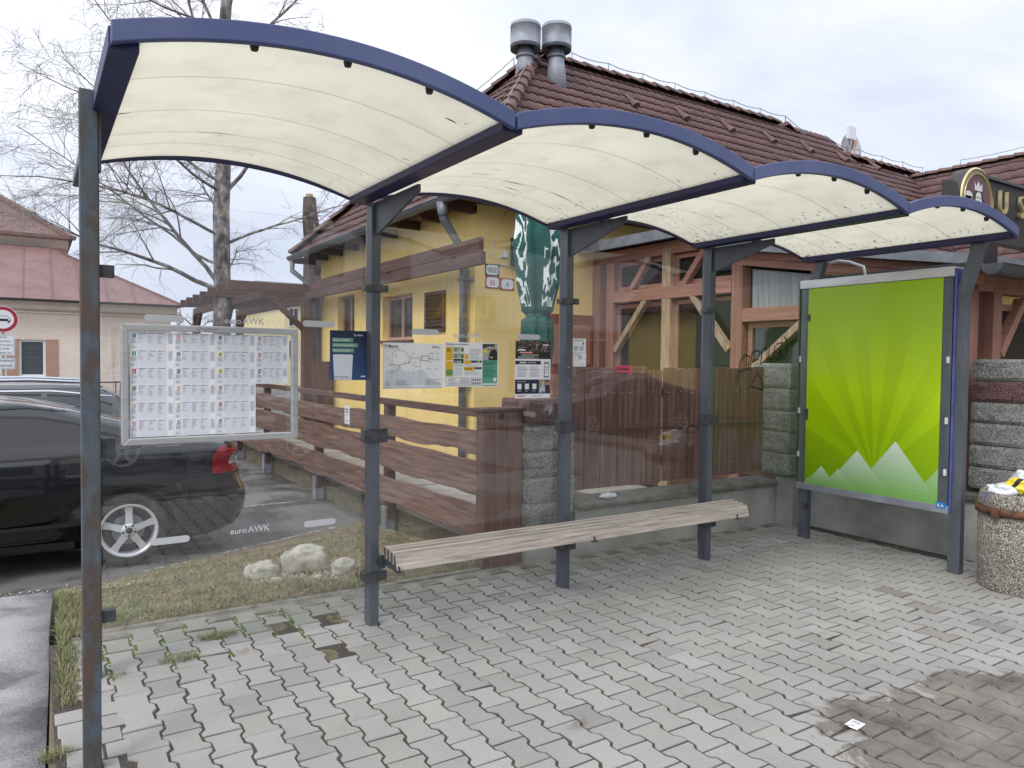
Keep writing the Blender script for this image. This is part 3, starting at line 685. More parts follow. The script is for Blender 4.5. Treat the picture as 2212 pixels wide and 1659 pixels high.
# ================================================================== BUS SHELTER
B = 1.4413; XO = -.0744; YF, YB = -1.648, .089; ZB = 2.535; RISE = .118
sh = thing('bus_shelter', 'grey steel bus shelter with four cream arched roof bays and glass back panes', 'bus shelter', (0, 0, 0))
def arcz(t, base=ZB, rise=RISE): return base+rise*(1-(2*t-1)**2)
def wobble(k): return (0, -.004, .006, -.003, 0)[k]
for k in range(4):
    xa, xb = XO+B*k, XO+B*(k+1)
    q = MB(); n = 40          # translucent arched sheet
    for i in range(n+1):
        t = i/n; x = xa+.035+(xb-xa-.07)*t
        for j in range(13): q.v.append((x, YF+.012+(YB-YF-.02)*j/12, arcz(t)+.020))
    for i in range(n):
        for j in range(12):
            t = (i+.5)/n; yy = j/12; e = max(0, (t-.78)/.22)**1.6*(.75 if k else .55) + (max(0, (yy-.62)/.38)*(0, .45, .75, .85)[k])*(.5+.5*t)
            q.face((i*13+j, (i+1)*13+j, (i+1)*13+j+1, i*13+j+1), (e, e, e), sm=True)
    rsh = build('roof_sheet', q, 'canopy', sh, fix=False)
    # torn leaf bits, scuffs and soot flecks stuck under the sheet
    q = MB(); rs_ = random.Random(40+k)
    def fleck(t0, y0, l, wd, bend):
        n_ = 6; bb = len(q.v)
        for i in range(n_+1):
            f = i/n_; t = t0+l*f/(xb-xa); y = y0+bend*math.sin(f*2.2); ww = wd*math.sin(math.pi*(.08+.84*f))
            for s_ in (-1, 1): q.v.append((xa+.035+(xb-xa-.07)*t, y+s_*ww/2, arcz(t)+.0185))
        for i in range(n_): q.face((bb+2*i, bb+2*i+1, bb+2*i+3, bb+2*i+2))
    big = {0: [(.02, -.78, .09, .012), (.02, -.30, .05, .008), (.30, -.42, .20, .007), (.88, -1.42, .06, .012)], 1: [(.34, -.62, .09, .006), (.30, -.50, .16, .009), (.50, -.40, .17, .012), (.56, -.30, .13, .010), (.74, -.44, .17, .008), (.22, -.14, .10, .006), (.40, -.95, .10, .004)],
           2: [(.30, -.80, .12, .010), (.16, -.56, .04, .006), (.70, -.5, .1, .008)], 3: [(.6, -1.0, .08, .006), (.86, -.7, .05, .014), (.8, -.4, .06, .012)]}[k]
    for (t0, y0, l, wd) in big: fleck(t0, y0, l, wd, rs_.uniform(-.012, .022))
    for i in range((16, 48, 170, 230)[k]):
        t0 = min(.95, abs(rs_.gauss(.45, .25))) if i % 3 else rs_.uniform(.86, .955); y0 = min(.05, -.02-abs(rs_.gauss(0, .22 if k > 1 else .3))) if i % 3 else rs_.uniform(YF+.1, 0)
        fleck(t0, y0, rs_.uniform(.006, .035), rs_.uniform(.003, .008), rs_.uniform(-.004, .006))
    build('dirt_fleck', q, 'black', rsh, fix=False)['kind'] = 'stuff'
    for nm, yc, wd, mat, h0, h1 in (('front_fascia', YF, .03, 'fascia', -.006, .062), ('rear_fascia', YB, .025, 'navy', .0, .045)):
        q = MB()
        for i in range(n+1):
            t = i/n; x = xa+.006+(xb-xa-.012)*t; z = arcz(t)
            for yy, hh in ((yc-wd/2, h0), (yc+wd/2, h0), (yc+wd/2, h1), (yc-wd/2, h1)): q.v.append((x, yy, z+hh))
        for i in range(n):
            for c in range(4): q.face((i*4+c, i*4+(c+1) % 4, (i+1)*4+(c+1) % 4, (i+1)*4+c))
        q.face((3, 2, 1, 0)); q.face((n*4, n*4+1, n*4+2, n*4+3)); build(nm, q, mat, sh, bevel=.004)
    q = MB()
    for i in (12, 21, 30):
        t = i/n; x = xa+(xb-xa)*t; q.lathe([(.012, arcz(t)-.010), (.016, arcz(t)+.004), (.016, arcz(t)+.018)], (x, YF+.045, 0), 10)
    build_each('bolt', q, 'black', sh)
for k in range(5):
    x = XO+B*k; q = MB(); wl, wr = (.0, .085) if k == 0 else ((.075, .01) if k == 4 else (.05, .05))
    q.box(x-wl, x+wr, YF+.016, YB-.014, ZB-.012, ZB+.055); build('roof_beam', q, 'navy', sh, bevel=.004)
# posts
for k in range(4):
    x = B*k-(.0 if k else .02); q = MB(); q.box(x-.029, x+.029, -.045, .045, -.02, ZB-.012 if k else ZB-.02)
    q.box(x-.016, x+.016, .045, .062, .1, 2.42)
    build('post', q, 'steel', sh, bevel=.004)
    if k:
        q = MB(); q.prism([(-.045, ZB-.013), (-.045, ZB-.20), (-.075, ZB-.20), (-.62, ZB-.05), (-.62, ZB-.013)], 'X', x-.008, x+.008); build('gusset_plate', q, 'steel_dark', sh)
q = MB(); q.box(-.118, -.056, -.955, -.895, -.03, 2.60); q.box(-.056, -.045, -.95, -.90, 2.30, 2.64); build('post', q, 'post_rust', sh, bevel=.004, label='rusty blue front post')
q = MB(); q.box(-.1, -.04, -.93, .02, 2.42, 2.46); build('tie_bar', q, 'clamp', sh)
for y, yt in ((.05, -.07), (-1.285, -1.40)):
    q = MB(); xx = 5.70
    for (y0, z0, y1, z1) in ((y, -.02, y, 2.13), (y, 2.13, yt, ZB-.012)):
        b = len(q.v)
        for yy, zz in ((y0, z0), (y1, z1)):
            for a, c in ((-.032, -.045), (.032, -.045), (.032, .045), (-.032, .045)): q.v.append((xx+a, yy+c, zz))
        q.face((b+3, b+2, b+1, b)); q.face((b+4, b+5, b+6, b+7))
        for i in range(4): q.face((b+i, b+(i+1) % 4, b+(i+1) % 4+4, b+i+4))
    build('post', q, 'steel', sh, bevel=.003)
# glass panes, with the clamps that hold them and the stickers on them
YG = .030
def pill(b, x, z, w_, h, tilt=0):
    pts = []
    for s_, a0 in ((1, -90), (-1, 90)):
        for k in range(9): a = R(a0+k*22.5); pts.append((x+s_*(w_/2-h/2)+h/2*math.cos(a), z+h/2*math.sin(a)))
    b.poly(pts, lin((208, 209, 213)), 1)
pl = {(0, 1): ((.305, 1.80), (1.12, 1.80)), (0, 0): ((.33, .64), (1.13, .645)), (1, 1): ((1.80, 1.775), (2.585, 1.765))}
for k in range(4):
    x0, x1 = B*k+.034, B*(k+1)-.034
    if k == 3: x1 = 5.655
    if k == 0: x0 = .02
    for lv, (z0, z1) in enumerate(((.15, 1.138), (1.152, 2.40))):
        q = MB(); q.box(x0, x1, YG-.004, YG+.004, z0, z1); gp = build('glass_pane', q, 'glass' if k < 3 else 'glass_clear', sh)
        for px, pz in pl.get((k, lv), ()):
            b = Board((0, YG-.0045, 0), (1, 0, 0), (0, 0, 1), (0, -1, 0)); pill(b, px, pz, .19, .036); b.build('sticker', gp, 'sticker')
        if (k, lv) == (3, 1):
            b = Board((4.72, YG-.0045, 1.44), (1, 0, .05), (0, 0, 1), (0, -1, 0)); kk = lin((22, 22, 24)); sc_ = .85
            for pts in ([(0, .0), (.03, .20), (.10, .27), (.17, .25), (.15, .13), (.02, .10)], [(.18, .10), (.20, .28), (.28, .31), (.33, .29), (.30, .22), (.21, .19)], [(.34, .16), (.36, .31), (.43, .33), (.44, .2)], [(.47, .33), (.46, .21), (.54, .22), (.56, .35)], [(.59, .36), (.68, .38), (.63, .29), (.69, .22), (.60, .20)], [(.70, .44), (.76, .38), (.74, .24), (.70, .2)], [(.22, -.02), (.30, .08), (.36, .0), (.38, -.1), (.2, -.05)]): b.line([(x_*sc_, y_*sc_) for x_, y_ in pts], .012, kk, 1)
            b.build('graffiti', gp)
        if (k, lv) in ((0, 1), (0, 0), (1, 1)):
            tx, tz = {(0, 1): (.60, 1.785), (0, 0): (.63, .635), (1, 1): (2.0, 1.745)}[(k, lv)]
            b = Board((tx, YG-.0045, tz), (1, 0, .0), (0, 0, 1), (0, -1, 0)); ww = b.text('euro', 0, 0, .046, W_, bold=.014); b.text('AWK', ww+.006, 0, .05, W_, bold=.01); b.build('lettering', gp, 'sticker')
    for z, hh in ((2.02, .042), (1.145, .085), (.30, .06)):
        if k == 0: continue
        q = MB(); x = B*k; q.box(x-.062, x+.075, -.0535, -.0455, z-hh/2, z+hh/2)
        for s_ in (-1, 1): q.box(x+s_*.045-.022, x+s_*.045+.022, -.045, .022, z-hh/2+.004, z+hh/2-.004)
        for s_ in (-.012, .02):
            q.lathe([(.008, -.0595), (.008, -.0535)], (x+s_+.02, 0, z-.01), 8, 'Y')
        build('clamp', q, 'clamp', sh, bevel=.002)
for z, hh in ((2.02, .06), (1.145, .10), (.30, .06)):
    q = MB(); q.box(.012, .075, -.012, .028, z-hh/2, z+hh/2); build('clamp', q, 'clamp', sh, bevel=.002)
    q = MB(); q.box(5.645, 5.70, .0, .03, z-hh/2, z+hh/2); build('clamp', q, 'clamp', sh)
# spray marks on the posts
b = Board((B*2-.029, -.046, 0), (1, 0, 0), (0, 0, 1), (0, -1, 0))
for z, c, w_, h in ((1.36, (150, 96, 168), .03, .03), (1.46, (118, 104, 150), .035, .045), (1.56, (120, 116, 168), .045, .02), (1.86, (112, 108, 150), .03, .022)):
    b.poly([(.012+w_*math.cos(t)*rnd.uniform(.5, 1)*.5+.01, z+h*math.sin(t)*rnd.uniform(.5, 1)*.5) for t in [i*.63 for i in range(10)]], lin(c), 1)
build_each('spray_mark', b.mb, 'print', sh, fix=False)
b = Board((B*3-.029, -.046, 0), (1, 0, 0), (0, 0, 1), (0, -1, 0))
for i in range(9):
    z = 1.78+i*.035; b.line([(.006+rnd.random()*.02, z), (.02+rnd.random()*.03, z+rnd.uniform(-.03, .03)), (.01+rnd.random()*.03, z+.02)], .004, lin((132, 122, 176)), 1)
b.build('spray_mark', sh)

# bench
bn = thing('bench', 'weathered grey slatted wooden bench fixed to the shelter posts', 'bench', (2.95, -.15, 0))
for i, (yc, zc) in enumerate(((-.115, .468), (-.165, .464), (-.215, .458), (-.262, .450))):
    q = MB(); nseg = 26; b = len(q.v)
    yw, zt, zb_ = .0165, .022, .05
    for j in range(nseg+1):
        x = 1.475+3.04*j/nseg; e = .003*noise.noise((x*1.5, i*3, 0)); dz = .004*noise.noise((x*.8, i*5, 2))
        if i < 3: sec = [(-yw, -zb_), (yw, -zb_), (yw, zt), (-yw, zt)]
        else: sec = [(-.032, -.064), (.0165, -.064), (.0165, zt), (-.004, zt)]
        for a, c in sec: q.v.append((x, yc+a+e, zc+c+dz))
    for j in range(nseg):
        for c in range(4): q.face((b+j*4+c, b+j*4+(c+1) % 4, b+(j+1)*4+(c+1) % 4, b+(j+1)*4+c))
    q.face((b+3, b+2, b+1, b), mi=1); q.face((b+nseg*4, b+nseg*4+1, b+nseg*4+2, b+nseg*4+3), mi=1)
    build('slat', q, ['bench', 'bench_end'], bn, bevel=.004)
for x in (B+.045, 2*B+.045, 3*B+.045):
    q = MB(); q.box(x-.004, x+.004, -.30, .0, .375, .412); q.box(x-.02, x+.02, -.31, -.27, .378, .386); q.box(x-.025, x+.003, -.09, -.047, .355, .43); q.lathe([(.01, -.055), (.01, -.045)], (x-.03, 0, .39), 8, 'Y')
    build('bracket', q, 'clamp', bn)
q = MB(); q.box(2*B+.14, 2*B+.42, -.20, -.18, .375, .41); build('bracket', q, 'steel_dark', bn)

# illuminated poster case at the right end
ad = thing('advertising_case', 'tall grey metal poster case closing the right end of the bus shelter', 'poster case', (5.70, -.58, .48))
xf = 5.655
q = MB(); q.box(xf, xf+.13, -1.235, .10, .47, 2.30); build('case_body', q, 'steel', ad, bevel=.004)
q = MB(); q.box(xf-.012, xf+.14, -1.245, .11, 2.285, 2.36); build('top_rail', q, 'alu', ad, bevel=.004)
q = MB(); q.box(xf-.012, xf+.14, -1.245, .11, .455, .515); build('bottom_rail', q, 'zinc', ad, bevel=.004)
q = MB(); q.box(xf-.006, xf+.136, -1.262, -1.2455, .47, 2.345); build('side_panel', q, 'bluestrip', ad, bevel=.003)
q = MB(); q.box(xf-.006, xf+.136, .112, .122, .47, 2.345); build('side_panel', q, 'steel_dark', ad)
q = MB(); q.box(xf+.136, xf+.16, -1.25, .1, .5, 2.40); build('back_panel', q, 'steel_dark', ad)
q = MB()
for z in (.75, 1.15, 1.62): q.box(xf-.012, xf-.001, -1.225, -1.205, z, z+.05); q.box(xf-.012, xf-.001, .085, .10, z, z+.05)
build_each('latch', q, 'white_pvc', ad)
# poster sheet: left-right runs towards -Y
PWID, PH = 1.185, 1.775
b = Board((xf-.004, .022, .508), (0, -1, 0), (0, 0, 1), (-1, 0, 0)); b.slab(PWID, PH, lin((118, 156, 20)))
ox, oy = .66, .17
for k in range(40):
    pass
def ray_col(yy, bright):
    t = yy/PH; c0, c1, c2 = (124, 166, 4), (186, 220, 0), (156, 194, 18)
    c = tuple(a+(d-a)*min(1, t/.5) for a, d in zip(c0, c1)) if t < .5 else tuple(a+(d-a)*((t-.5)/.5) for a, d in zip(c1, c2))
    return lin(tuple(min(255, x*bright) for x in c))
ncol, nrow = 64, 72
edges = [-1.35, -.98, -.74, -.52, -.36, -.20, -.07, .06, .22, .40, .62, .90]
for iy in range(nrow):
    for ix in range(ncol):
        x0, x1, y0, y1 = PWID*ix/ncol, PWID*(ix+1)/ncol, PH*iy/nrow, PH*(iy+1)/nrow
        b.rect(x0, y0, x1, y1, ray_col((y0+y1)/2, .985), 1)
for i, (a0, a1) in enumerate(((-62, -49), (-38, -27), (-19, -11), (-3, 5), (14, 24), (35, 47))):
    n = 26
    for j in range(n):
        r0, r1 = 1.30*j/n, 1.30*(j+1)/n; br = 1+.065*(1-(j/n)**1.6)
        pts = [(ox+r0*math.sin(R(a0)), oy+r0*math.cos(R(a0))), (ox+r0*math.sin(R(a1)), oy+r0*math.cos(R(a1))), (ox+r1*math.sin(R(a1)), oy+r1*math.cos(R(a1))), (ox+r1*math.sin(R(a0)), oy+r1*math.cos(R(a0)))]
        if any(not (0 <= x <= PWID and 0 <= y <= PH) for x, y in pts):
            pts = [(min(PWID, max(0, x)), min(PH, y)) for x, y in pts]
        ym = sum(p[1] for p in pts)/4; b.poly(pts, ray_col(ym, br), 2)
def mountain(px, py, sl, lay, c_top, c_bot, base=0.0):
    n = 14
    for j in range(n):
        ya, yb = base+(py-base)*j/n, base+(py-base)*(j+1)/n; wa, wb = (py-ya)*sl, (py-yb)*sl; t = (j+.5)/n
        col = tuple(a+(d-a)*t**1.3 for a, d in zip(c_bot, c_top)); cl = lambda v: min(PWID, max(0, v))
        if cl(px-wa) < cl(px+wa)-1e-6: b.poly([(cl(px-wa), ya), (cl(px+wa), ya), (cl(px+wb), yb), (cl(px-wb), yb)], col, lay)
lt, lb = lin((226, 240, 222)), lin((120, 176, 84))
mountain(1.25, .37, .80, 3, lin((180, 214, 164)), lb); mountain(.84, .47, .80, 4, lt, lb); mountain(.51, .36, .88, 5, lt, lb)
mountain(.04, .06, .9, 6, lin((200, 226, 190)), lb); mountain(.17, .185, .95, 7, lin((206, 230, 196)), lb); mountain(.335, .18, .9, 8, lin((190, 220, 176)), lb)
b.build('poster', ad, 'gloss_print')
b = Board((xf-.0125, -1.155, .49), (0, -1, 0), (0, 0, 1), (-1, 0, 0)); b.slab(.075, .05, lin((40, 128, 196)), .001); b.text('8 A', .037, .013, .034, W_, 'CENTER', bold=.01); b.build('number_sticker', ad)
q = MB(); q.tube([(5.77, -.45, 2.36), (5.78, -.42, 2.45), (5.76, -.30, 2.50), (5.74, -.2, 2.52), (5.74, -.1, 2.5)], .012, 8); tag(build('power_cable', q, 'white_pvc', loc=(5.77, -.45, 2.36)), 'white cable looping above the poster case under the shelter roof', 'cable')

# ---------------------------------------------------------------- timetable board
tb = thing('timetable_board', 'wide aluminium framed timetable board hung on the left glass pane', 'timetable board', (.54, -.01, 1.15))
X0, X1, Z0, Z1 = .10, .985, 1.152, 1.765
YT = -.012; fw = .034
q = MB()
def fr(mb, x0, x1, z0, z1, w_, y0, y1):
    for P in ([(x0, z0), (x1, z0), (x1-w_, z0+w_), (x0+w_, z0+w_)], [(x1, z0), (x1, z1), (x1-w_, z1-w_), (x1-w_, z0+w_)], [(x1, z1), (x0, z1), (x0+w_, z1-w_), (x1-w_, z1-w_)], [(x0, z1), (x0, z0), (x0+w_, z0+w_), (x0+w_, z1-w_)]):
        mb.prism(P, 'Y', y0, y1)
fr(q, X0, X1, Z0, Z1, fw, YT-.014, YT+.02); build('frame', q, 'alu', tb, bevel=.005)
q = MB(); q.box(X0+fw, X1-fw, YT+.006, YT+.010, Z0+fw, Z1-fw); build('cover_pane', q, 'glass', tb)
gx0, gz0, gw, gh = X0+fw+.006, Z0+fw+.006, (X1-X0-2*fw-.012), (Z1-Z0-2*fw-.012)
cols = [(0, .255), (.257, .51), (.512, .765), (.767, .985)]
tags = [[(1, (92, 132, 166)), (2, (70, 158, 152)), (5, (186, 74, 88)), (25, (52, 48, 54)), (30, (206, 170, 166)), (31, (206, 150, 146))],
        [(6, (220, 160, 140)), (7, (84, 150, 138)), (10, (60, 78, 134)), (32, (198, 180, 164)), (40, (160, 186, 176)), (41, (130, 172, 160))],
        [(11, (70, 96, 140)), (20, (226, 226, 74)), (21, (226, 226, 74)), (50, (116, 96, 112)), (51, (144, 70, 100)), (52, (96, 118, 136))],
        [(22, (160, 110, 116)), (23, (160, 110, 116)), (24, (92, 92, 104))]]
for ci, (a, c) in enumerate(cols):
    for ri, (num, tc_) in enumerate(tags[ci]):
        x0, w_ = gx0+a*gw, (c-a)*gw; hh = gh/6; z0 = gz0+gh-(ri+1)*hh
        bh = hh; b = Board((x0, YT+.0035, z0), (1, 0, 0), (0, 0, 1), (0, -1, 0))
        b.slab(w_, bh, lin((247, 248, 252)), .0008)
        b.rect(.004, bh*.04, .036, bh*.62, lin((232, 234, 242))); b.rect(.004, bh*.60, .036, bh*.95, lin((252, 252, 253)), 2)
        b.rect(.011, bh*.68, .029, bh*.90, lin(tc_), 3); b.text(str(num), .020, bh*.725, .0165, K_ if num in (20, 21) else W_, 'CENTER', 4, .012)
        b.rect(.031, bh*.90, .0335, bh*.95, K_, 3); b.greek(.008, bh*.60, .032, bh*.66, 1, lin((110, 110, 122)), 3); b.greek(.006, bh*.36, .034, bh*.56, 4, lin((164, 166, 178)), 3, .4)
        b.greek(.006, bh*.08, .028, bh*.22, 3, lin((170, 172, 184)), 3, .4)
        tw = (w_-.042-.03)/3
        for j in range(3):
            tx = .040+j*tw; b.rect(tx, bh*.90, tx+tw*.86, bh*.95, lin((176, 198, 224) if j == 0 else ((200, 206, 222) if j == 1 else (222, 190, 202))), 2); b.greek(tx, bh*.905, tx+tw*.8, bh*.945, 1, lin((120, 122, 138)), 3, .5, .3)
            nr_ = 15
            for r_ in range(nr_):
                zz = bh*.88-(r_+1)*bh*.055
                b.rect(tx, zz, tx+tw*.95, zz+bh*.026, lin((230, 233, 241)), 2)
                if r_ < 8+(num*7+j) % 7:
                    b.rect(tx, zz+bh*.004, tx+.0028, zz+bh*.03, lin((96, 98, 112)), 3)
                    l = rnd.choice((0, 0, .006, .009, .012, .016)); 
                    if l: b.rect(tx+.006, zz+bh*.006, tx+.006+l, zz+bh*.026, lin((150, 152, 166)), 3)
        b.greek(w_-.028, bh*(.3+.04*(num % 5)), w_-.004, bh*.93, 14, lin((176, 178, 190)), 2, .45)
        b.rect(0, bh-.0008, w_, bh, lin((216, 218, 226)), 4)
        b.build('timetable_sheet', tb)
b = Board((.45, YT-.0145, Z1-fw+.008), (1, 0, 0), (0, 0, 1), (0, -1, 0))
pts = [(i*.006, .008+.007*math.sin(i*2.1)+.004*math.sin(i*5.3)) for i in range(20)]; b.line(pts, .0016, lin((70, 68, 66)), 1); b.build('marker_scribble', tb)

# ---------------------------------------------------------------- posters stuck to the glass
def on_glass(x0, z0): return Board((x0, YG-.007, z0), (1, 0, 0), (0, 0, 1), (0, -1, 0))
b = on_glass(1.515, 1.42); w_, h = .412, .283; b.slab(w_, h, lin((246, 247, 248)), .0012)
b.text('Martin', .034, h-.030, .026, K_, bold=.008); b.disc(.018, h-.02, .010, lin((90, 94, 100)), 2); b.disc(.018, h-.02, .0078, W_, 3); b.line([(.013, h-.019), (.017, h-.024), (.023, h-.016)], .002, lin((90, 94, 100)), 4)
b.greek(.034, h-.040, .15, h-.036, 1, lin((140, 144, 150))); b.greek(.33, h-.03, .40, h-.014, 2, lin((130, 134, 140)))
gp_ = lin((196, 200, 206))
b.poly([(.02, .02), (.02, .10), (.1, .13), (.16, .10), (.27, .12), (.33, .05), (.30, .02)], lin((218, 223, 230)), 1)
L1 = lin((120, 124, 130)); L2 = lin((60, 62, 68))
b.line([(.06, .05), (.06, .215), (.075, .235), (.14, .235), (.17, .205), (.17, .19)], .0018, L1); b.line([(.03, .14), (.055, .15), (.10, .145), (.16, .16), (.18, .165), (.18, .19), (.25, .19)], .0022, L2, 3)
b.line([(.25, .19), (.26, .19), (.26, .205), (.31, .205), (.31, .175), (.26, .175), (.26, .19)], .0024, L2, 3); b.line([(.31, .19), (.335, .19), (.35, .178), (.38, .185)], .0022, L2, 3); b.line([(.25, .19), (.25, .07), (.25, .04)], .0016, L1)
b.line([(.18, .165), (.21, .14), (.25, .14)], .0014, L1); b.line([(.02, .10), (.035, .115), (.06, .10)], .0014, L1); b.line([(.31, .22), (.345, .215), (.38, .22)], .0012, L1); b.line([(.10, .15), (.10, .11), (.06, .11)], .0014, L1); b.line([(.30, .15), (.33, .11), (.345, .08)], .0012, gp_)
for i in range(90):
    x, y = rnd.uniform(.02, .38), rnd.uniform(.08, .235)
    if rnd.random() < .55 and not (.05 < x < .2 or .24 < x < .4): continue
    b.rect(x, y, x+rnd.uniform(.006, .016), y+.0022, lin((150, 154, 160)), 4)
for x, y in ((.06, .16), (.10, .145), (.16, .16), (.18, .19), (.25, .19), (.31, .19), (.25, .14), (.35, .18)): b.disc(x, y, .0032, W_, 5, 10); b.disc(x, y, .0018, L2, 6, 10)
for bx in ((.08, .015, .19, .055), (.285, .015, .40, .062), (.01, .012, .06, .045)):
    b.line([(bx[0], bx[1]), (bx[2], bx[1]), (bx[2], bx[3]), (bx[0], bx[3]), (bx[0], bx[1])], .001, lin((160, 164, 170)), 3); b.greek(bx[0]+.006, bx[1]+.004, bx[2]-.006, bx[3]-.004, 5, lin((172, 176, 182)), 3)
b.rect(.005, .006, w_-.005, .008, lin((90, 104, 116)), 3)
tag(b.build('route_map', loc=(1.515, YG, 1.42)), 'white sheet with a town bus route map headed Martin', 'map', 'sheets stuck on the shelter glass')

b = on_glass(1.935, 1.428); w_, h = .405, .288; b.slab(w_, h, lin((246, 247, 248)), .0012); Yl, Gn, Db = lin((232, 186, 50)), lin((148, 190, 100)), lin((70, 76, 110))
b.text('Informácie pre cestujúcich', .010, h-.018, .0155, K_, bold=.006); b.greek(.01, h-.028, .09, h-.024, 1, lin((150, 154, 160)))
b.rect(.01, .17, .062, .255, Yl); b.rect(.01, .10, .062, .165, Yl); b.rect(.01, .073, .062, .112, lin((110, 160, 74)), 2); b.rect(.01, .066, .062, .072, Yl)
for z in (.228, .186, .152):
    b.rect(.066, z, .094, z+.022, Db); b.rect(.094, z, .126, z+.022, Gn); b.rect(.126, z, .140, z+.022, lin((60, 62, 66))); b.rect(.066, z+.022, .140, z+.028, lin((170, 200, 130)))
    b.greek(.068, z+.003, .124, z+.018, 2, lin((210, 216, 224)), 3, .4)
    b.rect(.066, z-.016, .14, z-.003, lin((214, 226, 222)))
b.greek(.066, .070, .14, .145, 7, lin((190, 206, 200)), 2, .4, .2); b.rect(.146, .178, .176, .212, Yl); b.rect(.146, .148, .196, .172, Yl); b.rect(.146, .104, .222, .130, Yl); b.rect(.196, .156, .276, .172, Db, 2); b.rect(.222, .114, .276, .128, Db, 2); b.rect(.24, .156, .262, .172, Gn, 3)
for i in range(3): b.greek(.150+.02*i, .108, .160+.02*i, .126, 1, lin((120, 90, 20)), 3, .7, .2)
b.greek(.182, .176, .276, .250, 8, lin((176, 180, 186)), 2, .35); b.greek(.146, .134, .276, .146, 2, lin((190, 192, 198)), 2, .4); b.greek(.146, .075, .276, .10, 4, lin((186, 190, 196)), 2, .4); b.greek(.015, .225, .055, .25, 2, lin((120, 92, 20)), 3)
for x0, x1 in ((.010, .118), (.122, .196), (.200, .276)):
    b.line([(x0, .010), (x1, .010), (x1, .058), (x0, .058), (x0, .010)], .0018, lin((96, 98, 104)), 2); b.line([(x0, .033), (x1, .033)], .001, lin((96, 98, 104)), 2)
b.greek(.030, .038, .1, .054, 3, lin((160, 164, 170)), 2, .4); b.greek(.030, .014, .11, .03, 3, lin((160, 164, 170)), 2, .4); b.greek(.128, .014, .19, .054, 6, lin((160, 164, 170)), 2, .4)
for i in range(4):
    for j in range(2): b.rect(.206+i*.017, .015+j*.023, .217+i*.017, .028+j*.023, lin((110, 112, 118)), 3)
Gr = lin((96, 168, 140)); b.rect(.282, .004, .398, .175, Gr); b.rect(.282, .175, .398, .282, lin((176, 178, 178))); b.rect(.282, .01, .398, .022, lin((222, 230, 228)), 2)
b.poly([(.282, .25), (.398, .282), (.282, .282)], lin((70, 72, 74)), 2); b.line([(.29, .235), (.34, .245), (.396, .24)], .004, lin((60, 60, 62)), 2)
b.poly([(.325, .175), (.398, .175), (.396, .225), (.375, .25), (.35, .248), (.335, .22)], lin((44, 42, 44)), 3); b.disc(.358, .258, .0125, lin((196, 160, 138)), 4, 16, .016); b.poly([(.345, .262), (.348, .277), (.364, .28), (.373, .268), (.372, .26), (.36, .268)], lin((40, 32, 28)), 5); b.poly([(.33, .195), (.35, .186), (.365, .192), (.352, .2)], lin((196, 160, 138)), 5); b.disc(.305, .232, .018, lin((232, 216, 60)), 4, 20, .012)
b.text('MHD na pár klikov', .286, .158, .0128, K_, bold=.012); b.text('a bez peňaženky!', .286, .144, .0128, K_, bold=.012); b.greek(.288, .06, .39, .13, 8, lin((70, 128, 106)), 3, .35); b.rect(.366, .034, .39, .058, W_, 3)
tag(b.build('information_sheet', loc=(1.935, YG, 1.428)), 'sheet with yellow fare table and green strip showing a passenger', 'notice', 'sheets stuck on the shelter glass')

b = on_glass(2.475, 1.345); w_, h = .295, .392; b.slab(w_, h, lin((244, 245, 248)), .0012); Nv = lin((44, 46, 66)); b.rect(0, .27, w_, h, lin((58, 52, 48))); 
for i in range(150): 
    x, y = rnd.uniform(0, w_-.01), .315+(.077)*rnd.random(); c = rnd.choice(((150, 92, 76), (196, 186, 172), (84, 84, 70), (120, 110, 100), (214, 206, 196))); b.rect(x, y, x+rnd.uniform(.004, .011), min(h, y+rnd.uniform(.003, .007)), lin(c), 2)
b.rect(.0, .27, w_, .316, lin((50, 46, 44)), 2); b.greek(.018, .324, .085, .336, 1, W_, 4, .8, .05); b.rect(.03, .305, .145, .320, lin((186, 60, 66)), 4); b.greek(.034, .308, .14, .317, 1, lin((236, 200, 200)), 6, .7, .05); b.rect(.048, .288, .19, .302, lin((132, 150, 136)), 4); b.greek(.018, .272, .2, .286, 2, lin((210, 210, 210)), 4, .4)
b.greek(.225, .362, .275, .372, 1, W_, 4, .8, .05)
b.rect(.0, .232, .212, .256, Nv); b.greek(.035, .239, .09, .249, 1, W_, 3, .8, .05); b.greek(.1, .239, .185, .248, 1, lin((210, 214, 220)), 3)
for x in (.018, .122):
    for z in (.185, .145): b.greek(x, z, x+.085, z+.034, 4, lin((150, 152, 170)), 2, .35)
b.poly([(.238, .142), (.280, .142), (.282, .248), (.240, .248)], lin((66, 70, 78)), 3); b.rect(.243, .15, .277, .238, W_, 4); b.greek(.247, .17, .273, .222, 3, lin((150, 154, 162)), 5, .3)
b.rect(0, .030, w_, .128, Nv); b.text('Stiahnite si aplikáciu', .016, .112, .0095, W_, bold=.01)
for i in range(3): b.rect(.018+i*.062, .062, .052+i*.062, .100, W_, 3); b.greek(.020+i*.062, .046, .05+i*.062, .054, 1, lin((200, 204, 214)), 3)
b.rect(.196, .034, w_, .128, lin((150, 146, 138)), 3); b.poly([(.2, .034), (.205, .07), (.225, .088), (.245, .08), (.25, .034)], lin((196, 204, 208)), 4); b.disc(.228, .1, .012, lin((214, 176, 150)), 5, 14, .016); b.poly([(.214, .1), (.216, .117), (.234, .12), (.243, .108), (.232, .11)], lin((206, 178, 120)), 6); b.poly([(.25, .034), (.252, .09), (.285, .09), (.293, .034)], lin((62, 58, 58)), 4); b.disc(.266, .106, .012, lin((190, 150, 126)), 5, 14, .016); b.poly([(.252, .11), (.258, .125), (.274, .124), (.279, .11), (.268, .114)], lin((50, 40, 34)), 6); b.poly([(.2, .034), (.25, .034), (.236, .05)], lin((90, 120, 190)), 6)
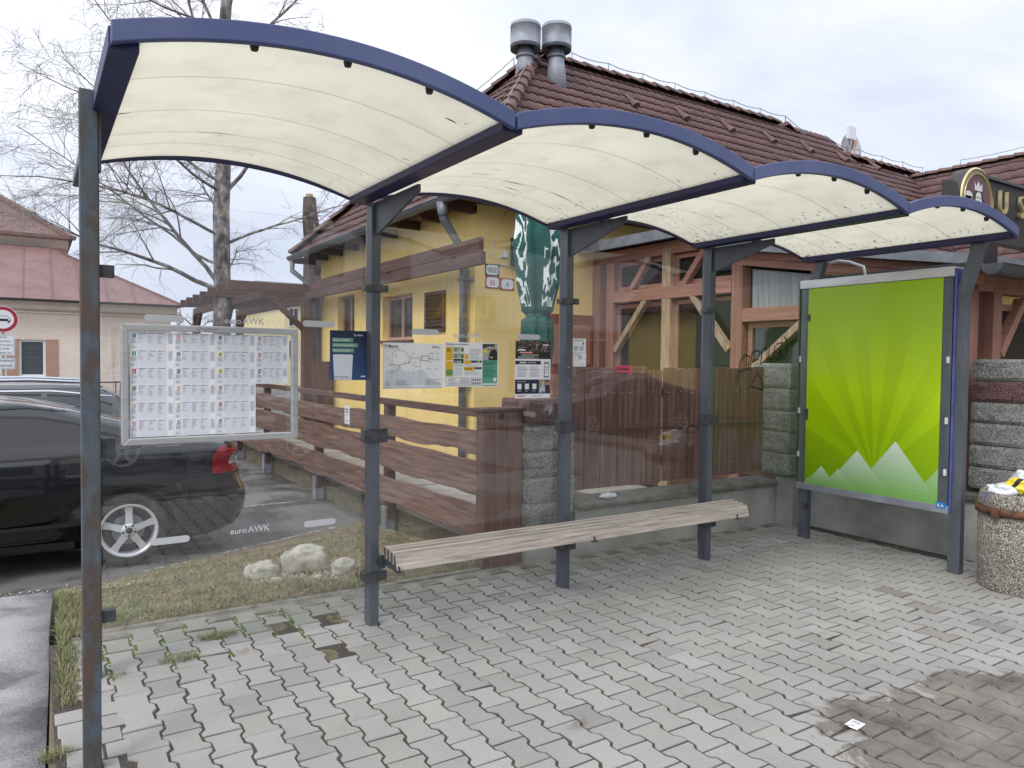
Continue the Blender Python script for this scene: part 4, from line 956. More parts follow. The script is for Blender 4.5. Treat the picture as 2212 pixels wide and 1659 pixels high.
b.greek(.02, .008, .1, .022, 2, lin((190, 80, 84)), 2); b.greek(.14, .010, .26, .018, 1, lin((150, 152, 160)), 2)
tag(b.build('promotion_poster', loc=(2.475, YG, 1.345)), 'tall poster with a dark town photo on top and navy band with a couple below', 'poster', 'sheets stuck on the shelter glass')

b = on_glass(1.185, 1.475); w_, h = .232, .292; b.slab(w_, h, lin((44, 54, 82)), .0012); b.grad(0, 0, w_, h, lin((60, 88, 136)), lin((38, 44, 70)), 1, 16)
gt = lin((116, 168, 138))
for t_, z, ww in (('Lístky na MHD', .225, .127), ('Cestovné poriadky', .195, .157), ('Dopravná karta', .164, .132)): b.rect(.014, z, .014+ww, z+.023, gt, 2); b.text(t_, .019, z+.006, .0165, W_, bold=.01)
b.text('UBIAN', .165, .262, .0125, W_, bold=.012); b.line([(.148, .276), (.158, .262), (.163, .266)], .002, W_); b.line([(.144, .27), (.152, .258)], .002, W_)
pts = []
for cxx, cyy, a0 in ((.132, .008, -90), (.132, .144, 0), (.026, .144, 90), (.026, .008, 180)):
    for k in range(5): a = R(a0+k*22.5); rr = .008 if cyy > .1 else .0; pts.append((cxx+rr*math.cos(a), cyy+rr*math.sin(a)-(0 if cyy > .1 else .006)))
b.poly(pts, lin((226, 230, 236)), 2); b.greek(.026, .010, .132, .026, 2, lin((140, 146, 156)), 3, .4); b.rect(.19, .018, .218, .026, W_, 3)
tag(b.build('app_poster', loc=(1.185, YG, 1.475)), 'dark blue poster with three green strips of white lettering and a blank white square', 'poster', 'sheets stuck on the shelter glass')

for (x0, z0, z1, lab) in ((2.965, 1.665, 1.765, 'upper white typed notice right of the second glass post'), (2.968, 1.565, 1.663, 'lower white typed notice right of the second glass post')):
    b = on_glass(x0, z0); w_, h = .118, z1-z0; b.slab(w_, h, lin((242, 244, 248)), .001); b.greek(.012, h-.018, .1, h-.008, 2, lin((140, 144, 160)))
    if z0 > 1.6: b.greek(.01, .012, .05, .045, 4, lin((120, 126, 140))); b.greek(.062, .012, .106, .045, 4, lin((120, 126, 140))); b.rect(.088, .055, .1, .075, lin((80, 90, 110)), 2)
    else: b.greek(.045, .05, .09, .075, 3, lin((150, 154, 164))); b.greek(.06, .014, .106, .02, 1, lin((150, 154, 164)))
    tag(b.build('paper_notice', loc=(x0, YG, z0)), lab, 'notice', 'sheets stuck on the shelter glass')
# ================================================================== WALLS, FENCES AND THE YELLOW HOUSE
# ---- low concrete wall, stone pillars, board fence
def rough_block(q, x0, x1, y0, y1, z0, z1, n=7, amp=.014, seed=0, mi=0):
    cx, cy, cz = (x0+x1)/2, (y0+y1)/2, (z0+z1)/2; sx, sy, sz = (x1-x0)/2, (y1-y0)/2, (z1-z0)/2
    faces = [((1, 0, 0), (0, 1, 0), (0, 0, 1)), ((-1, 0, 0), (0, -1, 0), (0, 0, 1)), ((0, 1, 0), (-1, 0, 0), (0, 0, 1)), ((0, -1, 0), (1, 0, 0), (0, 0, 1)), ((0, 0, 1), (1, 0, 0), (0, 1, 0)), ((0, 0, -1), (-1, 0, 0), (0, 1, 0))]
    for nn, a, b_ in faces:
        nn, a, b_ = Vector(nn), Vector(a), Vector(b_); base = len(q.v)
        for j in range(n+1):
            for i in range(n+1):
                u, v = 2*i/n-1, 2*j/n-1; p = nn+a*u+b_*v
                w_ = Vector((cx+p.x*sx, cy+p.y*sy, cz+p.z*sz)); e = max(abs(u), abs(v)); ed = max(0, (e-.72)/.28)**2
                if abs(nn.z) < .5:
                    d = amp*(noise.noise(w_*9+Vector((seed, 0, 0)))*.7+noise.noise(w_*24)*.5)*(1-ed)+amp*.4*(1-ed); w_ += nn*d
                ed2 = max(0, (max(abs(p.x), abs(p.y))-.9)/.1)*max(0, (abs(p.z)-.86)/.14)
                w_ -= Vector((math.copysign(.007, p.x) if abs(p.x) > .99 else 0, math.copysign(.007, p.y) if abs(p.y) > .99 else 0, 0))*ed2
                q.v.append(tuple(w_))
        for j in range(n):
            for i in range(n): k = base+j*(n+1)+i; q.face((k, k+1, k+n+2, k+n+1), (1, 1, 1), mi, False)
def pillar(lab, x0, x1, y0, y1, zs, red, cap=None):
    t = thing('stone_pillar', lab, 'pillar', ((x0+x1)/2, (y0+y1)/2, zs[0]), 'split stone pillars of the low wall')
    for i, (a, b_) in enumerate(zip(zs, zs[1:])):
        j = rnd.uniform(-.006, .006); q = MB(); rough_block(q, x0+j, x1+j*.5, y0-j, y1, a+.004, b_-.004, seed=i*7.3+x0)
        build('block', q, 'split_red' if i in red else 'split_grey', t, fix=False)
    q = MB(); q.box(x0+.03, x1-.03, y0+.03, y1-.03, zs[0], zs[-1]-.02); build('core', q, 'concrete', t)
    return t
pillar('stone pillar beside the big brown gate post, its upper block reddish', 2.985, 3.44, .60, 1.0, [.27, .475, .68, .885, 1.09, 1.30], (4,))
pillar('stone pillar at the inner corner of the low wall left of the poster case', 5.93, 6.34, .40, .84, [.50, .72, .93, 1.14, 1.36, 1.61], ())
pillar('stone pillar right of the poster case with one dark reddish block behind the bin', 6.20, 6.62, -1.52, -1.13, [.60, .78, .96, 1.14, 1.31, 1.48, 1.66], (4,))
lw = thing('low_wall', 'low grey concrete wall with a sloped cap behind the bench', 'wall', (4.6, .7, 0))
q = MB(); q.box(2.985, 3.46, .585, 1.01, -.19, .275); q.box(3.46, 6.3, .60, .86, -.19, .385); build('wall', q, 'concrete', lw, bevel=.01)
q = MB(); q.prism([(.565, .385), (.895, .385), (.895, .43), (.73, .475), (.565, .425)], 'X', 3.46, 6.0); build('cap', q, 'concrete_cap', lw, bevel=.006)
q = MB(); q.box(6.20, 6.62, -7.5, .599, -.19, .50); build('wall', q, 'concrete', lw, bevel=.01)
q = MB(); q.prism([(6.165, .50), (6.655, .50), (6.655, .55), (6.41, .595), (6.165, .55)], 'Y', -7.5, .399); build('cap', q, 'concrete_cap', lw, bevel=.006)
q = MB(); q.box(6.0, 6.3, .395, .5995, -.19, .48); build('wall', q, 'concrete', lw, bevel=.008)
bf = thing('board_fence', 'brown upright board fence with small bright nail heads standing on the low wall', 'fence', (4.7, .72, .46))
q = MB(); x = 3.47; nb = 0; bounds = []
while x < 5.92:
    wd = rnd.uniform(.155, .20); x1 = min(x+wd, 5.925); top = 1.555+rnd.uniform(-.012, .012)
    arch = 4.74 < (x+x1)/2 < 4.9
    if 4.35 < (x+x1)/2 < 4.6: top -= .02
    q = MB(); dy = rnd.uniform(-.006, .006); z0 = .515+rnd.uniform(-.012, .012)
    if arch:
        n = 8; poly = [(x+.004, z0), (x1-.004, z0)]+[((x+x1)/2+(x1-x-.008)/2*math.cos(math.pi*i/n), top-.05+.05*math.sin(math.pi*i/n)) for i in range(n+1)]
    else: poly = [(x+.004, z0), (x1-.004, z0), (x1-.004, top), (x+.004, top)]
    q.prism(poly, 'Y', .715+dy, .74+dy); o_ = build('board', q, 'plank_v', bf, bevel=.003); bounds.append((x, x1)); x = x1+rnd.choice((.001, .003, .012 if nb % 3 == 2 else .002)); nb += 1
q = MB(); q.box(3.45, 5.93, .745, .79, 1.28, 1.37); q.box(3.45, 5.93, .745, .79, .66, .75); q.box(3.46, 5.93, .70, .714, 1.0, 1.018) ; build('rail', q, 'timber_dark', bf)
q = MB()
for (a, c) in bounds:
    for f in (.25, .75):
        for z in (1.33, .63): q.lathe([(.0055, .705), (.0055, .712), (.003, .703)][:2], (a+(c-a)*f, 0, z+.01*rnd.uniform(-1, 1)), 6, 'Y')
build('nail_heads', q, 'chrome', bf)
b = Board((3.365, YG-.007, 1.525), (1, 0, 0), (0, 0, 1), (0, -1, 0)); b.slab(.165, .05, lin((214, 92, 112)), .0015); b.rect(.128, -.02, .165, .0, lin((214, 92, 112)), 0); b.text('DOXXbet', .014, .014, .028, K_, bold=.02); tag(b.build('sticker_sign', loc=(3.365, YG, 1.525)), 'pink sign lettered DOXXbet seen above the brown board fence', 'sign')

# ---- ramp with plank railing
rp = thing('access_ramp', 'pale concrete ramp rising behind the brown plank railing beside the yellow house', 'ramp', (3.6, 4, -.2))
q = MB(); 
for i in range(12):
    y0 = 1.02+i*.82; q.box(2.86, 4.498, y0, y0+.81, .07, .16+.012*(i % 2))
build('slab', q, 'deck', rp, bevel=.006); q = MB(); q.box(2.90, 4.497, 1.02, 10.8, -.195, .069); build('base', q, 'soil', rp)
q = MB(); q.beam((2.93, 1.02, .21), (2.93, 9.5, .21), .1, .09); q.beam((4.43, 1.02, .21), (4.43, 9.5, .21), .1, .09); build('edge_beam', q, 'timber_dark', rp)
rf = thing('plank_railing', 'brown wavy edged plank railing with a top handrail along the ramp', 'railing', (2.78, 4, -.2))
q = MB(); q.box(2.615, 2.972, .66, .78, -.02, 1.205); build('gate_post', q, 'timber_gate', rf, bevel=.008, label='broad red-brown end post')
q = MB(); q.box(2.585, 2.985, .64, .80, 1.206, 1.235); build('post_cap', q, 'timber_dark', rf, bevel=.008)
for (zc, h, seed) in ((.94, .215, 1), (.655, .29, 2), (.30, .27, 3)):
    for (ya, yb) in ((.70, 2.86), (2.87, 5.08), (5.09, 7.56), (7.57, 9.4)):
        q = MB(); n = 30; b0 = len(q.v)
        for i in range(n+1):
            y = ya+(yb-ya)*i/n; t = .035*noise.noise((y*1.3, seed*5, 0)); d = .06*noise.noise((y*1.1, seed*9, 4))+.015*noise.noise((y*5, seed, 2)); e = .004*noise.noise((y*3, seed, 8))
            for xx, zz in ((2.715+e, zc-h/2+d), (2.755+e, zc-h/2+d+.008), (2.755+e, zc+h/2+t-.012), (2.715+e, zc+h/2+t)): q.v.append((xx, y, zz))
        for i in range(n):
            for c in range(4): q.face((b0+i*4+c, b0+i*4+(c+1) % 4, b0+(i+1)*4+(c+1) % 4, b0+(i+1)*4+c))
        q.face((b0+3, b0+2, b0+1, b0)); q.face((b0+n*4, b0+n*4+1, b0+n*4+2, b0+n*4+3)); build('plank', q, 'plank', rf, bevel=.008)
for y in (2.86, 5.08, 7.56, 9.4):
    p_ = MB(); p_.box(2.757, 2.85, y-.05, y+.05, -.02, 1.14); p_ = build('post', p_, 'timber_dark', rf, bevel=.005)
    q = MB(); q.box(2.735, 2.756, y-.045, y+.045, -.19, .10); q.lathe([(.01, 2.73), (.01, 2.735)], (0, y, .05), 8, 'X'); q.lathe([(.01, 2.73), (.01, 2.735)], (0, y, .0), 8, 'X'); q.box(2.75, 2.85, y-.03, y+.03, -.19, -.02); build('shoe', q, 'zinc', p_)
q = MB(); q.box(2.745, 2.80, .66, 9.45, 1.141, 1.205); build('handrail', q, 'timber_dark', rf, bevel=.006)
b = Board((2.712, 3.92, .865), (0, -1, 0), (0, 0, 1), (-1, 0, 0)); b.slab(.16, .21, lin((220, 222, 228)), .001); b.greek(.02, .12, .14, .18, 2, lin((120, 124, 150)), 1, .6, .2); b.greek(.04, .09, .13, .105, 1, lin((120, 124, 150))); b.line([(.03, .03), (.06, .05), (.10, .035), (.13, .045)], .006, lin((80, 84, 100))); b.line([(.04, .07), (.05, .04)], .005, lin((80, 84, 100)))
tag(b.build('paper_notice', loc=(2.712, 3.9, .865)), 'small wrinkled white paper pinned to the top plank of the ramp railing', 'notice')

# ---- the yellow house
XW, YW, XE, YE, ZE = 4.50, 4.08, 4.10, 3.68, 3.62
YR, ZR = 7.1, 7.14; XA = 7.5
hs = thing('yellow_house', 'yellow plastered house with a brown tiled hip roof and two steel vent cowls', 'house', (XW, YW, 0))
wins = [(5.93, 7.05, 1.90, 2.60, 'window'), (8.3, 9.15, 1.9, 2.75, 'window')]
q = MB()
def wall_holes(q, axis_pt, a0, a1, z0, z1, holes, th, mk_pt):
    """wall slab in (a,z) with rectangular holes."""
    xs = sorted({a0, a1}|{h[0] for h in holes}|{h[1] for h in holes}); zs = sorted({z0, z1}|{h[2] for h in holes}|{h[3] for h in holes})
    def solid(i, j):
        ca, cz = (xs[i]+xs[i+1])/2, (zs[j]+zs[j+1])/2; return not any(h[0] < ca < h[1] and h[2] < cz < h[3] for h in holes)
    for i in range(len(xs)-1):
        for j in range(len(zs)-1):
            if not solid(i, j): continue
            A, Bq, C, D = xs[i], xs[i+1], zs[j], zs[j+1]
            q.add([mk_pt(A, C, 0), mk_pt(Bq, C, 0), mk_pt(Bq, D, 0), mk_pt(A, D, 0)], [(0, 1, 2, 3)])
            q.add([mk_pt(A, C, th), mk_pt(Bq, C, th), mk_pt(Bq, D, th), mk_pt(A, D, th)], [(3, 2, 1, 0)])
    for h in holes:
        for (p, r_) in (((h[0], h[2]), (h[1], h[2])), ((h[1], h[2]), (h[1], h[3])), ((h[1], h[3]), (h[0], h[3])), ((h[0], h[3]), (h[0], h[2]))):
            q.add([mk_pt(*p, 0), mk_pt(*r_, 0), mk_pt(*r_, th), mk_pt(*p, th)], [(0, 1, 2, 3)])
lou = (4.90, 5.45, 2.02, 2.53)
wall_holes(q, None, YW, 10.1, -.2, 3.75, [w[:4] for w in wins]+[lou], .3, lambda a, z, d: (XW+d, a, z))
q.add([(XW, YW, -.2), (20, YW, -.2), (20, YW, 3.75), (XW, YW, 3.75)], [(0, 1, 2, 3)]); q.add([(XW, 10.1, -.2), (20, 10.1, -.2), (20, 10.1, 3.75), (XW, 10.1, 3.75)], [(0, 1, 2, 3)]); q.add([(20, YW, -.2), (20, 10.1, -.2), (20, 10.1, 3.75), (20, YW, 3.75)], [(0, 1, 2, 3)])
build('wall', q, 'plaster_y', hs, fix=False)
for (y0, y1, z0, z1, nm) in wins:
    q = MB()
    for (a, c, e, f) in ((y0, y1, z0, z0+.055), (y0, y1, z1-.055, z1), (y0, y0+.055, z0+.056, z1-.056), (y1-.055, y1, z0+.056, z1-.056), ((y0+y1)/2-.03, (y0+y1)/2+.03, z0+.056, z1-.056)): q.box(XW+.10, XW+.17, a, c, e, f)
    w_ = build('window', q, 'plaster_band', hs)
    q = MB(); q.box(XW+.13, XW+.14, y0+.05, y1-.05, z0+.05, z1-.05); build('pane', q, 'darkglass', w_)
    q = MB(); q.box(XW-.05, XW+.15, y0-.05, y1+.05, z0-.035, z0-.002); build('sill', q, 'soffit', w_)
q = MB(); fr2 = lou
for (a, c, e, f) in ((fr2[0]-.03, fr2[1]+.03, fr2[2]-.03, fr2[2]+.02), (fr2[0]-.03, fr2[1]+.03, fr2[3]-.02, fr2[3]+.03), (fr2[0]-.03, fr2[0]+.02, fr2[2]+.021, fr2[3]-.021), (fr2[1]-.02, fr2[1]+.03, fr2[2]+.021, fr2[3]-.021)): q.box(XW-.03, XW+.12, a, c, e, f)
lv = build('louvre', q, 'timber_dark', hs)
q = MB()
for i in range(8): z = fr2[2]+.04+i*.058; q.beam((XW+.0, fr2[0]+.021, z), (XW+.0, fr2[1]-.021, z), .012, .075, up=(-.6, 0, .8))
build('blade', q, 'timber_dark', lv); q = MB(); q.box(XW+.125, XW+.14, fr2[0], fr2[1], fr2[2], fr2[3]); build('backing', q, 'black', lv)
# roof: tiles laid in courses, wavy across and stepped down the slope
def tiles(q, o, ud, vd, nn, W, Ln, inside, tw=.19, tl=.30, sub=5, amp=.018, step=.024):
    o, ud, vd, nn = Vector(o), Vector(ud).normalized(), Vector(vd).normalized(), Vector(nn).normalized()
    rows, colsn = int(Ln/tl+.999), int(W/tw+.999)
    for r_ in range(rows):
        run = None
        for c in range(colsn):
            um, vm = (c+.5)*tw, (r_+.5)*tl
            if not inside(um, vm): continue
            sh_ = rnd.uniform(.86, 1.08); col = (sh_*rnd.uniform(.97, 1.03), sh_, sh_); b = len(q.v); dz = rnd.gauss(0, .002)
            for k in range(sub+1):
                f = k/sub; hgt = amp*(math.sin(2*math.pi*f-.6)*.5+.35*math.sin(4*math.pi*f))
                u = (c+f)*tw
                for v, hh in ((r_*tl-.02, step+hgt), ((r_+1)*tl, hgt*.9+.002), (r_*tl-.02, step+hgt-.022)):
                    q.v.append(tuple(o+ud*u+vd*v+nn*(hh+dz)))
            for k in range(sub):
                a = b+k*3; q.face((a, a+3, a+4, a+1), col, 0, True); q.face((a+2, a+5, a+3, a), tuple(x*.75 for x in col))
def caps(q, p0, p1, r=.125, l=.36):
    p0, p1 = Vector(p0), Vector(p1); d = p1-p0; n = max(1, int(d.length/l)); d.normalize(); a = d.cross(Vector((0, 0, 1))).normalized(); c = a.cross(d)
    for i in range(n):
        b = len(q.v)
        for (t, rr, up) in ((i*l-.03, r*1.12, .02), ((i+1)*l, r*.95, .0)):
            for k in range(9): th = math.pi*k/8; q.v.append(tuple(p0+d*t+a*rr*math.cos(th)+c*(rr*.75*math.sin(th)+up-.03)))
        for k in range(8): q.face((b+k, b+k+1, b+k+10, b+k+9), sm=True)
        q.face([b+k for k in range(9)]); q.face([b+9+k for k in reversed(range(9))])
hr = YR-YE                      # horizontal run of the slopes
sl = math.hypot(hr, ZR-ZE); cs, sn = hr/sl, (ZR-ZE)/sl
dXA = XA-XE
rb = MB()                       # underlay so no light shows between tiles
rb.add([(XE, YE, ZE), (16.2, YE, ZE), (16.2, YR, ZR-.01), (XA, YR, ZR-.01), (XE, 10.52, ZE), (16.2, 10.52, ZE), (24, YE, ZE-.08), (24, YR, ZR-.40), (24, 10.52, ZE-.08), (16.2, YE, ZE-.08), (16.2, YR, ZR-.40), (16.2, 10.52, ZE-.08)], [(0, 1, 2, 3), (0, 3, 4), (4, 3, 2, 5), (9, 6, 7, 10), (11, 10, 7, 8), (1, 9, 10, 2), (5, 2, 10, 11)])
roof = build('roof', rb, 'soffit', hs)
q = MB()
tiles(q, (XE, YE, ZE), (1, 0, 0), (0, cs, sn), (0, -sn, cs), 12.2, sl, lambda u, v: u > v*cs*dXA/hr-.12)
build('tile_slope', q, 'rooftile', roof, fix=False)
q = MB()
sl2 = math.hypot(dXA, ZR-ZE); c2, s2 = dXA/sl2, (ZR-ZE)/sl2
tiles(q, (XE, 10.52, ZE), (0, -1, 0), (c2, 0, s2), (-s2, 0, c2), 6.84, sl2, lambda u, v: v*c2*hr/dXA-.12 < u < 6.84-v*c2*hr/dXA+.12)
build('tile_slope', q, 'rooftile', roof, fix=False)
q = MB()                        # lower continuation of the ridge to the right
ZR2 = ZR-.30; ta = math.atan2(ZR2-ZE, hr)
tiles(q, (XE+12.2, YE, ZE-.06), (1, 0, 0), (0, math.cos(ta), math.sin(ta)), (0, -math.sin(ta), math.cos(ta)), 7.6, math.hypot(hr, ZR2-ZE), lambda u, v: True)
build('tile_slope', q, 'rooftile', roof, fix=False)
for p0, p1 in (((XE-.02, YE-.02, ZE+.06), (XA, YR, ZR+.07)), ((XE-.02, 10.54, ZE+.06), (XA, YR, ZR+.07)), ((XA, YR, ZR+.06), (14.6, YR, ZR+.06)), ((14.6, YR, ZR+.04), (15.6, YR, ZR2+.05)), ((15.6, YR, ZR2+.03), (22.5, YR, ZR2+.03))):
    q = MB(); caps(q, p0, p1); build('ridge_caps', q, 'capt', roof, fix=False)
q = MB(); q.add([(XE, YE, ZE-.02), (XW, YW, ZE-.02), (XW, 10.1, ZE-.02), (XE, 10.52, ZE-.02)], [(0, 1, 2, 3)]); q.add([(XE, YE, ZE-.021), (24, YE, ZE-.021), (24, YW, ZE-.021), (XW, YW, ZE-.021)], [(0, 1, 2, 3)])
for i in range(9): y = YE+.4+i*.8; q.box(XE+.02, XW+.02, y, y+.1, ZE-.14, ZE-.025)
build('soffit', q, 'soffit', hs)
def gutter_run(q, p0, p1, r=.075):
    p0, p1 = Vector(p0), Vector(p1); d = (p1-p0).normalized(); a = d.cross(Vector((0, 0, 1))).normalized(); n = 9; b = len(q.v)
    for p in (p0, p1):
        for rr in (r, r*.9):
            for k in range(n): th = math.pi+math.pi*k/(n-1); q.v.append(tuple(p+a*rr*math.cos(th)+Vector((0, 0, rr*math.sin(th)))))
    for k in range(n-1):
        q.face((b+k, b+k+1, b+2*n+k+1, b+2*n+k), sm=True); q.face((b+n+k+1, b+n+k, b+3*n+k, b+3*n+k+1), sm=True)
    for e in (0, 2*n): q.face([b+e+k for k in range(n)])
    for k in (0, n-1): q.face((b+k, b+n+k, b+3*n+k, b+2*n+k))
    q.tube([p0+a*r, p1+a*r], .010, 6); q.tube([p0-a*r, p1-a*r], .010, 6)
q = MB(); gutter_run(q, (XE-.06, YE-.05, ZE-.0), (XE-.06, 10.6, ZE-.03)); gutter_run(q, (XE+.02, YE-.06, ZE-.0), (20, YE-.06, ZE-.02)); gt_ = build('gutter', q, 'gutter', hs, fix=False)
q = MB(); q.tube([(XE-.06, YE+.42, ZE-.05), (XE-.06, YE+.42, ZE-.22), (XE-.05, YE+.42, ZE-.26), (XW-.09, YW+.16, ZE-.62), (XW-.08, YW+.16, ZE-.70), (XW-.08, YW+.16, .1)], .052, 12); q.lathe([(.05, ZE-.24), (.062, ZE-.2), (.085, ZE-.06)], (XE-.06, YE+.42, 0), 12)
for z in (2.62, 1.3): q.box(XW-.14, XW+.01, YW+.10, YW+.22, z, z+.03); q.box(XW-.10, XW+.06, YW+.02, YW+.10, z, z+.03)
build('downpipe', q, 'gutter', gt_, fix=False)
q = MB(); q.tube([(XE-.06, 10.45, ZE-.05), (XE-.06, 10.45, ZE-.3), (XW-.08, 10.1, ZE-.7), (XW-.08, 10.1, .1)], .05, 10); build('downpipe', q, 'gutter', gt_, fix=False)
# vent cowls by the apex
def cowl(x, y, zb, r):
    q = MB(); q.lathe([(r*1.35, zb-.75), (r*1.0, zb-.16), (r*.88, zb-.06), (r*.88, zb)], (x, y, 0), 24); c = build('vent_cowl', q, 'zinc', roof, fix=False)
    q = MB(); q.prism([(x-r*1.9, y-.30), (x+r*1.5, y-.34), (x+r*1.3, y+.1), (x-r*1.1, y+.1)], 'Z', zb-.52, zb-.50); 
    for i_, v_ in enumerate(q.v): q.v[i_] = (v_[0], v_[1], v_[2]+(v_[1]-y)*.9+.02)
    build('flashing', q, 'zinc', c, fix=False)
    q = MB(); q.lathe([(r*.88, zb-.01), (r*1.06, zb), (r*1.06, zb+.03), (r*.85, zb+.04), (r*.83, zb+.22)], (x, y, 0), 28); build('collar', q, 'zinc', c, fix=False)
    R2 = r*1.66; h0, h1 = zb+.13, zb+.56; q = MB(); q.lathe([(r*.8, h0+.10), (R2*.98, h0+.002), (R2, h0), (R2, h0+.055), (R2*1.012, h0+.057), (R2*1.012, h0+.066), (R2, h0+.068), (R2, h1-.06), (R2*1.012, h1-.058), (R2*1.012, h1-.05), (R2, h1-.048), (R2*.985, h1-.006), (R2*.95, h1), (.01, h1+.012)], (x, y, 0), 48, sm=False)
    hd = build('hood', q, 'zinc', c, fix=False)
    for pl_ in hd.data.polygons: pl_.use_smooth = abs(pl_.normal.z) < .3
cowl(6.93, 6.62, 6.84, .158); cowl(7.52, 6.52, 6.93, .158)
# conductor wire along hip and ridge
def wire(p0, p1, n, sag, hh=.22, par=None):
    q = MB()
    p0, p1 = Vector(p0), Vector(p1)
    for i in range(n+1):
        p = p0.lerp(p1, i/n)
        q.tube([p, p+Vector((0, 0, hh))], .010, 5)
        if i < n:
            p2 = p0.lerp(p1, (i+1)/n); q.tube([p.lerp(p2, t)+Vector((0, 0, hh-sag*4*t*(1-t)+.0)) for t in (0, .25, .5, .75, 1)], .0085, 5)
    build('conductor_wire', q, 'zinc', par or roof, fix=False)
wire((XA+.8, YR, ZR+.05), (14.6, YR, ZR+.05), 7, .04); wire((14.6, YR, ZR+.05), (15.6, YR, ZR2+.05), 1, .03); wire((15.6, YR, ZR2+.05), (20.6, YR, ZR2+.05), 5, .04)
wire((XE+.3, 10.2, ZE+.4), (XA-.3, YR+.3, ZR-.2), 4, .03); wire((XE+.5, YE+.5, ZE+.6), (XA-.5, YR-.5, ZR-.4), 5, .03, .10)
q = MB()                       # vent tiles in a row below the ridge
for i in range(7):
    x = 9.2+i*1.32; v = sl-.95; p = Vector((x, YE+cs*v, ZE+sn*v+.05)); b = len(q.v)
    for t, rr in ((-.22, .085), (.22, .02)):
        for k in range(7): th = math.pi*k/6; q.v.append((p.x+rr*math.cos(th), p.y+cs*t-sn*rr*math.sin(th), p.z+sn*t+cs*rr*math.sin(th)))
    for k in range(6): q.face((b+k, b+k+1, b+k+8, b+k+7), sm=True)
    q.face([b+k for k in range(7)])
build_each('vent_tile', q, 'capt', roof, fix=False)
q = MB(); v = sl*.52; p = Vector((13.2, YE+cs*v, ZE+sn*v)); q.lathe([(.13, p.y-.3), (.14, p.y-.26), (.14, p.y+.5)], (p.x, 0, p.z+.16), 20, 'Y'); q.box(p.x-.16, p.x+.16, p.y-.2, p.y+.3, p.z-.2, p.z+.1); build('roof_hatch', q, 'capt', roof)
# antenna and dish
an = thing('panel_antenna', 'small white square panel antenna on a pole above the tiled ridge', 'antenna', (17.25, YR+.1, ZR2))
q = MB(); q.tube([(17.3, YR+.1, ZR2-.3), (17.27, YR+.1, ZR2+.72)], .03, 8); build('pole', q, 'pole', an); q = MB(); q.box(17.06, 17.40, YR-.02, YR+.05, ZR2+.46, ZR2+.82); build('panel', q, 'white_pvc', an, bevel=.02)
q = MB(); b0 = len(q.v); nn_ = 24
for j, (rr, dd) in enumerate(((.001, .12), (.2, .10), (.36, .05), (.46, 0))):
    for k in range(nn_): t = 2*math.pi*k/nn_; q.v.append((17.75+rr*math.cos(t), YR+.35+dd, ZR2+.35+rr*math.sin(t)))
for j in range(3):
    for k in range(nn_): q.face((j*nn_+k, j*nn_+(k+1) % nn_, (j+1)*nn_+(k+1) % nn_, (j+1)*nn_+k), sm=True)
ds = build('satellite_dish', q, mk('rust_streaked_dish', lin((206, 206, 208)), lin((170, 110, 70)), 3, .5, stretch=(4, 1, .4), lo=.56, hi=.62), loc=(17.75, YR+.3, ZR2)); tag(ds, 'round white satellite dish with rust streaks behind the roof ridge', 'satellite dish')
sm_ = ds.modifiers.new('thick', 'SOLIDIFY'); sm_.thickness = .012

# house number plates, box, cable
for (t_, xc, zc, cc, lab) in (('9800', 4.752, 2.775, (40, 44, 50), 'white number plate 9800 with dark border on the yellow wall'), ('86', 4.757, 2.615, (164, 52, 52), 'white number plate 86 with red border below plate 9800'), ('A', 4.985, 2.605, (164, 52, 52), 'white plate lettered A with red border right of plate 86')):
    b = Board((xc-.105, YW-.012, zc-.075), (1, 0, 0), (0, 0, 1), (0, -1, 0)); b.slab(.212, .152, lin(cc), .008); c4 = .025
    b.poly([(.012+c4, .012), (.2-c4, .012), (.2, .012+c4), (.2, .14-c4), (.2-c4, .14), (.012+c4, .14), (.012, .14-c4), (.012, .012+c4)], lin((224, 228, 230)), 1)
    b.text(t_, .106, .036, .105, lin((44, 46, 50)) if t_ != '86' else lin((170, 48, 56)), 'CENTER', 2, -.004, .78); tag(b.build('number_plate', loc=(xc, YW, zc)), lab, 'number plate', 'house number plates')
q = MB(); q.box(5.03, 5.42, YW-.15, YW-.002, 2.86, 3.22); tag(build('meter_box', q, 'green_box', bevel=.01, loc=(5.2, YW, 2.86)), 'dark green metal box on the yellow wall left of the folded parasol', 'box')
q = MB(); q.box(4.90, 4.97, YW-.05, YW-.002, 2.95, 3.03); q.tube([(4.9, YW-.02, 2.97), (4.84, YW-.02, 2.93), (4.86, YW-.02, 2.86), (4.97, YW-.02, 2.85), (5.05, YW-.03, 2.83)], .009, 6); q.tube([(4.72, YW-.01, 2.93), (4.72, YW-.012, 3.02), (4.98, YW-.012, 3.62)], .006, 6)
tag(build('junction_box', q, 'white_pvc', loc=(4.93, YW, 2.95)), 'small white junction box with black cable on the yellow wall', 'junction box')
q = MB(); q.lathe([(.075, -.03), (.075, 0)], (0, 0, 0), 20, 'X'); q.lathe([(.002, -.085), (.045, -.07), (.06, -.03)], (0, 0, 0), 18, 'X', mi=1); q.v = [(x+XW-.002, y+8.15, z+1.83) for x, y, z in q.v]
tag(build('wall_lamp', q, ['black', 'sticker'], loc=(XW, 8.15, 1.83)), 'round black wall lamp with frosted globe on the yellow wall', 'lamp')

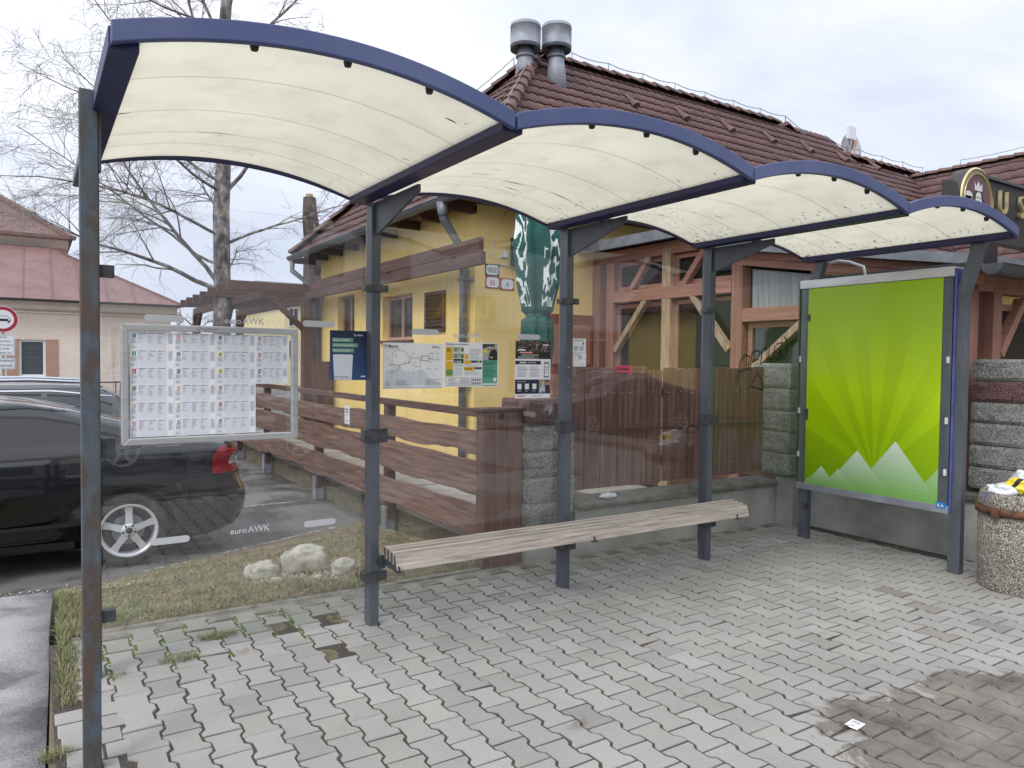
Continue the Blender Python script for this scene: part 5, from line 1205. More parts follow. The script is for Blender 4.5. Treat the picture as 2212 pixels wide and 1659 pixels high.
# ---- pergola along the ramp
pg = thing('pergola', 'dark brown timber pergola with stepped beams beside the yellow house', 'pergola', (4.2, 7, 0))
for (x, z, w_, h) in ((4.2, 2.975, .07, .165), (4.16, 2.80, .07, .15)):
    q = MB(); q.beam((x, 3.42 if z > 2.9 else 3.3, z), (x, 9.9, z), w_, h); build('long_beam', q, 'timber_dark', pg, bevel=.006)
for y in (3.9, 5.9, 7.9): q = MB(); q.box(4.1, 4.24, y, y+.12, 2.876, 2.892); build('spacer', q, 'timber_dark', pg)
for y in (9.95, 4.0):
    if y < 5: continue
    q = MB(); q.box(4.08, 4.26, y-.09, y+.09, -.19, 2.72); build('post', q, 'timber_dark', pg, bevel=.008)
    q = MB(); q.beam((4.12, y, 2.15), (3.55, y, 2.68), .09, .1); build('brace', q, 'timber_dark', pg)
for i in range(7):
    y = 9.95+i*.95; z = 2.84; q = MB(); q.box(2.7+.02*i, 4.6, y-.06, y+.06, z, z+.17); build('rafter', q, 'timber_dark', pg, bevel=.006)
for x in (3.25, 4.3): q = MB(); q.beam((x, 9.7, 2.76), (x, 16.2, 2.76), .1, .15); build('cross_beam', q, 'timber_dark', pg, bevel=.006)
for x, y in ((3.25, 12.6), (3.25, 16), (4.3, 16)): q = MB(); q.box(x-.08, x+.08, y-.08, y+.08, -.19, 2.68); build('post', q, 'timber_dark', pg); q = MB(); q.beam((x, y, 2.2), (x, y-.55, 2.7), .08, .09); build('brace', q, 'timber_dark', pg)
q = MB(); q.box(4.05, 4.45, 9.2, 9.26, .2, 1.55); tag(build('board_screen', q, 'timber_dark', loc=(4.25, 9.2, .2)), 'narrow dark brown board screen at the far end of the ramp', 'screen')

# ---- folded parasol
ps = thing('parasol', 'folded dark green parasol with white leaf print standing in the yard', 'parasol', (4.45, 2.6, 0))
q = MB(); q.tube([(4.45, 2.6, 0), (4.45, 2.6, 3.45)], .025, 10); build('pole', q, 'timber_pale', ps)
def pr(z):
    pts = [(1.55, .15), (1.75, .17), (2.05, .165), (2.10, .115), (2.17, .165), (2.5, .22), (2.85, .25), (3.15, .225), (3.45, .12), (3.6, .02)]
    for (a, ra), (c, rc) in zip(pts, pts[1:]):
        if z <= c: t = (z-a)/(c-a); t = t*t*(3-2*t); return ra+(rc-ra)*t
    return .02
def ppos(a, z):
    f = 1+.13*math.sin(8*a+z*1.2)+.05*math.sin(15*a+z*3); r = pr(z)*f; return (4.45+r*math.cos(a), 2.6+r*math.sin(a), z)
q = MB(); na, nz = 224, 120
for j in range(nz+1):
    for k in range(na): q.v.append(ppos(2*math.pi*k/na, 1.55+2.05*j/nz))
for j in range(nz):
    for k in range(na):
        a, z = 2*math.pi*(k+.5)/na, 1.55+2.05*(j+.5)/nz
        pt = noise.noise((a*3.2, z*4.5, 4))+.5*noise.noise((a*6, z*9, 1)); q.face((j*na+k, j*na+(k+1) % na, (j+1)*na+(k+1) % na, (j+1)*na+k), mi=1 if (abs(pt+.16*math.sin(z*9+a*3)) < .14 and z > 2.2 and math.sin(4*a+1.2) > -.2) else 0, sm=True)
build('canopy', q, ['green_cloth', 'white_cloth'], ps, fix=False)
q = MB(); q.lathe([(.125, 2.07), (.135, 2.09), (.125, 2.125)], (4.45, 2.6, 0), 24); build('strap', q, 'green_cloth', ps)
q = MB(); q.lathe([(.3, -.01), (.3, .07), (.05, .1)], (4.45, 2.6, 0), 24); build('base', q, 'concrete', ps)
q = MB(); q.box(2.86, 6.4, .87, 1.015, -.19, .14); q.box(4.505, 6.4, 1.016, 4.07, -.19, -.01); struct('courtyard', q, 'deck')

# ---- timber veranda
XV = 6.5
ve = thing('timber_veranda', 'red-brown timber framed veranda with glazed walls and a grey lean-to roof', 'veranda', (XV, 1.5, 0))
def vb(name, p0, p1, w_, h, mat='timber', up=(0, 0, 1)): q = MB(); q.beam(p0, p1, w_, h, up=up); return build(name, q, mat, ve, bevel=.006)
for y, m_ in ((4.0, 'timber_v'), (3.70, 'timber_v'), (2.62, 'timber_pale'), (1.5, 'timber_v'), (.1, 'timber_v'), (-.92, 'timber_v')): vb('post', (XV, y, -.1), (XV, y, 3.04 if y > 1.4 else (2.62 if y > 0 else 2.3)), .15, .15, m_, (0, 1, 0))
vb('eave_beam', (XV, 4.07, 3.04), (XV, 1.45, 3.04), .14, .16); vb('mid_rail', (XV-.01, 3.62, 2.48), (XV-.01, 1.58, 2.48), .14, .15); vb('mid_rail', (XV-.01, 1.42, 2.14), (XV-.01, -.85, 2.14), .14, .15)
vb('rafter', (XV-.02, 1.6, 2.80), (XV-.02, -1.05, 2.36), .12, .14)
for (p0, p1) in (((XV-.03, 3.6, 1.75), (XV-.03, 3.0, 2.42)), ((XV-.03, 1.62, 1.75), (XV-.03, 2.2, 2.42)), ((XV-.03, 1.40, 1.45), (XV-.03, .6, 2.08)), ((XV-.03, -.8, 1.5), (XV-.03, -.2, 2.08)), ((XV-.02, 3.3, 2.56), (XV-.02, 2.95, 2.98)), ((XV-.02, 2.35, 2.56), (XV-.02, 2.0, 2.98))): vb('brace', p0, p1, .075, .09, 'timber_pale' if p0[2] < 2 else 'timber', (1, 0, 0))
for i, (y0, y1, z0, z1) in enumerate(((3.62, 2.72, 2.57, 2.95), (2.54, 1.6, 2.57, 2.95), (3.62, 2.72, 1.0, 2.38), (2.54, 1.6, 1.0, 2.38))):
    q = MB()
    for (a, c, e, f) in ((y1, y0, z0, z0+.05), (y1, y0, z1-.05, z1), (y1, y1+.05, z0+.051, z1-.051), (y0-.05, y0, z0+.051, z1-.051)): q.box(XV+.01, XV+.07, a, c, e, f)
    w_ = build('window', q, 'timber', ve); q = MB(); q.box(XV+.035, XV+.042, y1+.04, y0-.04, z0+.04, z1-.04); build('pane', q, 'windowglass', w_)
q = MB()
for (a, c, e, f) in ((.2, 1.40, 1.0, 1.06), (.2, 1.40, 2.0, 2.06), (.2, .26, 1.061, 1.999), (1.34, 1.40, 1.061, 1.999), (-.82, -.02, 1.0, 1.06), (-.82, -.02, 2.0, 2.06), (-.82, -.76, 1.061, 1.999), (-.08, -.02, 1.061, 1.999)): q.box(XV+.01, XV+.07, a, c, e, f)
w_ = build('window', q, 'timber', ve); q = MB(); q.box(XV+.035, XV+.042, .25, 1.35, 1.05, 2.01); q.box(XV+.035, XV+.042, -.77, -.07, 1.05, 2.01); build('pane', q, 'darkglass', w_)
q = MB(); ys = 60
for i in range(ys+1):
    y = 1.40-2.2*i/ys; xo = .012*math.cos(i*math.pi)
    zt = 2.80-.1-(1.6-y)*.166; q.v += [(XV+.05+xo, y, 2.2), (XV+.05+xo, y, zt)]
for i in range(ys): q.face((2*i, 2*i+2, 2*i+3, 2*i+1))
build('corrugated_light', q, 'translucent_sheet', ve, fix=False)
q = MB(); q.box(XV-.02, XV+.06, .2, 1.42, .35, .995); q.box(XV-.02, XV+.06, -.85, .0, .35, .995); q.box(XV-.02, XV+.06, 1.58, 4.0, .0, .93); build('wall_panel', q, 'timber_dark', ve)
q = MB(); q.add([(XV-.32, 4.07, 3.12), (XV-.32, 1.5, 3.12), (XV+2.4, 1.5, 3.42), (XV+2.4, 4.07, 3.42)], [(0, 1, 2, 3)]); q.add([(XV-.32, 4.07, 3.20), (XV-.32, 1.5, 3.20), (XV+2.4, 1.5, 3.50), (XV+2.4, 4.07, 3.50)], [(3, 2, 1, 0)]); q.box(XV-.34, XV-.32, 1.45, 4.07, 3.10, 3.23); build('roof', q, 'shingle', ve)
q = MB()
def pl_z(y): return 2.42+(y+1.2)*.166
q.prism([(-1.22, pl_z(-1.22)), (1.62, pl_z(1.62)), (1.62, pl_z(1.62)+.09), (-1.22, pl_z(-1.22)+.09)], 'X', XV-.30, 14.5); build('roof', q, 'shingle', ve)
q = MB(); q.prism([(-1.2, pl_z(-1.2)-.07), (1.6, pl_z(1.6)-.07), (1.6, pl_z(1.6)-.005), (-1.2, pl_z(-1.2)-.005)], 'X', XV-.12, XV-.03); build('barge_board', q, 'timber', ve)
q = MB(); gutter_run(q, (XV-.42, -1.31, 2.41), (14.5, -1.31, 2.39), .085); build('gutter', q, 'steel_dark', ve, fix=False); q = MB(); q.box(XV-.33, XV-.20, -1.25, -1.1, 2.40, 2.60); build('gutter_end_box', q, 'black', ve)
# street front of the veranda, right of the pillar
for x in (6.85, 8.3, 9.9, 11.5): vb('post', (x, -.95, -.1), (x, -.95, 2.28), .15, .15, 'timber_v', (0, 1, 0))
vb('eave_beam', (XV, -.95, 2.32), (14.4, -.95, 2.32), .14, .14)
for x in (6.85, 8.3, 9.9):
    q = MB()
    for (a, c, e, f) in ((x+.1, x+1.3, .9, .96), (x+.1, x+1.3, 2.1, 2.16), (x+.1, x+.17, .961, 2.099), (x+1.23, x+1.3, .961, 2.099)): q.box(a, c, -.97, -.91, e, f)
    w_ = build('window', q, 'timber', ve); q = MB(); q.box(x+.15, x+1.25, -.945, -.938, .95, 2.11); build('pane', q, 'darkglass', w_); vb('brace', (x+.08, -.99, 1.7), (x+.5, -.99, 2.2), .08, .09, 'timber', (0, 1, 0)); q = MB(); q.box(x+.08, x+1.35, -.97, -.9, 0, .895); build('wall_panel', q, 'timber_dark', ve)
q = MB(); q.box(XV+1.1, XV+1.2, 1.45, 3.97, 0, 3.1); q.box(XV+.1, XV+1.2, 3.98, 4.06, 0, 3.0); q.box(XV+1.2, 14, 3.9, 4.06, 0, 3.2); q.box(XV+3.4, XV+3.5, 1.2, 3.9, 0, 2.6); build_each('inner_wall', q, 'charcoal', ve)  # charcoal walls added behind the panes, their colour standing in for interior shade
q = MB(); q.box(XV-.9, XV-.1, YW-.06, YW-.002, .0, 2.25); dr = build('door', q, 'door_wood', hs, bevel=.005)
q = MB()
for i in range(2):
    for j in range(3): q.box(XV-.84+i*.38, XV-.54+i*.38, YW-.075, YW-.061, .2+j*.68, .75+j*.68)
build('door_panel', q, 'timber', dr)
# small sill, table and toy-like hanging doll behind the veranda glass
q = MB(); q.box(XV+.12, XV+.5, 1.7, 3.5, .95, 1.0); tag(build('window_shelf', q, 'timber_dark', loc=(XV+.3, 2.6, .95)), 'dark shelf behind the veranda glass above the fence', 'shelf')

# ---- sign board on the roof with medallion and letters
sb = thing('roof_sign', 'dark roof sign with pale raised letters U SO beside a round medallion', 'sign', (11, 1.3, 3.3))
q = MB(); q.box(11.25, 16.5, 1.28, 1.42, 3.45, 4.36); build('panel', q, 'charcoal', sb, bevel=.01); q = MB(); q.box(10.36, 10.66, 1.22, 1.30, 3.4, 4.18); build('side_panel', q, 'charcoal', sb, bevel=.01)
q = MB(); q.box(11.2, 16.6, 1.24, 1.46, 4.361, 4.40); build('panel_cap', q, 'steel_dark', sb)
for (t_, x) in (('U', 11.86), ('S', 12.50), ('O', 12.80)):
    cu = bpy.data.curves.new('letter', 'FONT'); cu.body = t_; cu.size = .50; cu.extrude = .02; cu.offset = -.004; ob = bpy.data.objects.new('t', cu); S.collection.objects.link(ob); dg = bpy.context.evaluated_depsgraph_get(); dg.update()
    me = bpy.data.meshes.new_from_object(ob.evaluated_get(dg)); bpy.data.objects.remove(ob)
    o_ = bpy.data.objects.new('letter', me); me.materials.clear(); me.materials.append(M['gold']); S.collection.objects.link(o_); o_.parent = sb; o_.matrix_local = Matrix.Translation(Vector((x, 1.235, 3.89))-Vector((11, 1.3, 3.3)))@Matrix.Rotation(R(90), 4, 'X')@Matrix.Diagonal((.86, 1, 1, 1))
md = thing('medallion_sign', 'round gilt rimmed sign with a white bearded crowned man and tankard', 'sign', (11.16, 1.1, 3.4)); cx_, cz_ = 11.16, 3.97
q = MB(); q.lathe([(.455, 1.21), (.48, 1.24), (.48, 1.42), (.44, 1.43)], (cx_, 0, cz_), 48, 'Y'); build('drum', q, 'charcoal', md); q = MB(); q.lathe([(.455, 1.19), (.48, 1.205), (.48, 1.209), (.38, 1.209), (.38, 1.19)], (cx_, 0, cz_), 48, 'Y', ngon_caps=False); build('rim', q, 'gold', md)
b = Board((cx_, 1.206, cz_), (1, 0, 0), (0, 0, 1), (0, -1, 0)); Wt = lin((220, 218, 214)); b.disc(0, 0, .44, lin((150, 138, 104)), 1, 48); b.disc(0, -.03, .38, lin((120, 84, 92)), 2, 48); b.disc(-.02, .0, .37, lin((110, 80, 86)), 3, 40)
b.poly([(.0, -.32), (-.12, -.1), (-.1, .12), (.0, .2), (.14, .16), (.2, .0), (.16, -.22), (.08, -.36)], lin((60, 54, 54)), 4); b.poly([(.0, -.28), (-.06, -.05), (-.04, .10), (.02, .14), (.10, .12), (.13, .0), (.11, -.18), (.05, -.30)], Wt, 5)
for z in (.05,): b.line([(-.02, z), (.02, z+.01)], .016, K_, 6); b.line([(.06, z+.01), (.10, z)], .016, K_, 6); b.line([(.04, .03), (.05, -.04), (.03, -.05)], .01, K_, 6)
b.line([(-.02, -.09), (.04, -.075), (.09, -.09)], .014, K_, 6)
for i in range(5): b.line([(-.02+i*.03, -.12), (.0+i*.02, -.24)], .008, lin((120, 112, 110)), 6)
b.poly([(-.08, .15), (-.10, .27), (-.04, .21), (.02, .29), (.07, .21), (.13, .27), (.13, .15)], Wt, 6); b.rect(-.34, -.24, -.16, .05, Wt, 4); b.disc(-.25, .06, .11, Wt, 4, 20, .06); b.line([(-.34, -.18), (-.40, -.14), (-.40, -.04), (-.34, .0)], .03, Wt, 4); b.rect(-.31, -.2, -.19, .0, lin((70, 62, 64)), 5); b.greek(-.30, -.19, -.2, -.01, 4, Wt, 6, .5, .1); b.poly([(-.2, -.36), (.0, -.26), (.26, -.26), (.3, -.32), (.1, -.42)], Wt, 4)
b.build('emblem', md)

# ---- wing with a tiled roof at the right
wg = thing('tiled_wing', 'right-hand house wing with a brown tiled roof behind the dark sign', 'house wing', (16, 0, 0))
q = MB(); q.add([(20, 8, 6.68), (20, -14, 6.68), (15.6, -14, 3.1), (15.6, 8, 3.1)], [(0, 1, 2, 3)]); q.add([(20, 8, 6.66), (20, -14, 6.66), (24.4, -14, 3.1), (24.4, 8, 3.1)], [(3, 2, 1, 0)]); wr = build('roof', q, 'soffit', wg)
q = MB(); lw_ = math.hypot(4.4, 3.58); tiles(q, (15.6, 8, 3.12), (0, -1, 0), (4.4, 0, 3.58), (-3.58, 0, 4.4), 22, lw_, lambda u, v: u < 22, tw=.34, tl=.42); build('tile_slope', q, 'rooftile', wr, fix=False)
q = MB(); caps(q, (20, 7, 6.74), (20, -14, 6.74)); build('ridge_caps', q, 'capt', wr, fix=False)
wire((20, 5.8, 6.72), (20, -6, 6.72), 8, .03, par=wr)
q = MB(); q.box(15.9, 24, -13.8, 7.9, -.19, 3.2); build('wall', q, 'plaster_y', wg)
q = MB(); tiles(q, (13.0, 1.5, 2.30), (0, -1, 0), (2.4, 0, 1.25), (-1.25, 0, 2.4), 9, 2.7, lambda u, v: True, tw=.34, tl=.42); build('tile_slope', q, 'rooftile', wr, fix=False)
q = MB(); q.tube([(12.9, 1.5, 3.1), (12.9, -6, 3.05)], .05, 8); q.tube([(12.6, 1.5, 2.4), (12.6, -6, 2.36)], .04, 8); build('rail_pipe', q, 'timber_dark', wg)
# ================================================================== CARS
def lerp_tab(tab, z):
    if z <= tab[0][0]: return tab[0][1:]
    for a, b_ in zip(tab, tab[1:]):
        if z <= b_[0]:
            t = (z-a[0])/(b_[0]-a[0]); return tuple(p+(r_-p)*t for p, r_ in zip(a[1:], b_[1:]))
    return tab[-1][1:]
SALOON = [(0.19, -2.02, 2.16, 0.8, 5), (0.26, -2.2, 2.32, 0.855, 5), (0.4, -2.27, 2.385, 0.885, 5), (0.55, -2.285, 2.39, 0.892, 5), (0.585, -2.28, 2.375, 0.888, 5), (0.62, -2.26, 2.335, 0.886, 5), (0.75, -2.18, 2.325, 0.878, 5), (0.84, -2.02, 2.3, 0.868, 4.6), (0.92, -1.55, 2.335, 0.855, 4.6), (0.975, -1.1, 2.31, 0.835, 4.6), (1.015, -0.97, 2.25, 0.81, 4.4), (1.05, -0.88, 2.12, 0.785, 4.2), (1.09, -0.78, 1.92, 0.76, 4), (1.17, -0.6, 1.565, 0.715, 4), (1.26, -0.38, 1.22, 0.665, 3.8), (1.345, -0.08, 0.92, 0.615, 3.6), (1.4, 0.12, 0.66, 0.545, 3.2), (1.43, 0.26, 0.44, 0.4, 2.6), (1.437, 0.31, 0.38, 0.2, 2.2)]
ESTATE = [(.22, -2.02, 2.06, .80, 5), (.30, -2.20, 2.24, .86, 5), (.45, -2.28, 2.30, .90, 5), (.62, -2.29, 2.29, .90, 5), (.85, -2.10, 2.24, .885, 4.8), (.93, -1.55, 2.20, .87, 4.6), (1.0, -.98, 2.15, .845, 4.5), (1.1, -.78, 2.08, .80, 4.4), (1.22, -.52, 1.99, .745, 4.2), (1.34, -.25, 1.88, .69, 4), (1.42, .0, 1.76, .635, 3.8), (1.465, .2, 1.55, .55, 3.2), (1.485, .4, 1.3, .4, 2.6), (1.49, .5, 1.2, .2, 2.2)]
def nxy(n, z): t = min(1, max(0, (z-1.0)/.3)); return n*(4-1.9*t), n*(.72+.2*t)
def car(name, label, group, paint, tab, H0, axles=(-1.245, 1.345), wr=.315, side_win=(), glassm='carglass', rails=False):
    root = thing(name, label, 'car', (0, 0, 0), group)
    zs = sorted({t[0] for t in tab}|{tab[0][0]+(tab[-1][0]-tab[0][0])*i/44 for i in range(45)}); Mn = 112
    def ring(z, off=0):
        xf, xr, hw, n = lerp_tab(tab, z); cx, a = (xf+xr)/2, (xr-xf)/2; pts = []
        for k in range(Mn):
            t = 2*math.pi*k/Mn; c, s_ = math.cos(t), math.sin(t)
            nx_, ny_ = nxy(n, z); pts.append((cx+(a+off)*math.copysign(abs(c)**(2/nx_), c), (hw+off)*math.copysign(abs(s_)**(2/ny_), s_), z))
        return pts
    q = MB()
    for z in zs: q.v += ring(z)
    for j in range(len(zs)-1):
        for k in range(Mn): q.face((j*Mn+k, j*Mn+(k+1) % Mn, (j+1)*Mn+(k+1) % Mn, (j+1)*Mn+k), sm=True)
    q.face([k for k in reversed(range(Mn))]); q.face([(len(zs)-1)*Mn+k for k in range(Mn)], sm=True)
    bo = build('body', q, paint, root)
    cut = MB()
    for ax in axles: cut.lathe([(wr+.055, -1.2), (wr+.055, 1.2)], (ax, 0, wr), 40, 'Y')
    co = build('cut', cut, 'black'); md_ = bo.modifiers.new('b', 'BOOLEAN'); md_.operation = 'DIFFERENCE'; md_.object = co; md_.solver = 'EXACT'
    dg = bpy.context.evaluated_depsgraph_get(); dg.update(); me = bpy.data.meshes.new_from_object(bo.evaluated_get(dg)); old = bo.data; bo.modifiers.clear(); bo.data = me; me.name = 'body'
    bpy.data.objects.remove(co); bpy.data.meshes.remove(old)
    def ysurf(x, z, off=.003):
        xf, xr, hw, n = lerp_tab(tab, z); cx, a = (xf+xr)/2, (xr-xf)/2; u = min(1, abs((x-cx)/a)); nx_, ny_ = nxy(n, z); return (hw+off)*max(0, 1-u**nx_)**(1/ny_)
    def xsurf(y, z, front, off=.003):
        xf, xr, hw, n = lerp_tab(tab, z); cx, a = (xf+xr)/2, (xr-xf)/2; u = min(1, abs(y)/hw); nx_, ny_ = nxy(n, z); e = (a+off)*max(0, 1-u**ny_)**(1/nx_); return cx-e if front else cx+e
    def ip(tabp, x):
        for a, b_ in zip(tabp, tabp[1:]):
            if x <= b_[0]: return a[1]+(b_[1]-a[1])*max(0, (x-a[0])/(b_[0]-a[0]))
        return tabp[-1][1]
    def patch(q, x0, x1, lo, hi, off=.003, nx=28, nz=8, sides=(-1, 1)):
        for s_ in sides:
            b = len(q.v)
            for i in range(nx+1):
                x = x0+(x1-x0)*(.5-.5*math.cos(math.pi*i/nx)); a, c = ip(lo, x), ip(hi, x)
                for j in range(nz+1): z = a+(c-a)*j/nz; q.v.append((x, s_*ysurf(x, z, off), z))
            for i in range(nx):
                for j in range(nz):
                    f = (b+i*(nz+1)+j, b+(i+1)*(nz+1)+j, b+(i+1)*(nz+1)+j+1, b+i*(nz+1)+j+1); q.face(f if s_ < 0 else f[::-1], sm=True)
    def endpatch(q, y0, y1, z0, z1, front, off=.003, ny=16, nz=8):
        b = len(q.v)
        for i in range(ny+1):
            for j in range(nz+1): y, z = y0+(y1-y0)*i/ny, z0+(z1-z0)*j/nz; q.v.append((xsurf(y, z, front, off), y, z))
        for i in range(ny):
            for j in range(nz): q.face((b+i*(nz+1)+j, b+(i+1)*(nz+1)+j, b+(i+1)*(nz+1)+j+1, b+i*(nz+1)+j+1), sm=True)
    for (x0, x1, lo, hi) in side_win:
        q = MB(); patch(q, x0, x1, lo, hi, .004); build_each('side_window', q, glassm, root, fix=False)
        q = MB()
        for ed in (lo, hi): patch(q, x0-.012, x1+.012, [(a, c-.008) for a, c in ed], [(a, c+.010) for a, c in ed], .006, nz=1)
        build_each('window_seal', q, 'black', root, fix=False)
    zb, zt = 1.0, tab[-4][0]-.01
    for front in (True, False):
        q = MB(); z0 = (1.0 if front else 1.10) if tab is SALOON else 1.03; b = len(q.v); ny, nz = 18, 10
        for i in range(ny+1):
            for j in range(nz+1):
                z = z0+(zt-z0)*j/nz; hw = lerp_tab(tab, z)[2]*.86; y = -hw+2*hw*i/ny; q.v.append((xsurf(y, z, front, .004), y, z))
        for i in range(ny):
            for j in range(nz): q.face((b+i*(nz+1)+j, b+(i+1)*(nz+1)+j, b+(i+1)*(nz+1)+j+1, b+i*(nz+1)+j+1), sm=True)
        build('windscreen' if front else 'rear_window', q, glassm, root, fix=False)
    # lamps
    q = MB(); patch(q, tab[9][2]-.29, tab[9][2]-.004, [(1.9, .755), (2.4, .75)], [(tab[9][2]-.29, .90), (tab[9][2]-.22, .99), (2.4, 1.005)], .007, sides=(-1, 1))
    for s_ in (-1, 1): endpatch(q, s_*.60, s_*.80, .76, .96, False, .006)
    tl = build_each('tail_lamp', q, 'taillamp', root, fix=False)[0]
    q = MB()
    for s_ in (-1, 1): endpatch(q, s_*.66, s_*.78, .82, .90, False, .010, 8, 4)
    patch(q, tab[9][2]-.09, tab[9][2]-.012, [(2.1, .83), (2.4, .82)], [(2.1, .92), (2.4, .94)], .010, nx=10, nz=4); build_each('reversing_lamp', q, 'lamp_clear', tl, fix=False)
    q = MB()
    for s_ in (-1, 1): endpatch(q, s_*.50, s_*.84, .66, .80, True, .006)
    patch(q, tab[7][1]-.10, tab[7][1]+.22, [(-3, .68), (3, .72)], [(-3, .79), (3, .80)], .006, nx=12); build_each('head_lamp', q, 'lamp_clear', root, fix=False)
    q = MB(); endpatch(q, -.42, .42, .62, .78, True, .006); endpatch(q, -.55, .55, .28, .42, True, .006); build('grille', q, 'black', root, fix=False)
    for fr_ in (True, False):
        q = MB(); endpatch(q, -.26, .26, .50, .61, fr_, .012, 4, 2); build('number_plate', q, 'white_pvc', root, fix=False)
    q = MB(); patch(q, axles[1]+.42, tab[3][2]-.002, [(0, .27), (3, .30)], [(1.5, .68), (2.4, .735)], .013, nx=36, nz=6); endpatch(q, -.84, .84, .30, .735, False, .013, 24, 6); build('bumper', q, paint, root, fix=False)
    q = MB(); patch(q, axles[1]+.42, tab[3][2]-.002, [(1.5, .682), (2.4, .737)], [(1.5, .694), (2.4, .749)], .008, nx=36, nz=1); endpatch(q, -.84, .84, .737, .749, False, .008, 24, 1); build('bumper_gap', q, 'black', root, fix=False)
    # seams, sills, handles, mirrors
    q = MB()
    def seam(pts, w_=.006, off=.0035):
        for s_ in (-1, 1):
            for (xa, za), (xb, zb2) in zip(pts, pts[1:]):
                n = 8
                for i in range(n):
                    t0, t1 = i/n, (i+1)/n; p = [(xa+(xb-xa)*t, za+(zb2-za)*t) for t in (t0, t1)]; d = Vector((xb-xa, zb2-za)).normalized(); e = Vector((-d.y, d.x))*w_/2; vs = []
                    for (x, z) in p:
                        for sg_ in (-1, 1): X, Z = x+e.x*sg_, z+e.y*sg_; vs.append((X, s_*ysurf(X, Z, off), Z))
                    q.add(vs, [(0, 1, 3, 2)])
    seam([(axles[1]-.05, .97), (axles[1]-.08, .86), (axles[1]-.20, .72), (axles[1]-.44, .50)]); seam([(.20, .94), (.22, .30)]); seam([(-.86, .93), (-.92, .30)]); seam([(-.9, .3), (axles[1]-.55, .3)])
    build('seam_line', q, 'black', root, fix=False)
    q = MB(); patch(q, -.86, axles[1]-.42, [(-3, .40), (3, .40)], [(-3, .43), (3, .43)], .014, nz=2); build_each('rub_strip', q, 'black', root, fix=False)
    q = MB(); patch(q, -.9, axles[1]-.40, [(-3, .205), (3, .205)], [(-3, .275), (3, .275)], .012, nz=3); build_each('sill', q, paint, root, fix=False)
    for x in (.98, -.04):
        q = MB()
        for s_ in (-1, 1): y = ysurf(x, .80, .016); q.box(x-.10, x+.10, s_*y-.014, s_*y+.014, .79, .82)
        build_each('door_handle', q, paint, root, bevel=.006)
    q = MB()
    for s_ in (-1, 1): q.box(-.80, -.62, s_*.93-.09, s_*.93+.09, .94, 1.06)
    build_each('mirror', q, paint, root, bevel=.03)
    q = MB(); patch(q, -.45, 1.30 if not rails else 1.8, [(-.45, 1.23), (.1, 1.335), (.6, 1.365), (1.0, 1.31), (1.3, 1.22)] if not rails else [(-.45, 1.30), (.2, 1.40), (1.2, 1.40), (1.8, 1.33)], [(-.45, 1.245), (.1, 1.352), (.6, 1.382), (1.0, 1.328), (1.3, 1.235)] if not rails else [(-.45, 1.313), (.2, 1.415), (1.2, 1.415), (1.8, 1.343)], .008, nz=2); build_each('roof_trim', q, 'chrome' if rails else 'black', root, fix=False)
    if rails:
        q = MB()
        for s_ in (-1, 1):
            q.tube([(-.35, s_*.60, 1.40), (-.2, s_*.60, 1.47), (.1, s_*.60, 1.515), (1.0, s_*.59, 1.525), (1.5, s_*.58, 1.50), (1.7, s_*.57, 1.44)], [.012, .018, .02, .02, .018, .012], 8)
        build_each('roof_rail', q, 'chrome', root)
    # wheels
    for ax in axles:
        for s_ in (-1, 1):
            yo = s_*(tab[3][3]-.012); wd = .205
            q = MB(); rr = wr*.71
            q.lathe([(rr, yo), (wr-.04, yo+s_*-.004), (wr-.012, yo-s_*.02), (wr, yo-s_*.045), (wr, yo-s_*(wd-.04)), (wr-.02, yo-s_*wd), (rr, yo-s_*wd), (rr, yo)], (ax, 0, wr), 48, 'Y', ngon_caps=False)
            ty = build('tyre', q, 'rubber', root); ty.name = 'wheel'
            q = MB(); q.lathe([(rr+.004, yo+s_*.001), (rr-.012, yo+s_*.004), (rr-.02, yo-s_*.008), (rr-.024, yo-s_*.05), (rr-.03, yo-s_*.15)], (ax, 0, wr), 48, 'Y', ngon_caps=False)
            for k in range(5):
                a = R(90+72*k); ca, sa = math.cos(a), math.sin(a); pts = []
                for r0, hw_, dy in ((.03, .034, .006), (.075, .030, .003), (.14, .026, -.004), (rr-.016, .034, -.006)):
                    for e in (-1, 1): pts.append((ax+r0*ca-e*hw_*sa, yo-s_*.014+s_*dy, wr+r0*sa+e*hw_*ca))
                for r0, hw_, dy in ((.03, .034, .006), (.075, .030, .003), (.14, .026, -.004), (rr-.016, .034, -.006)):
                    for e in (-1, 1): pts.append((ax+r0*ca-e*hw_*.7*sa, yo-s_*.05+s_*dy, wr+r0*sa+e*hw_*.7*ca))
                q.add(pts, [(0, 1, 3, 2), (2, 3, 5, 4), (4, 5, 7, 6), (0, 2, 10, 8), (2, 4, 12, 10), (4, 6, 14, 12), (1, 9, 11, 3), (3, 11, 13, 5), (5, 13, 15, 7)], sm=False)
            q.lathe([(.062, yo-s_*.03), (.058, yo-s_*.007), (.03, yo-s_*.006)], (ax, 0, wr), 24, 'Y'); build('rim', q, 'rim', ty)
            q = MB(); q.lathe([(.13, yo-s_*.075), (.13, yo-s_*.085)], (ax, 0, wr), 30, 'Y'); build('brake_disc', q, 'zinc', ty)
            q = MB(); q.lathe([(.028, yo-s_*.012), (.026, yo+s_*.001), (.0, yo+s_*.003)], (ax, 0, wr), 20, 'Y')
            for k in range(5): a = R(126+72*k); q.lathe([(.010, yo-s_*.012), (.010, yo-s_*.0045)], (ax+.047*math.cos(a), 0, wr+.047*math.sin(a)), 10, 'Y')
            build('hub_cap', q, 'black', ty)
            q = MB(); q.lathe([(rr-.03, yo-s_*.1), (rr-.03, yo-s_*.11)], (ax, 0, wr), 30, 'Y'); build('wheel_back', q, 'black', ty)
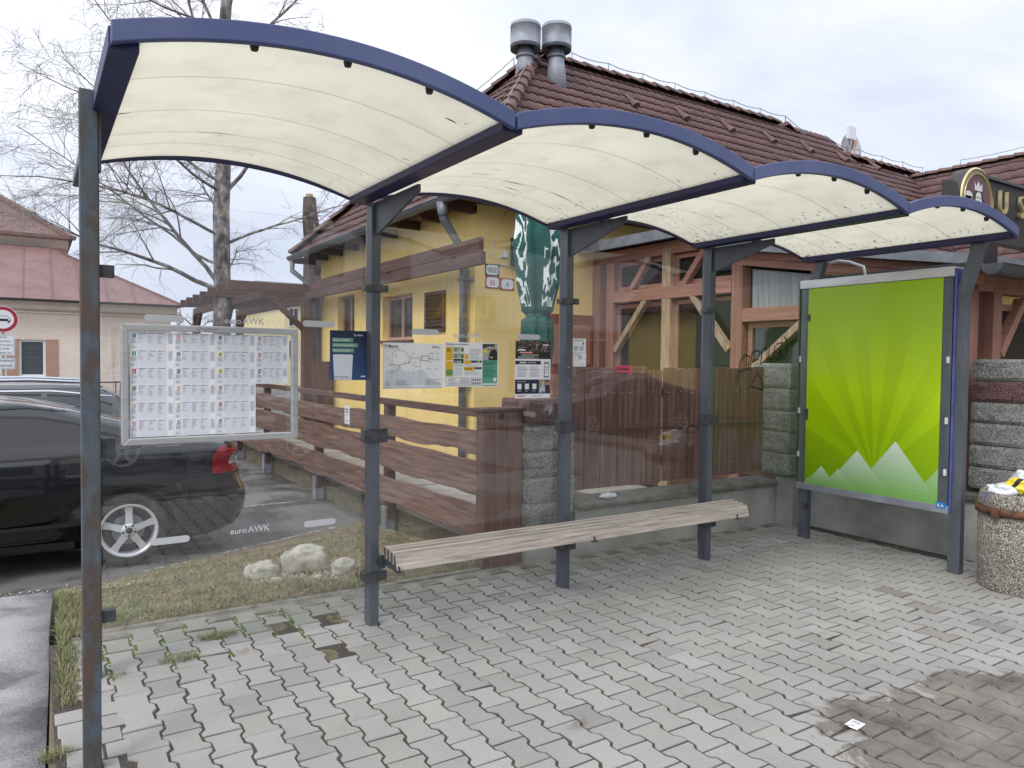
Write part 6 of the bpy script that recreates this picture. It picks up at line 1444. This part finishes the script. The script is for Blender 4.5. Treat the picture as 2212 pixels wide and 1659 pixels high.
    q = MB(); q.box(-1.9, 1.95, -.62, .62, .20, .75); build('underbody', q, 'black', root)
    return root
sw_s = [(.30, 1.12, [(.30, .955), (1.12, .975)], [(.30, 1.305), (.7, 1.285), (.95, 1.235), (1.12, 1.17)]), (-.62, .20, [(-.62, .965), (.20, .955)], [(-.62, 1.10), (-.4, 1.22), (-.1, 1.29), (.2, 1.305)]), (1.16, 1.44, [(1.16, .98), (1.44, 1.03)], [(1.16, 1.15), (1.44, 1.05)])]
sw_e = [(.30, 1.08, [(.30, 1.0), (1.08, 1.01)], [(.30, 1.375), (1.08, 1.365)]), (-.62, .20, [(-.62, 1.0), (.20, 1.0)], [(-.62, 1.14), (-.35, 1.27), (-.05, 1.355), (.2, 1.375)]), (1.16, 1.78, [(1.16, 1.02), (1.78, 1.07)], [(1.16, 1.36), (1.5, 1.34), (1.78, 1.24)])]
c1 = car('parked_car', 'glossy black car with a five spoke wheel parked behind the left glass pane', 'parked cars', 'paint_black', SALOON, 1.437, side_win=sw_s)
c1.location = (-.93, 3.74, -.2)
c2 = car('parked_car', 'dark estate car with silver roof rails parked behind the glossy black car', 'parked cars', 'paint_grey', ESTATE, 1.49, axles=(-1.3, 1.35), side_win=sw_e, glassm='carglass_clear', rails=True)
c2.location = (-1.28, 6.25, -.2)
def repaint(root, label, paint, loc, rz, old):
    r = dup(root, loc, rz, label)
    for ch in r.children:
        if ch.data and ch.data.materials and ch.data.materials[0] == M[old]:
            ch.data = ch.data.copy(); ch.data.materials[0] = M[paint]
    return r
repaint(c2, 'white car at the left edge below the round traffic sign', 'paint_white', (-3.05, 15.2, -.2), 0, 'paint_grey')
repaint(c1, 'dark car mirrored in the shelter glass before the brown fence boards', 'paint_grey', (11.3, -9.2, -.13), R(4), 'paint_black')
repaint(c2, 'pale estate car mirrored in the shelter glass behind the mirrored dark car', 'paint_white', (14.2, -13.5, -.13), R(2), 'paint_grey')
repaint(c2, 'grey estate car mirrored in the left shelter glass pane', 'paint_grey', (2.2, -9.0, -.13), R(180), 'paint_grey')

# ================================================================== LEFT BACKGROUND
pk = thing('pink_house', 'pink plastered house with a pink metal hip roof at the left', 'house', (-2, 25, 0))
YP = 25.0; q = MB(); wn = [(-.62, .12, .88, 2.12), (2.93, 3.6, .75, 2.05), (-4.2, -3.4, .88, 2.12)]; drh = (.78, 1.75, -.2, 1.66)
wall_holes(q, None, -9, 3.95, -.2, 3.0, wn+[drh], .25, lambda a, z, d: (a, YP+d, z)); q.box(3.70, 3.949, YP+.251, 34, -.2, 3.0); build('wall', q, 'plaster_pink', pk, fix=False)
q = MB()
for (x0, x1, z0, z1) in wn: q.box(x0-.34, x0-.002, YP-.02, YP-.001, z0-.02, z1+.02); q.box(x1+.002, x1+.36, YP-.02, YP-.001, z0-.02, z1+.02)
build_each('wall_band', q, 'plaster_band', pk); q = MB(); q.box(.55, 2.1, YP-.02, YP-.001, -.2+.0, 2.2); q.box(-9, 3.97, YP-.05, YP-.001, 3.0, 3.06); build_each('smooth_surround', q, 'plaster_smooth', pk)
for (x0, x1, z0, z1) in wn:
    q = MB()
    for (a, c, e, f) in ((x0, x1, z0, z0+.09), (x0, x1, z1-.07, z1), (x0, x0+.07, z0+.091, z1-.071), (x1-.07, x1, z0+.091, z1-.071)): q.box(a, c, YP+.06, YP+.14, e, f)
    q.box(x0-.03, x1+.03, YP-.06, YP+.1, z0-.05, z0-.001); w_ = build('window', q, 'white_pvc', pk); q = MB(); q.box(x0+.06, x1-.06, YP+.09, YP+.1, z0+.08, z1-.06); build('pane', q, 'blind', w_)
q = MB(); q.box(.80, 1.73, YP+.10, YP+.15, -.2, 1.64); dd = build('door', q, 'white_pvc', pk); q = MB(); q.box(.95, 1.58, YP+.085, YP+.099, .1, 1.5); build('door_panel', q, 'sticker', dd)
q = MB(); q.prism([(YP-.02, 3.06), (YP-.18, 3.14), (YP-.22, 3.26), (YP-.34, 3.36), (YP-.34, 3.40), (YP+.2, 3.40), (YP+.2, 3.06)], 'X', -9, 4.12); q.box(3.95, 4.2, YP+.2, 34, 3.06, 3.40); build('cornice', q, 'plaster_smooth', pk)
q = MB(); zr, xr0 = 5.65, .30; q.add([(-10, YP-.42, 3.42), (4.32, YP-.42, 3.42), (xr0, YP+3.9, zr), (-10, YP+3.9, zr)], [(0, 1, 2, 3)]); q.add([(4.32, YP-.42, 3.42), (4.32, 34, 3.42), (xr0, 30, zr), (xr0, YP+3.9, zr)], [(0, 1, 2, 3)]); q.add([(-10, YP-.42, 3.40), (4.32, YP-.42, 3.40), (4.32, 34, 3.40), (-10, 34, 3.40)], [(3, 2, 1, 0)])
for i in range(14):
    x = 3.6-i*.82
    t = min(1, (4.32-x)/(4.32-xr0)) if x > xr0 else 1; q.beam((x, YP-.40, 3.44), (x, YP-.40+4.3*t*.98, 3.44+(zr-3.42)*t*.98), .03, .05)
for p0, p1 in (((4.32, YP-.42, 3.45), (xr0, YP+3.9, zr+.03)),): q.beam(p0, p1, .06, .06)
build('roof', q, 'pinkroof', pk, fix=False); q = MB(); q.beam((-10, YP-.44, 3.41), (4.34, YP-.44, 3.41), .06, .07); build('eaves_edge', q, 'black', pk)
q = MB(); q.box(-9, .62, YP+4.6, 36, 3.4, 5.55); build('upper_wall', q, 'plaster_smooth', pk); q = MB(); q.prism([(YP+4.6, 5.55), (YP+4.3, 5.72), (YP+4.1, 5.95), (YP+4.1, 6.05), (YP+4.8, 6.05), (YP+4.8, 5.55)], 'X', -9, .95); q.box(.621, .95, YP+4.8, 36, 5.7, 6.05); build('upper_cornice', q, 'plaster_smooth', pk)
q = MB(); q.add([(-10, YP+3.95, 6.07), (1.1, YP+3.95, 6.07), (-3.6, YP+8.4, 9.4), (-10, YP+8.4, 9.4)], [(0, 1, 2, 3)]); q.add([(1.1, YP+3.95, 6.07), (1.1, 38, 6.07), (-3.6, 34, 9.4), (-3.6, YP+8.4, 9.4)], [(0, 1, 2, 3)]); q.beam((1.1, YP+3.95, 6.1), (-3.6, YP+8.4, 9.43), .3, .16); q.beam((-10, YP+3.95, 6.1), (1.15, YP+3.95, 6.1), .16, .12)
build('upper_roof', q, mk('old_plain_tiles', lin((108, 86, 81)), lin((132, 108, 102)), 3, .8, bump=.5, bscale=7, stretch=(1, 1, 8)), pk, fix=False)
q = MB(); q.tube([(.45, YP-1.0, .72), (2.9, YP-1.0, .74)], .025, 6)
for x in (.45, 1.3, 2.1, 2.9): q.tube([(x, YP-1.0, -.2), (x, YP-1.0, .73)], .02, 6)
tag(build('handrail', q, 'timber_dark', loc=(1.5, YP-1, -.2)), 'thin brown handrail before the white door of the pink house', 'handrail')
q = MB(); q.prism([(2.05, -.2), (3.6, -.2), (3.6, 1.05), (2.35, 1.28), (2.1, .8)], 'Y', 21.4, 22.6); q.box(2.3, 3.62, 21.36, 22.64, 1.22, 1.30); tag(build('rubbish_shed', q, 'black', bevel=.03, loc=(2.8, 22, -.2)), 'dark brown bin shelter before the pink house, half hidden by the board', 'bin shelter')
bl = thing('apartment_block', 'pale yellow apartment block far behind the pergola', 'apartment block', (15, 45, 0))
q = MB(); q.box(13.7, 24, 45, 57, -.2, 5.2); build('wall', q, 'plaster_pale', bl); q = MB(); q.prism([(44.5, 5.2), (57.5, 5.2), (51, 7.2)], 'X', 13.3, 24.4); build('roof', q, 'shingle', bl)
for x in (14.3, 15.25, 16.3, 17.6):
    for z in (3.7, 1.6):
        q = MB(); q.box(x-.32, x+.32, 44.95, 44.999, z, z+1.25); w_ = build('window', q, 'white_pvc', bl); q = MB()
        for s_ in (-1, 1): q.box(x+s_*.15-.12, x+s_*.15+.12, 44.93, 44.949, z+.07, z+1.18)
        build('pane', q, 'darkglass', w_)

# round traffic sign with two plates
ts = thing('traffic_sign', 'round red ringed car sign above two white text plates at the left edge', 'traffic sign', (-.65, 10.0, -.2)); XS, YS = -.65, 10.0
q = MB(); q.tube([(XS, YS+.03, -.2), (XS, YS+.03, 2.32)], .022, 12); build('pole', q, 'pole', ts)
q = MB(); q.lathe([(.205, YS-.004), (.205, YS+.004)], (XS, 0, 2.165), 40, 'Y'); dsk = build('round_plate', q, 'sign_white', ts)
b = Board((XS, YS-.0045, 2.165), (1, 0, 0), (0, 0, 1), (0, -1, 0)); red = lin((160, 32, 54)); n = 40
for k in range(n):
    a0, a1 = 2*math.pi*k/n, 2*math.pi*(k+1)/n; b.poly([(.148*math.cos(a0), .148*math.sin(a0)), (.198*math.cos(a0), .198*math.sin(a0)), (.198*math.cos(a1), .198*math.sin(a1)), (.148*math.cos(a1), .148*math.sin(a1))], red, 1)
b.poly([(-.11, -.03), (.105, -.03), (.105, .0), (.09, .008), (-.11, .008)], K_, 2); b.poly([(-.08, .008), (-.055, .055), (.06, .055), (.095, .008), (.088, .008), (.056, .048), (-.05, .048), (-.07, .008)], K_, 2); b.disc(.082, -.008, .013, W_, 3, 14); b.disc(-.085, -.008, .013, W_, 3, 14); b.rect(.065, -.055, .09, -.03, K_, 2); b.rect(-.09, -.055, -.065, -.03, K_, 2); b.build('car_symbol', dsk)
def plate(zc, hh, wd_, lines, size):
    b = Board((XS-wd_/2, YS-.004, zc-hh/2), (1, 0, 0), (0, 0, 1), (0, -1, 0)); b.slab(wd_, hh, lin((226, 228, 232)), .006); e = .010
    for r_ in ((e, e, wd_-e, e+.004), (e, hh-e-.004, wd_-e, hh-e), (e, e, e+.004, hh-e), (wd_-e-.004, e, wd_-e, hh-e)): b.rect(*r_, K_, 1)
    for i, t_ in enumerate(lines): b.text(t_, wd_/2, hh-(i+.8)*(hh-.02)/len(lines), size, K_, 'CENTER', 2, .004)
    b.build('text_plate', ts)
plate(1.757, .325, .31, ['okrem', 'návštevníkov', 'spolkov budovy', 'NS GYM', 'hry šport. zar'], .042); plate(1.469, .176, .31, ['Súkromný', 'pozemok'], .068)

# ================================================================== TREES
def tree(name, lab, base, trunk, limbs, seed, barkm, twigs=True, tw=.0046, droop=.5):
    rr = random.Random(seed); t = thing(name, lab, 'tree', base, None); q = MB()
    q.tube(trunk[0], trunk[1], 12); build('trunk', q, barkm, t)
    lq, tq = MB(), MB(); 
    def grow(p, d, length, rad, lvl):
        n = max(3, int(length/.28)) if lvl < 2 else 4; pts, rs = [p], [rad]; cur, dd = p.copy(), d.copy(); step = length/n
        for i in range(n):
            dd = (dd+Vector((rr.gauss(0, .12), rr.gauss(0, .12), rr.gauss(0, .10)-(droop*.10 if lvl > 0 else 0)))*(.8+.3*lvl)).normalized(); cur = cur+dd*step; pts.append(cur.copy()); rs.append(max(rad*(1-.85*(i+1)/n), .0026))
        (lq if lvl < 2 else tq).tube(pts, rs, 6 if lvl == 0 else (4 if lvl == 1 else 3), caps=False)
        if lvl >= 3: return
        nch = (int(length*3.0)+2, int(length*3.7)+2, int(length*5)+2)[lvl]
        for i in range(nch):
            f = rr.uniform(.18 if lvl else .25, 1.0); k = min(int(f*n), n-1); pp = pts[k].lerp(pts[k+1], f*n-k); ax = (pts[k+1]-pts[k]).normalized()
            side = Vector((rr.gauss(0, 1), rr.gauss(0, 1), rr.gauss(0, .7))); side = (side-ax*side.dot(ax)).normalized(); nd = (ax*rr.uniform(.5, 1.0)+side*rr.uniform(.5, .95)+Vector((0, 0, .10 if lvl < 1 else -.12*droop))).normalized()
            ln = length*(1-.55*f)*rr.uniform(.38, .62) if lvl < 2 else rr.uniform(.12, .38); ln = max(ln, .12)
            grow(pp, nd, ln, max(rs[k]*.5, tw*.55 if lvl else tw), lvl+1)
    for (p, d, l, r_) in limbs: grow(Vector(p), Vector(d).normalized(), l, r_*.64, 0)
    build('limbs', lq, barkm, t, fix=False)
    if tq.v: build('twigs', tq, 'twig', t, fix=False)
    return t
bx, by = 3.05, 12.0
tr = [(bx-.05, by, -.2), (bx-.02, by, 1.5), (bx, by, 3), (bx-.02, by, 4.6), (bx+.05, by, 6.2), (bx+.02, by, 7.8), (bx+.12, by, 9.5), (bx+.2, by, 11.5), (bx+.25, by, 13)]
RT = [.21, .185, .17, .165, .14, .125, .10, .06, .02]
lim = [((bx, by, 2.9), (-1, -.15, .62), 3.6, .085), ((bx, by, 3.0), (-.8, -.3, .95), 4.2, .075), ((bx, by, 3.5), (-1, .25, .45), 4.4, .055), ((bx, by, 4.1), (-1, -.4, .35), 4.6, .055), ((bx, by, 3.9), (.8, -.2, .55), 2.9, .055),
       ((bx, by, 4.9), (.55, -.3, 1.0), 3.2, .07), ((bx, by, 5.2), (-1, .1, .55), 4.4, .06), ((bx, by, 5.6), (-.7, -.6, .5), 3.6, .055), ((bx, by, 6.0), (1, .2, .6), 2.6, .05), ((bx, by, 6.4), (-1, .4, .6), 3.8, .05), ((bx, by, 7.0), (-.8, -.3, 1.0), 3.8, .06), ((bx+.05, by, 7.2), (.75, -.1, .9), 3.4, .075),
       ((bx+.05, by, 7.9), (-.55, .2, 1.2), 3.4, .06), ((bx+.08, by, 8.6), (.5, .3, 1), 3.0, .05), ((bx, by, 8.2), (-1, -.2, .5), 3.4, .045), ((bx+.1, by, 9.4), (-.6, -.2, .9), 2.8, .04), ((bx, by, 4.5), (-.3, .9, .5), 3.0, .05), ((bx, by, 3.3), (.5, .7, .4), 2.4, .05), ((bx, by, 5.0), (-.9, -.7, .25), 4.0, .05)]
tree('birch_tree', 'bare birch with drooping twigs rising behind the left roof bay', (bx, by, -.2), (tr, RT), lim, 5, 'bark')
sx, sy = 5.55, 13.7
t2 = thing('pollarded_tree', 'dark lopped tree stump showing above the far end of the tiled eaves', 'tree', (sx, sy, -.2)); q = MB(); q.tube([(sx, sy, -.2), (sx, sy, 3), (sx-.05, sy, 4.4), (sx-.12, sy, 5.0), (sx-.14, sy, 5.5)], [.36, .30, .22, .19, .15], 12); build('trunk', q, 'bark_dark', t2)
q = MB(); q.tube([(sx, sy, 4.35), (sx+.12, sy, 4.6), (sx+.16, sy, 4.85)], [.16, .15, .13], 10); q.tube([(sx-.14, sy, 5.4), (sx-.14, sy, 5.58)], [.10, .09], 8, mi=1); build('stub', q, ['bark_dark', 'timber_pale'], t2)
rr_ = random.Random(3)
for i, (x, y, h, lab) in enumerate(((15.5, 60, 6.5, 'bare distant tree between the pergola rafters, left of the pale yellow block'), (11, 62, 5.6, 'bare distant tree low behind the pergola, leftmost of two'))):
    tree('distant_tree', lab, (x, y, -.2), ([(x, y, -.2), (x+.1, y, h*.4), (x, y, h*.8)], [.3, .2, .05]), [((x, y, h*f), (math.cos(a), math.sin(a), .9), h*.45, .10) for f, a in ((.3, .3), (.4, 2.2), (.5, 4.1), (.6, 5.4), (.68, 1.2), (.75, 3.2))], 30+i, 'bark_dark', tw=.022)

# ================================================================== LITTER BIN
bxn, byn = 5.705, -1.73; lb = thing('litter_bin', 'round exposed pebble concrete litter bin with a rusty strap at the right edge', 'litter bin', (bxn, byn, 0))
q = MB(); q.lathe([(.255, -.01), (.262, .02), (.268, .30), (.272, .54)], (bxn, byn, 0), 48); build('drum', q, 'bin', lb); q = MB(); q.lathe([(.268, .595), (.272, .61), (.262, .685), (.245, .70), (.215, .695), (.20, .60), (.20, .42), (.0, .42)], (bxn, byn, 0), 48, ngon_caps=False); q.lathe([(.26, .54), (.26, .596)], (bxn, byn, 0), 48, ngon_caps=False); build('collar', q, 'bin', lb, fix=False)
q = MB(); q.lathe([(.274, .545), (.288, .547), (.288, .592), (.274, .594)], (bxn, byn, 0), 48, ngon_caps=False); q.box(bxn-.30, bxn-.278, byn+.02, byn+.07, .535, .60); build('strap', q, 'rust', lb)
def crumple(name, c, r, seed, mat, lab, cat):
    bm = bmesh.new(); bmesh.ops.create_icosphere(bm, subdivisions=4, radius=1)
    for v in bm.verts: p = v.co.copy(); e = 1+.35*noise.noise(p*1.8+Vector((seed, 0, 0)))+.22*abs(noise.noise(p*4+Vector((0, seed, 0)))); v.co = Vector((p.x*r[0]*e, p.y*r[1]*e, p.z*r[2]*e))
    me = bpy.data.meshes.new(name); bm.to_mesh(me); bm.free(); me.materials.append(M[mat]); o = bpy.data.objects.new(name, me); S.collection.objects.link(o); o.location = c; return tag(o, lab, cat)
crumple('torn_paper', (3.83, .63, .465), (.085, .035, .022), 4.4, 'bag', 'crumpled white rag lying on the cap of the low wall behind the bench', 'rag')
crumple('plastic_bag', (bxn-.07, byn+.08, .70), (.12, .10, .055), 2.2, 'bag', 'crumpled translucent white bag at the left of the litter bin rim', 'bag'); crumple('carrier_bag', (bxn+.08, byn-.02, .74), (.13, .12, .10), 5.1, 'bag', 'white carrier bag stuffed upright in the litter bin', 'bag')
t = NT('striped_wrapper'); v = t.coord(); sp = t.add('ShaderNodeSeparateXYZ'); t.link(v, sp.inputs[0]); wv = t.math('SINE', t.math('MULTIPLY', t.math('ADD', sp.outputs[1], t.math('MULTIPLY', sp.outputs[2], .6)), 62)); t.set(t.ramp(wv, [(.45, lin((236, 214, 50))), (.5, lin((40, 40, 42)))]), .3); M['wrapper'] = t.m
crumple('snack_wrapper', (bxn-.03, byn-.01, .745), (.07, .10, .055), 9.3, 'wrapper', 'yellow and black wrapper between the bags in the litter bin', 'wrapper')

# ================================================================== ACROSS THE STREET (behind the camera, seen mirrored in the glass)
oh = thing('shopping_arcade', 'pale shopping arcade across the street mirrored in the shelter glass', 'shop building', (18, -25, 0))
YO = -25.0
q = MB(); holes = [(x, x+2.2, .1, 2.7) for x in (-6, -2, 2, 6, 10, 14, 18.5, 22.5, 30)]+[(x, x+1.5, 4.9+2.6*f, 6.3+2.6*f) for x in (-5, -1.5, 2, 5.5, 9, 12, 30, 33.5) for f in (0, 1)]
wall_holes(q, None, -8, 38, -.2, 9.6, holes, .3, lambda a, z, d: (a, YO-d, z)); build('wall', q, 'plaster_white', oh, fix=False)
q = MB()
for h_ in holes: q.box(h_[0]+.03, h_[1]-.03, YO-.22, YO-.18, h_[2]+.03, h_[3]-.03)
build_each('window_pane', q, 'darkglass', oh)
q = MB(); q.box(-8.2, 38.2, YO-.3, YO+.7, 3.05, 3.2); build('awning_slab', q, 'concrete', oh); q = MB(); q.box(-8.3, 38.3, YO-12, YO+.25, 9.6, 9.9); build('roof', q, 'shingle', oh)
def street_sign(name, lab, xr, z, w_, h, text, size, bgc, fgc, bold=.03):
    b = Board((xr, YO+.08, z), (-1, 0, 0), (0, 0, 1), (0, 1, 0)); b.slab(w_, h, lin(bgc), .06); b.text(text, w_/2, h*.2, size, lin(fgc), 'CENTER', 20, bold); tag(b.build(name, loc=(xr, YO, z)), lab, 'sign')
street_sign('shop_sign', 'yellow lettering BILLA mirrored on the glass over the yellow wall', 17.7, 3.3, 3.5, 1.25, 'BILLA', 1.1, (168, 148, 70), (250, 214, 40), .05)
b = Board((28.6, YO+.09, 4.62), (-1, 0, 0), (0, 0, 1), (0, 1, 0)); b.slab(3.6, 1.05, lin((226, 224, 220)), .06); b.text('OBCHODNÁ', 1.8, .56, .46, lin((44, 40, 40)), 'CENTER', 20, .02); b.text('PASÁŽ', 1.8, .08, .42, lin((44, 40, 40)), 'CENTER', 20, .02); tag(b.build('passage_sign', loc=(28.6, YO, 4.62)), 'sign OBCHODNÁ PASÁŽ mirrored on the glass over the veranda rail', 'sign')
street_sign('shop_sign', 'small sign BENU mirrored on the glass over the folded parasol', 21.6, 3.45, 1.3, .6, 'BENU', .42, (206, 210, 206), (30, 80, 60))
street_sign('shop_sign', 'small sign KLIMAK mirrored on the glass over the house window', 13.0, 4.25, 1.7, .55, 'KLIMAK', .40, (206, 204, 198), (60, 56, 52))
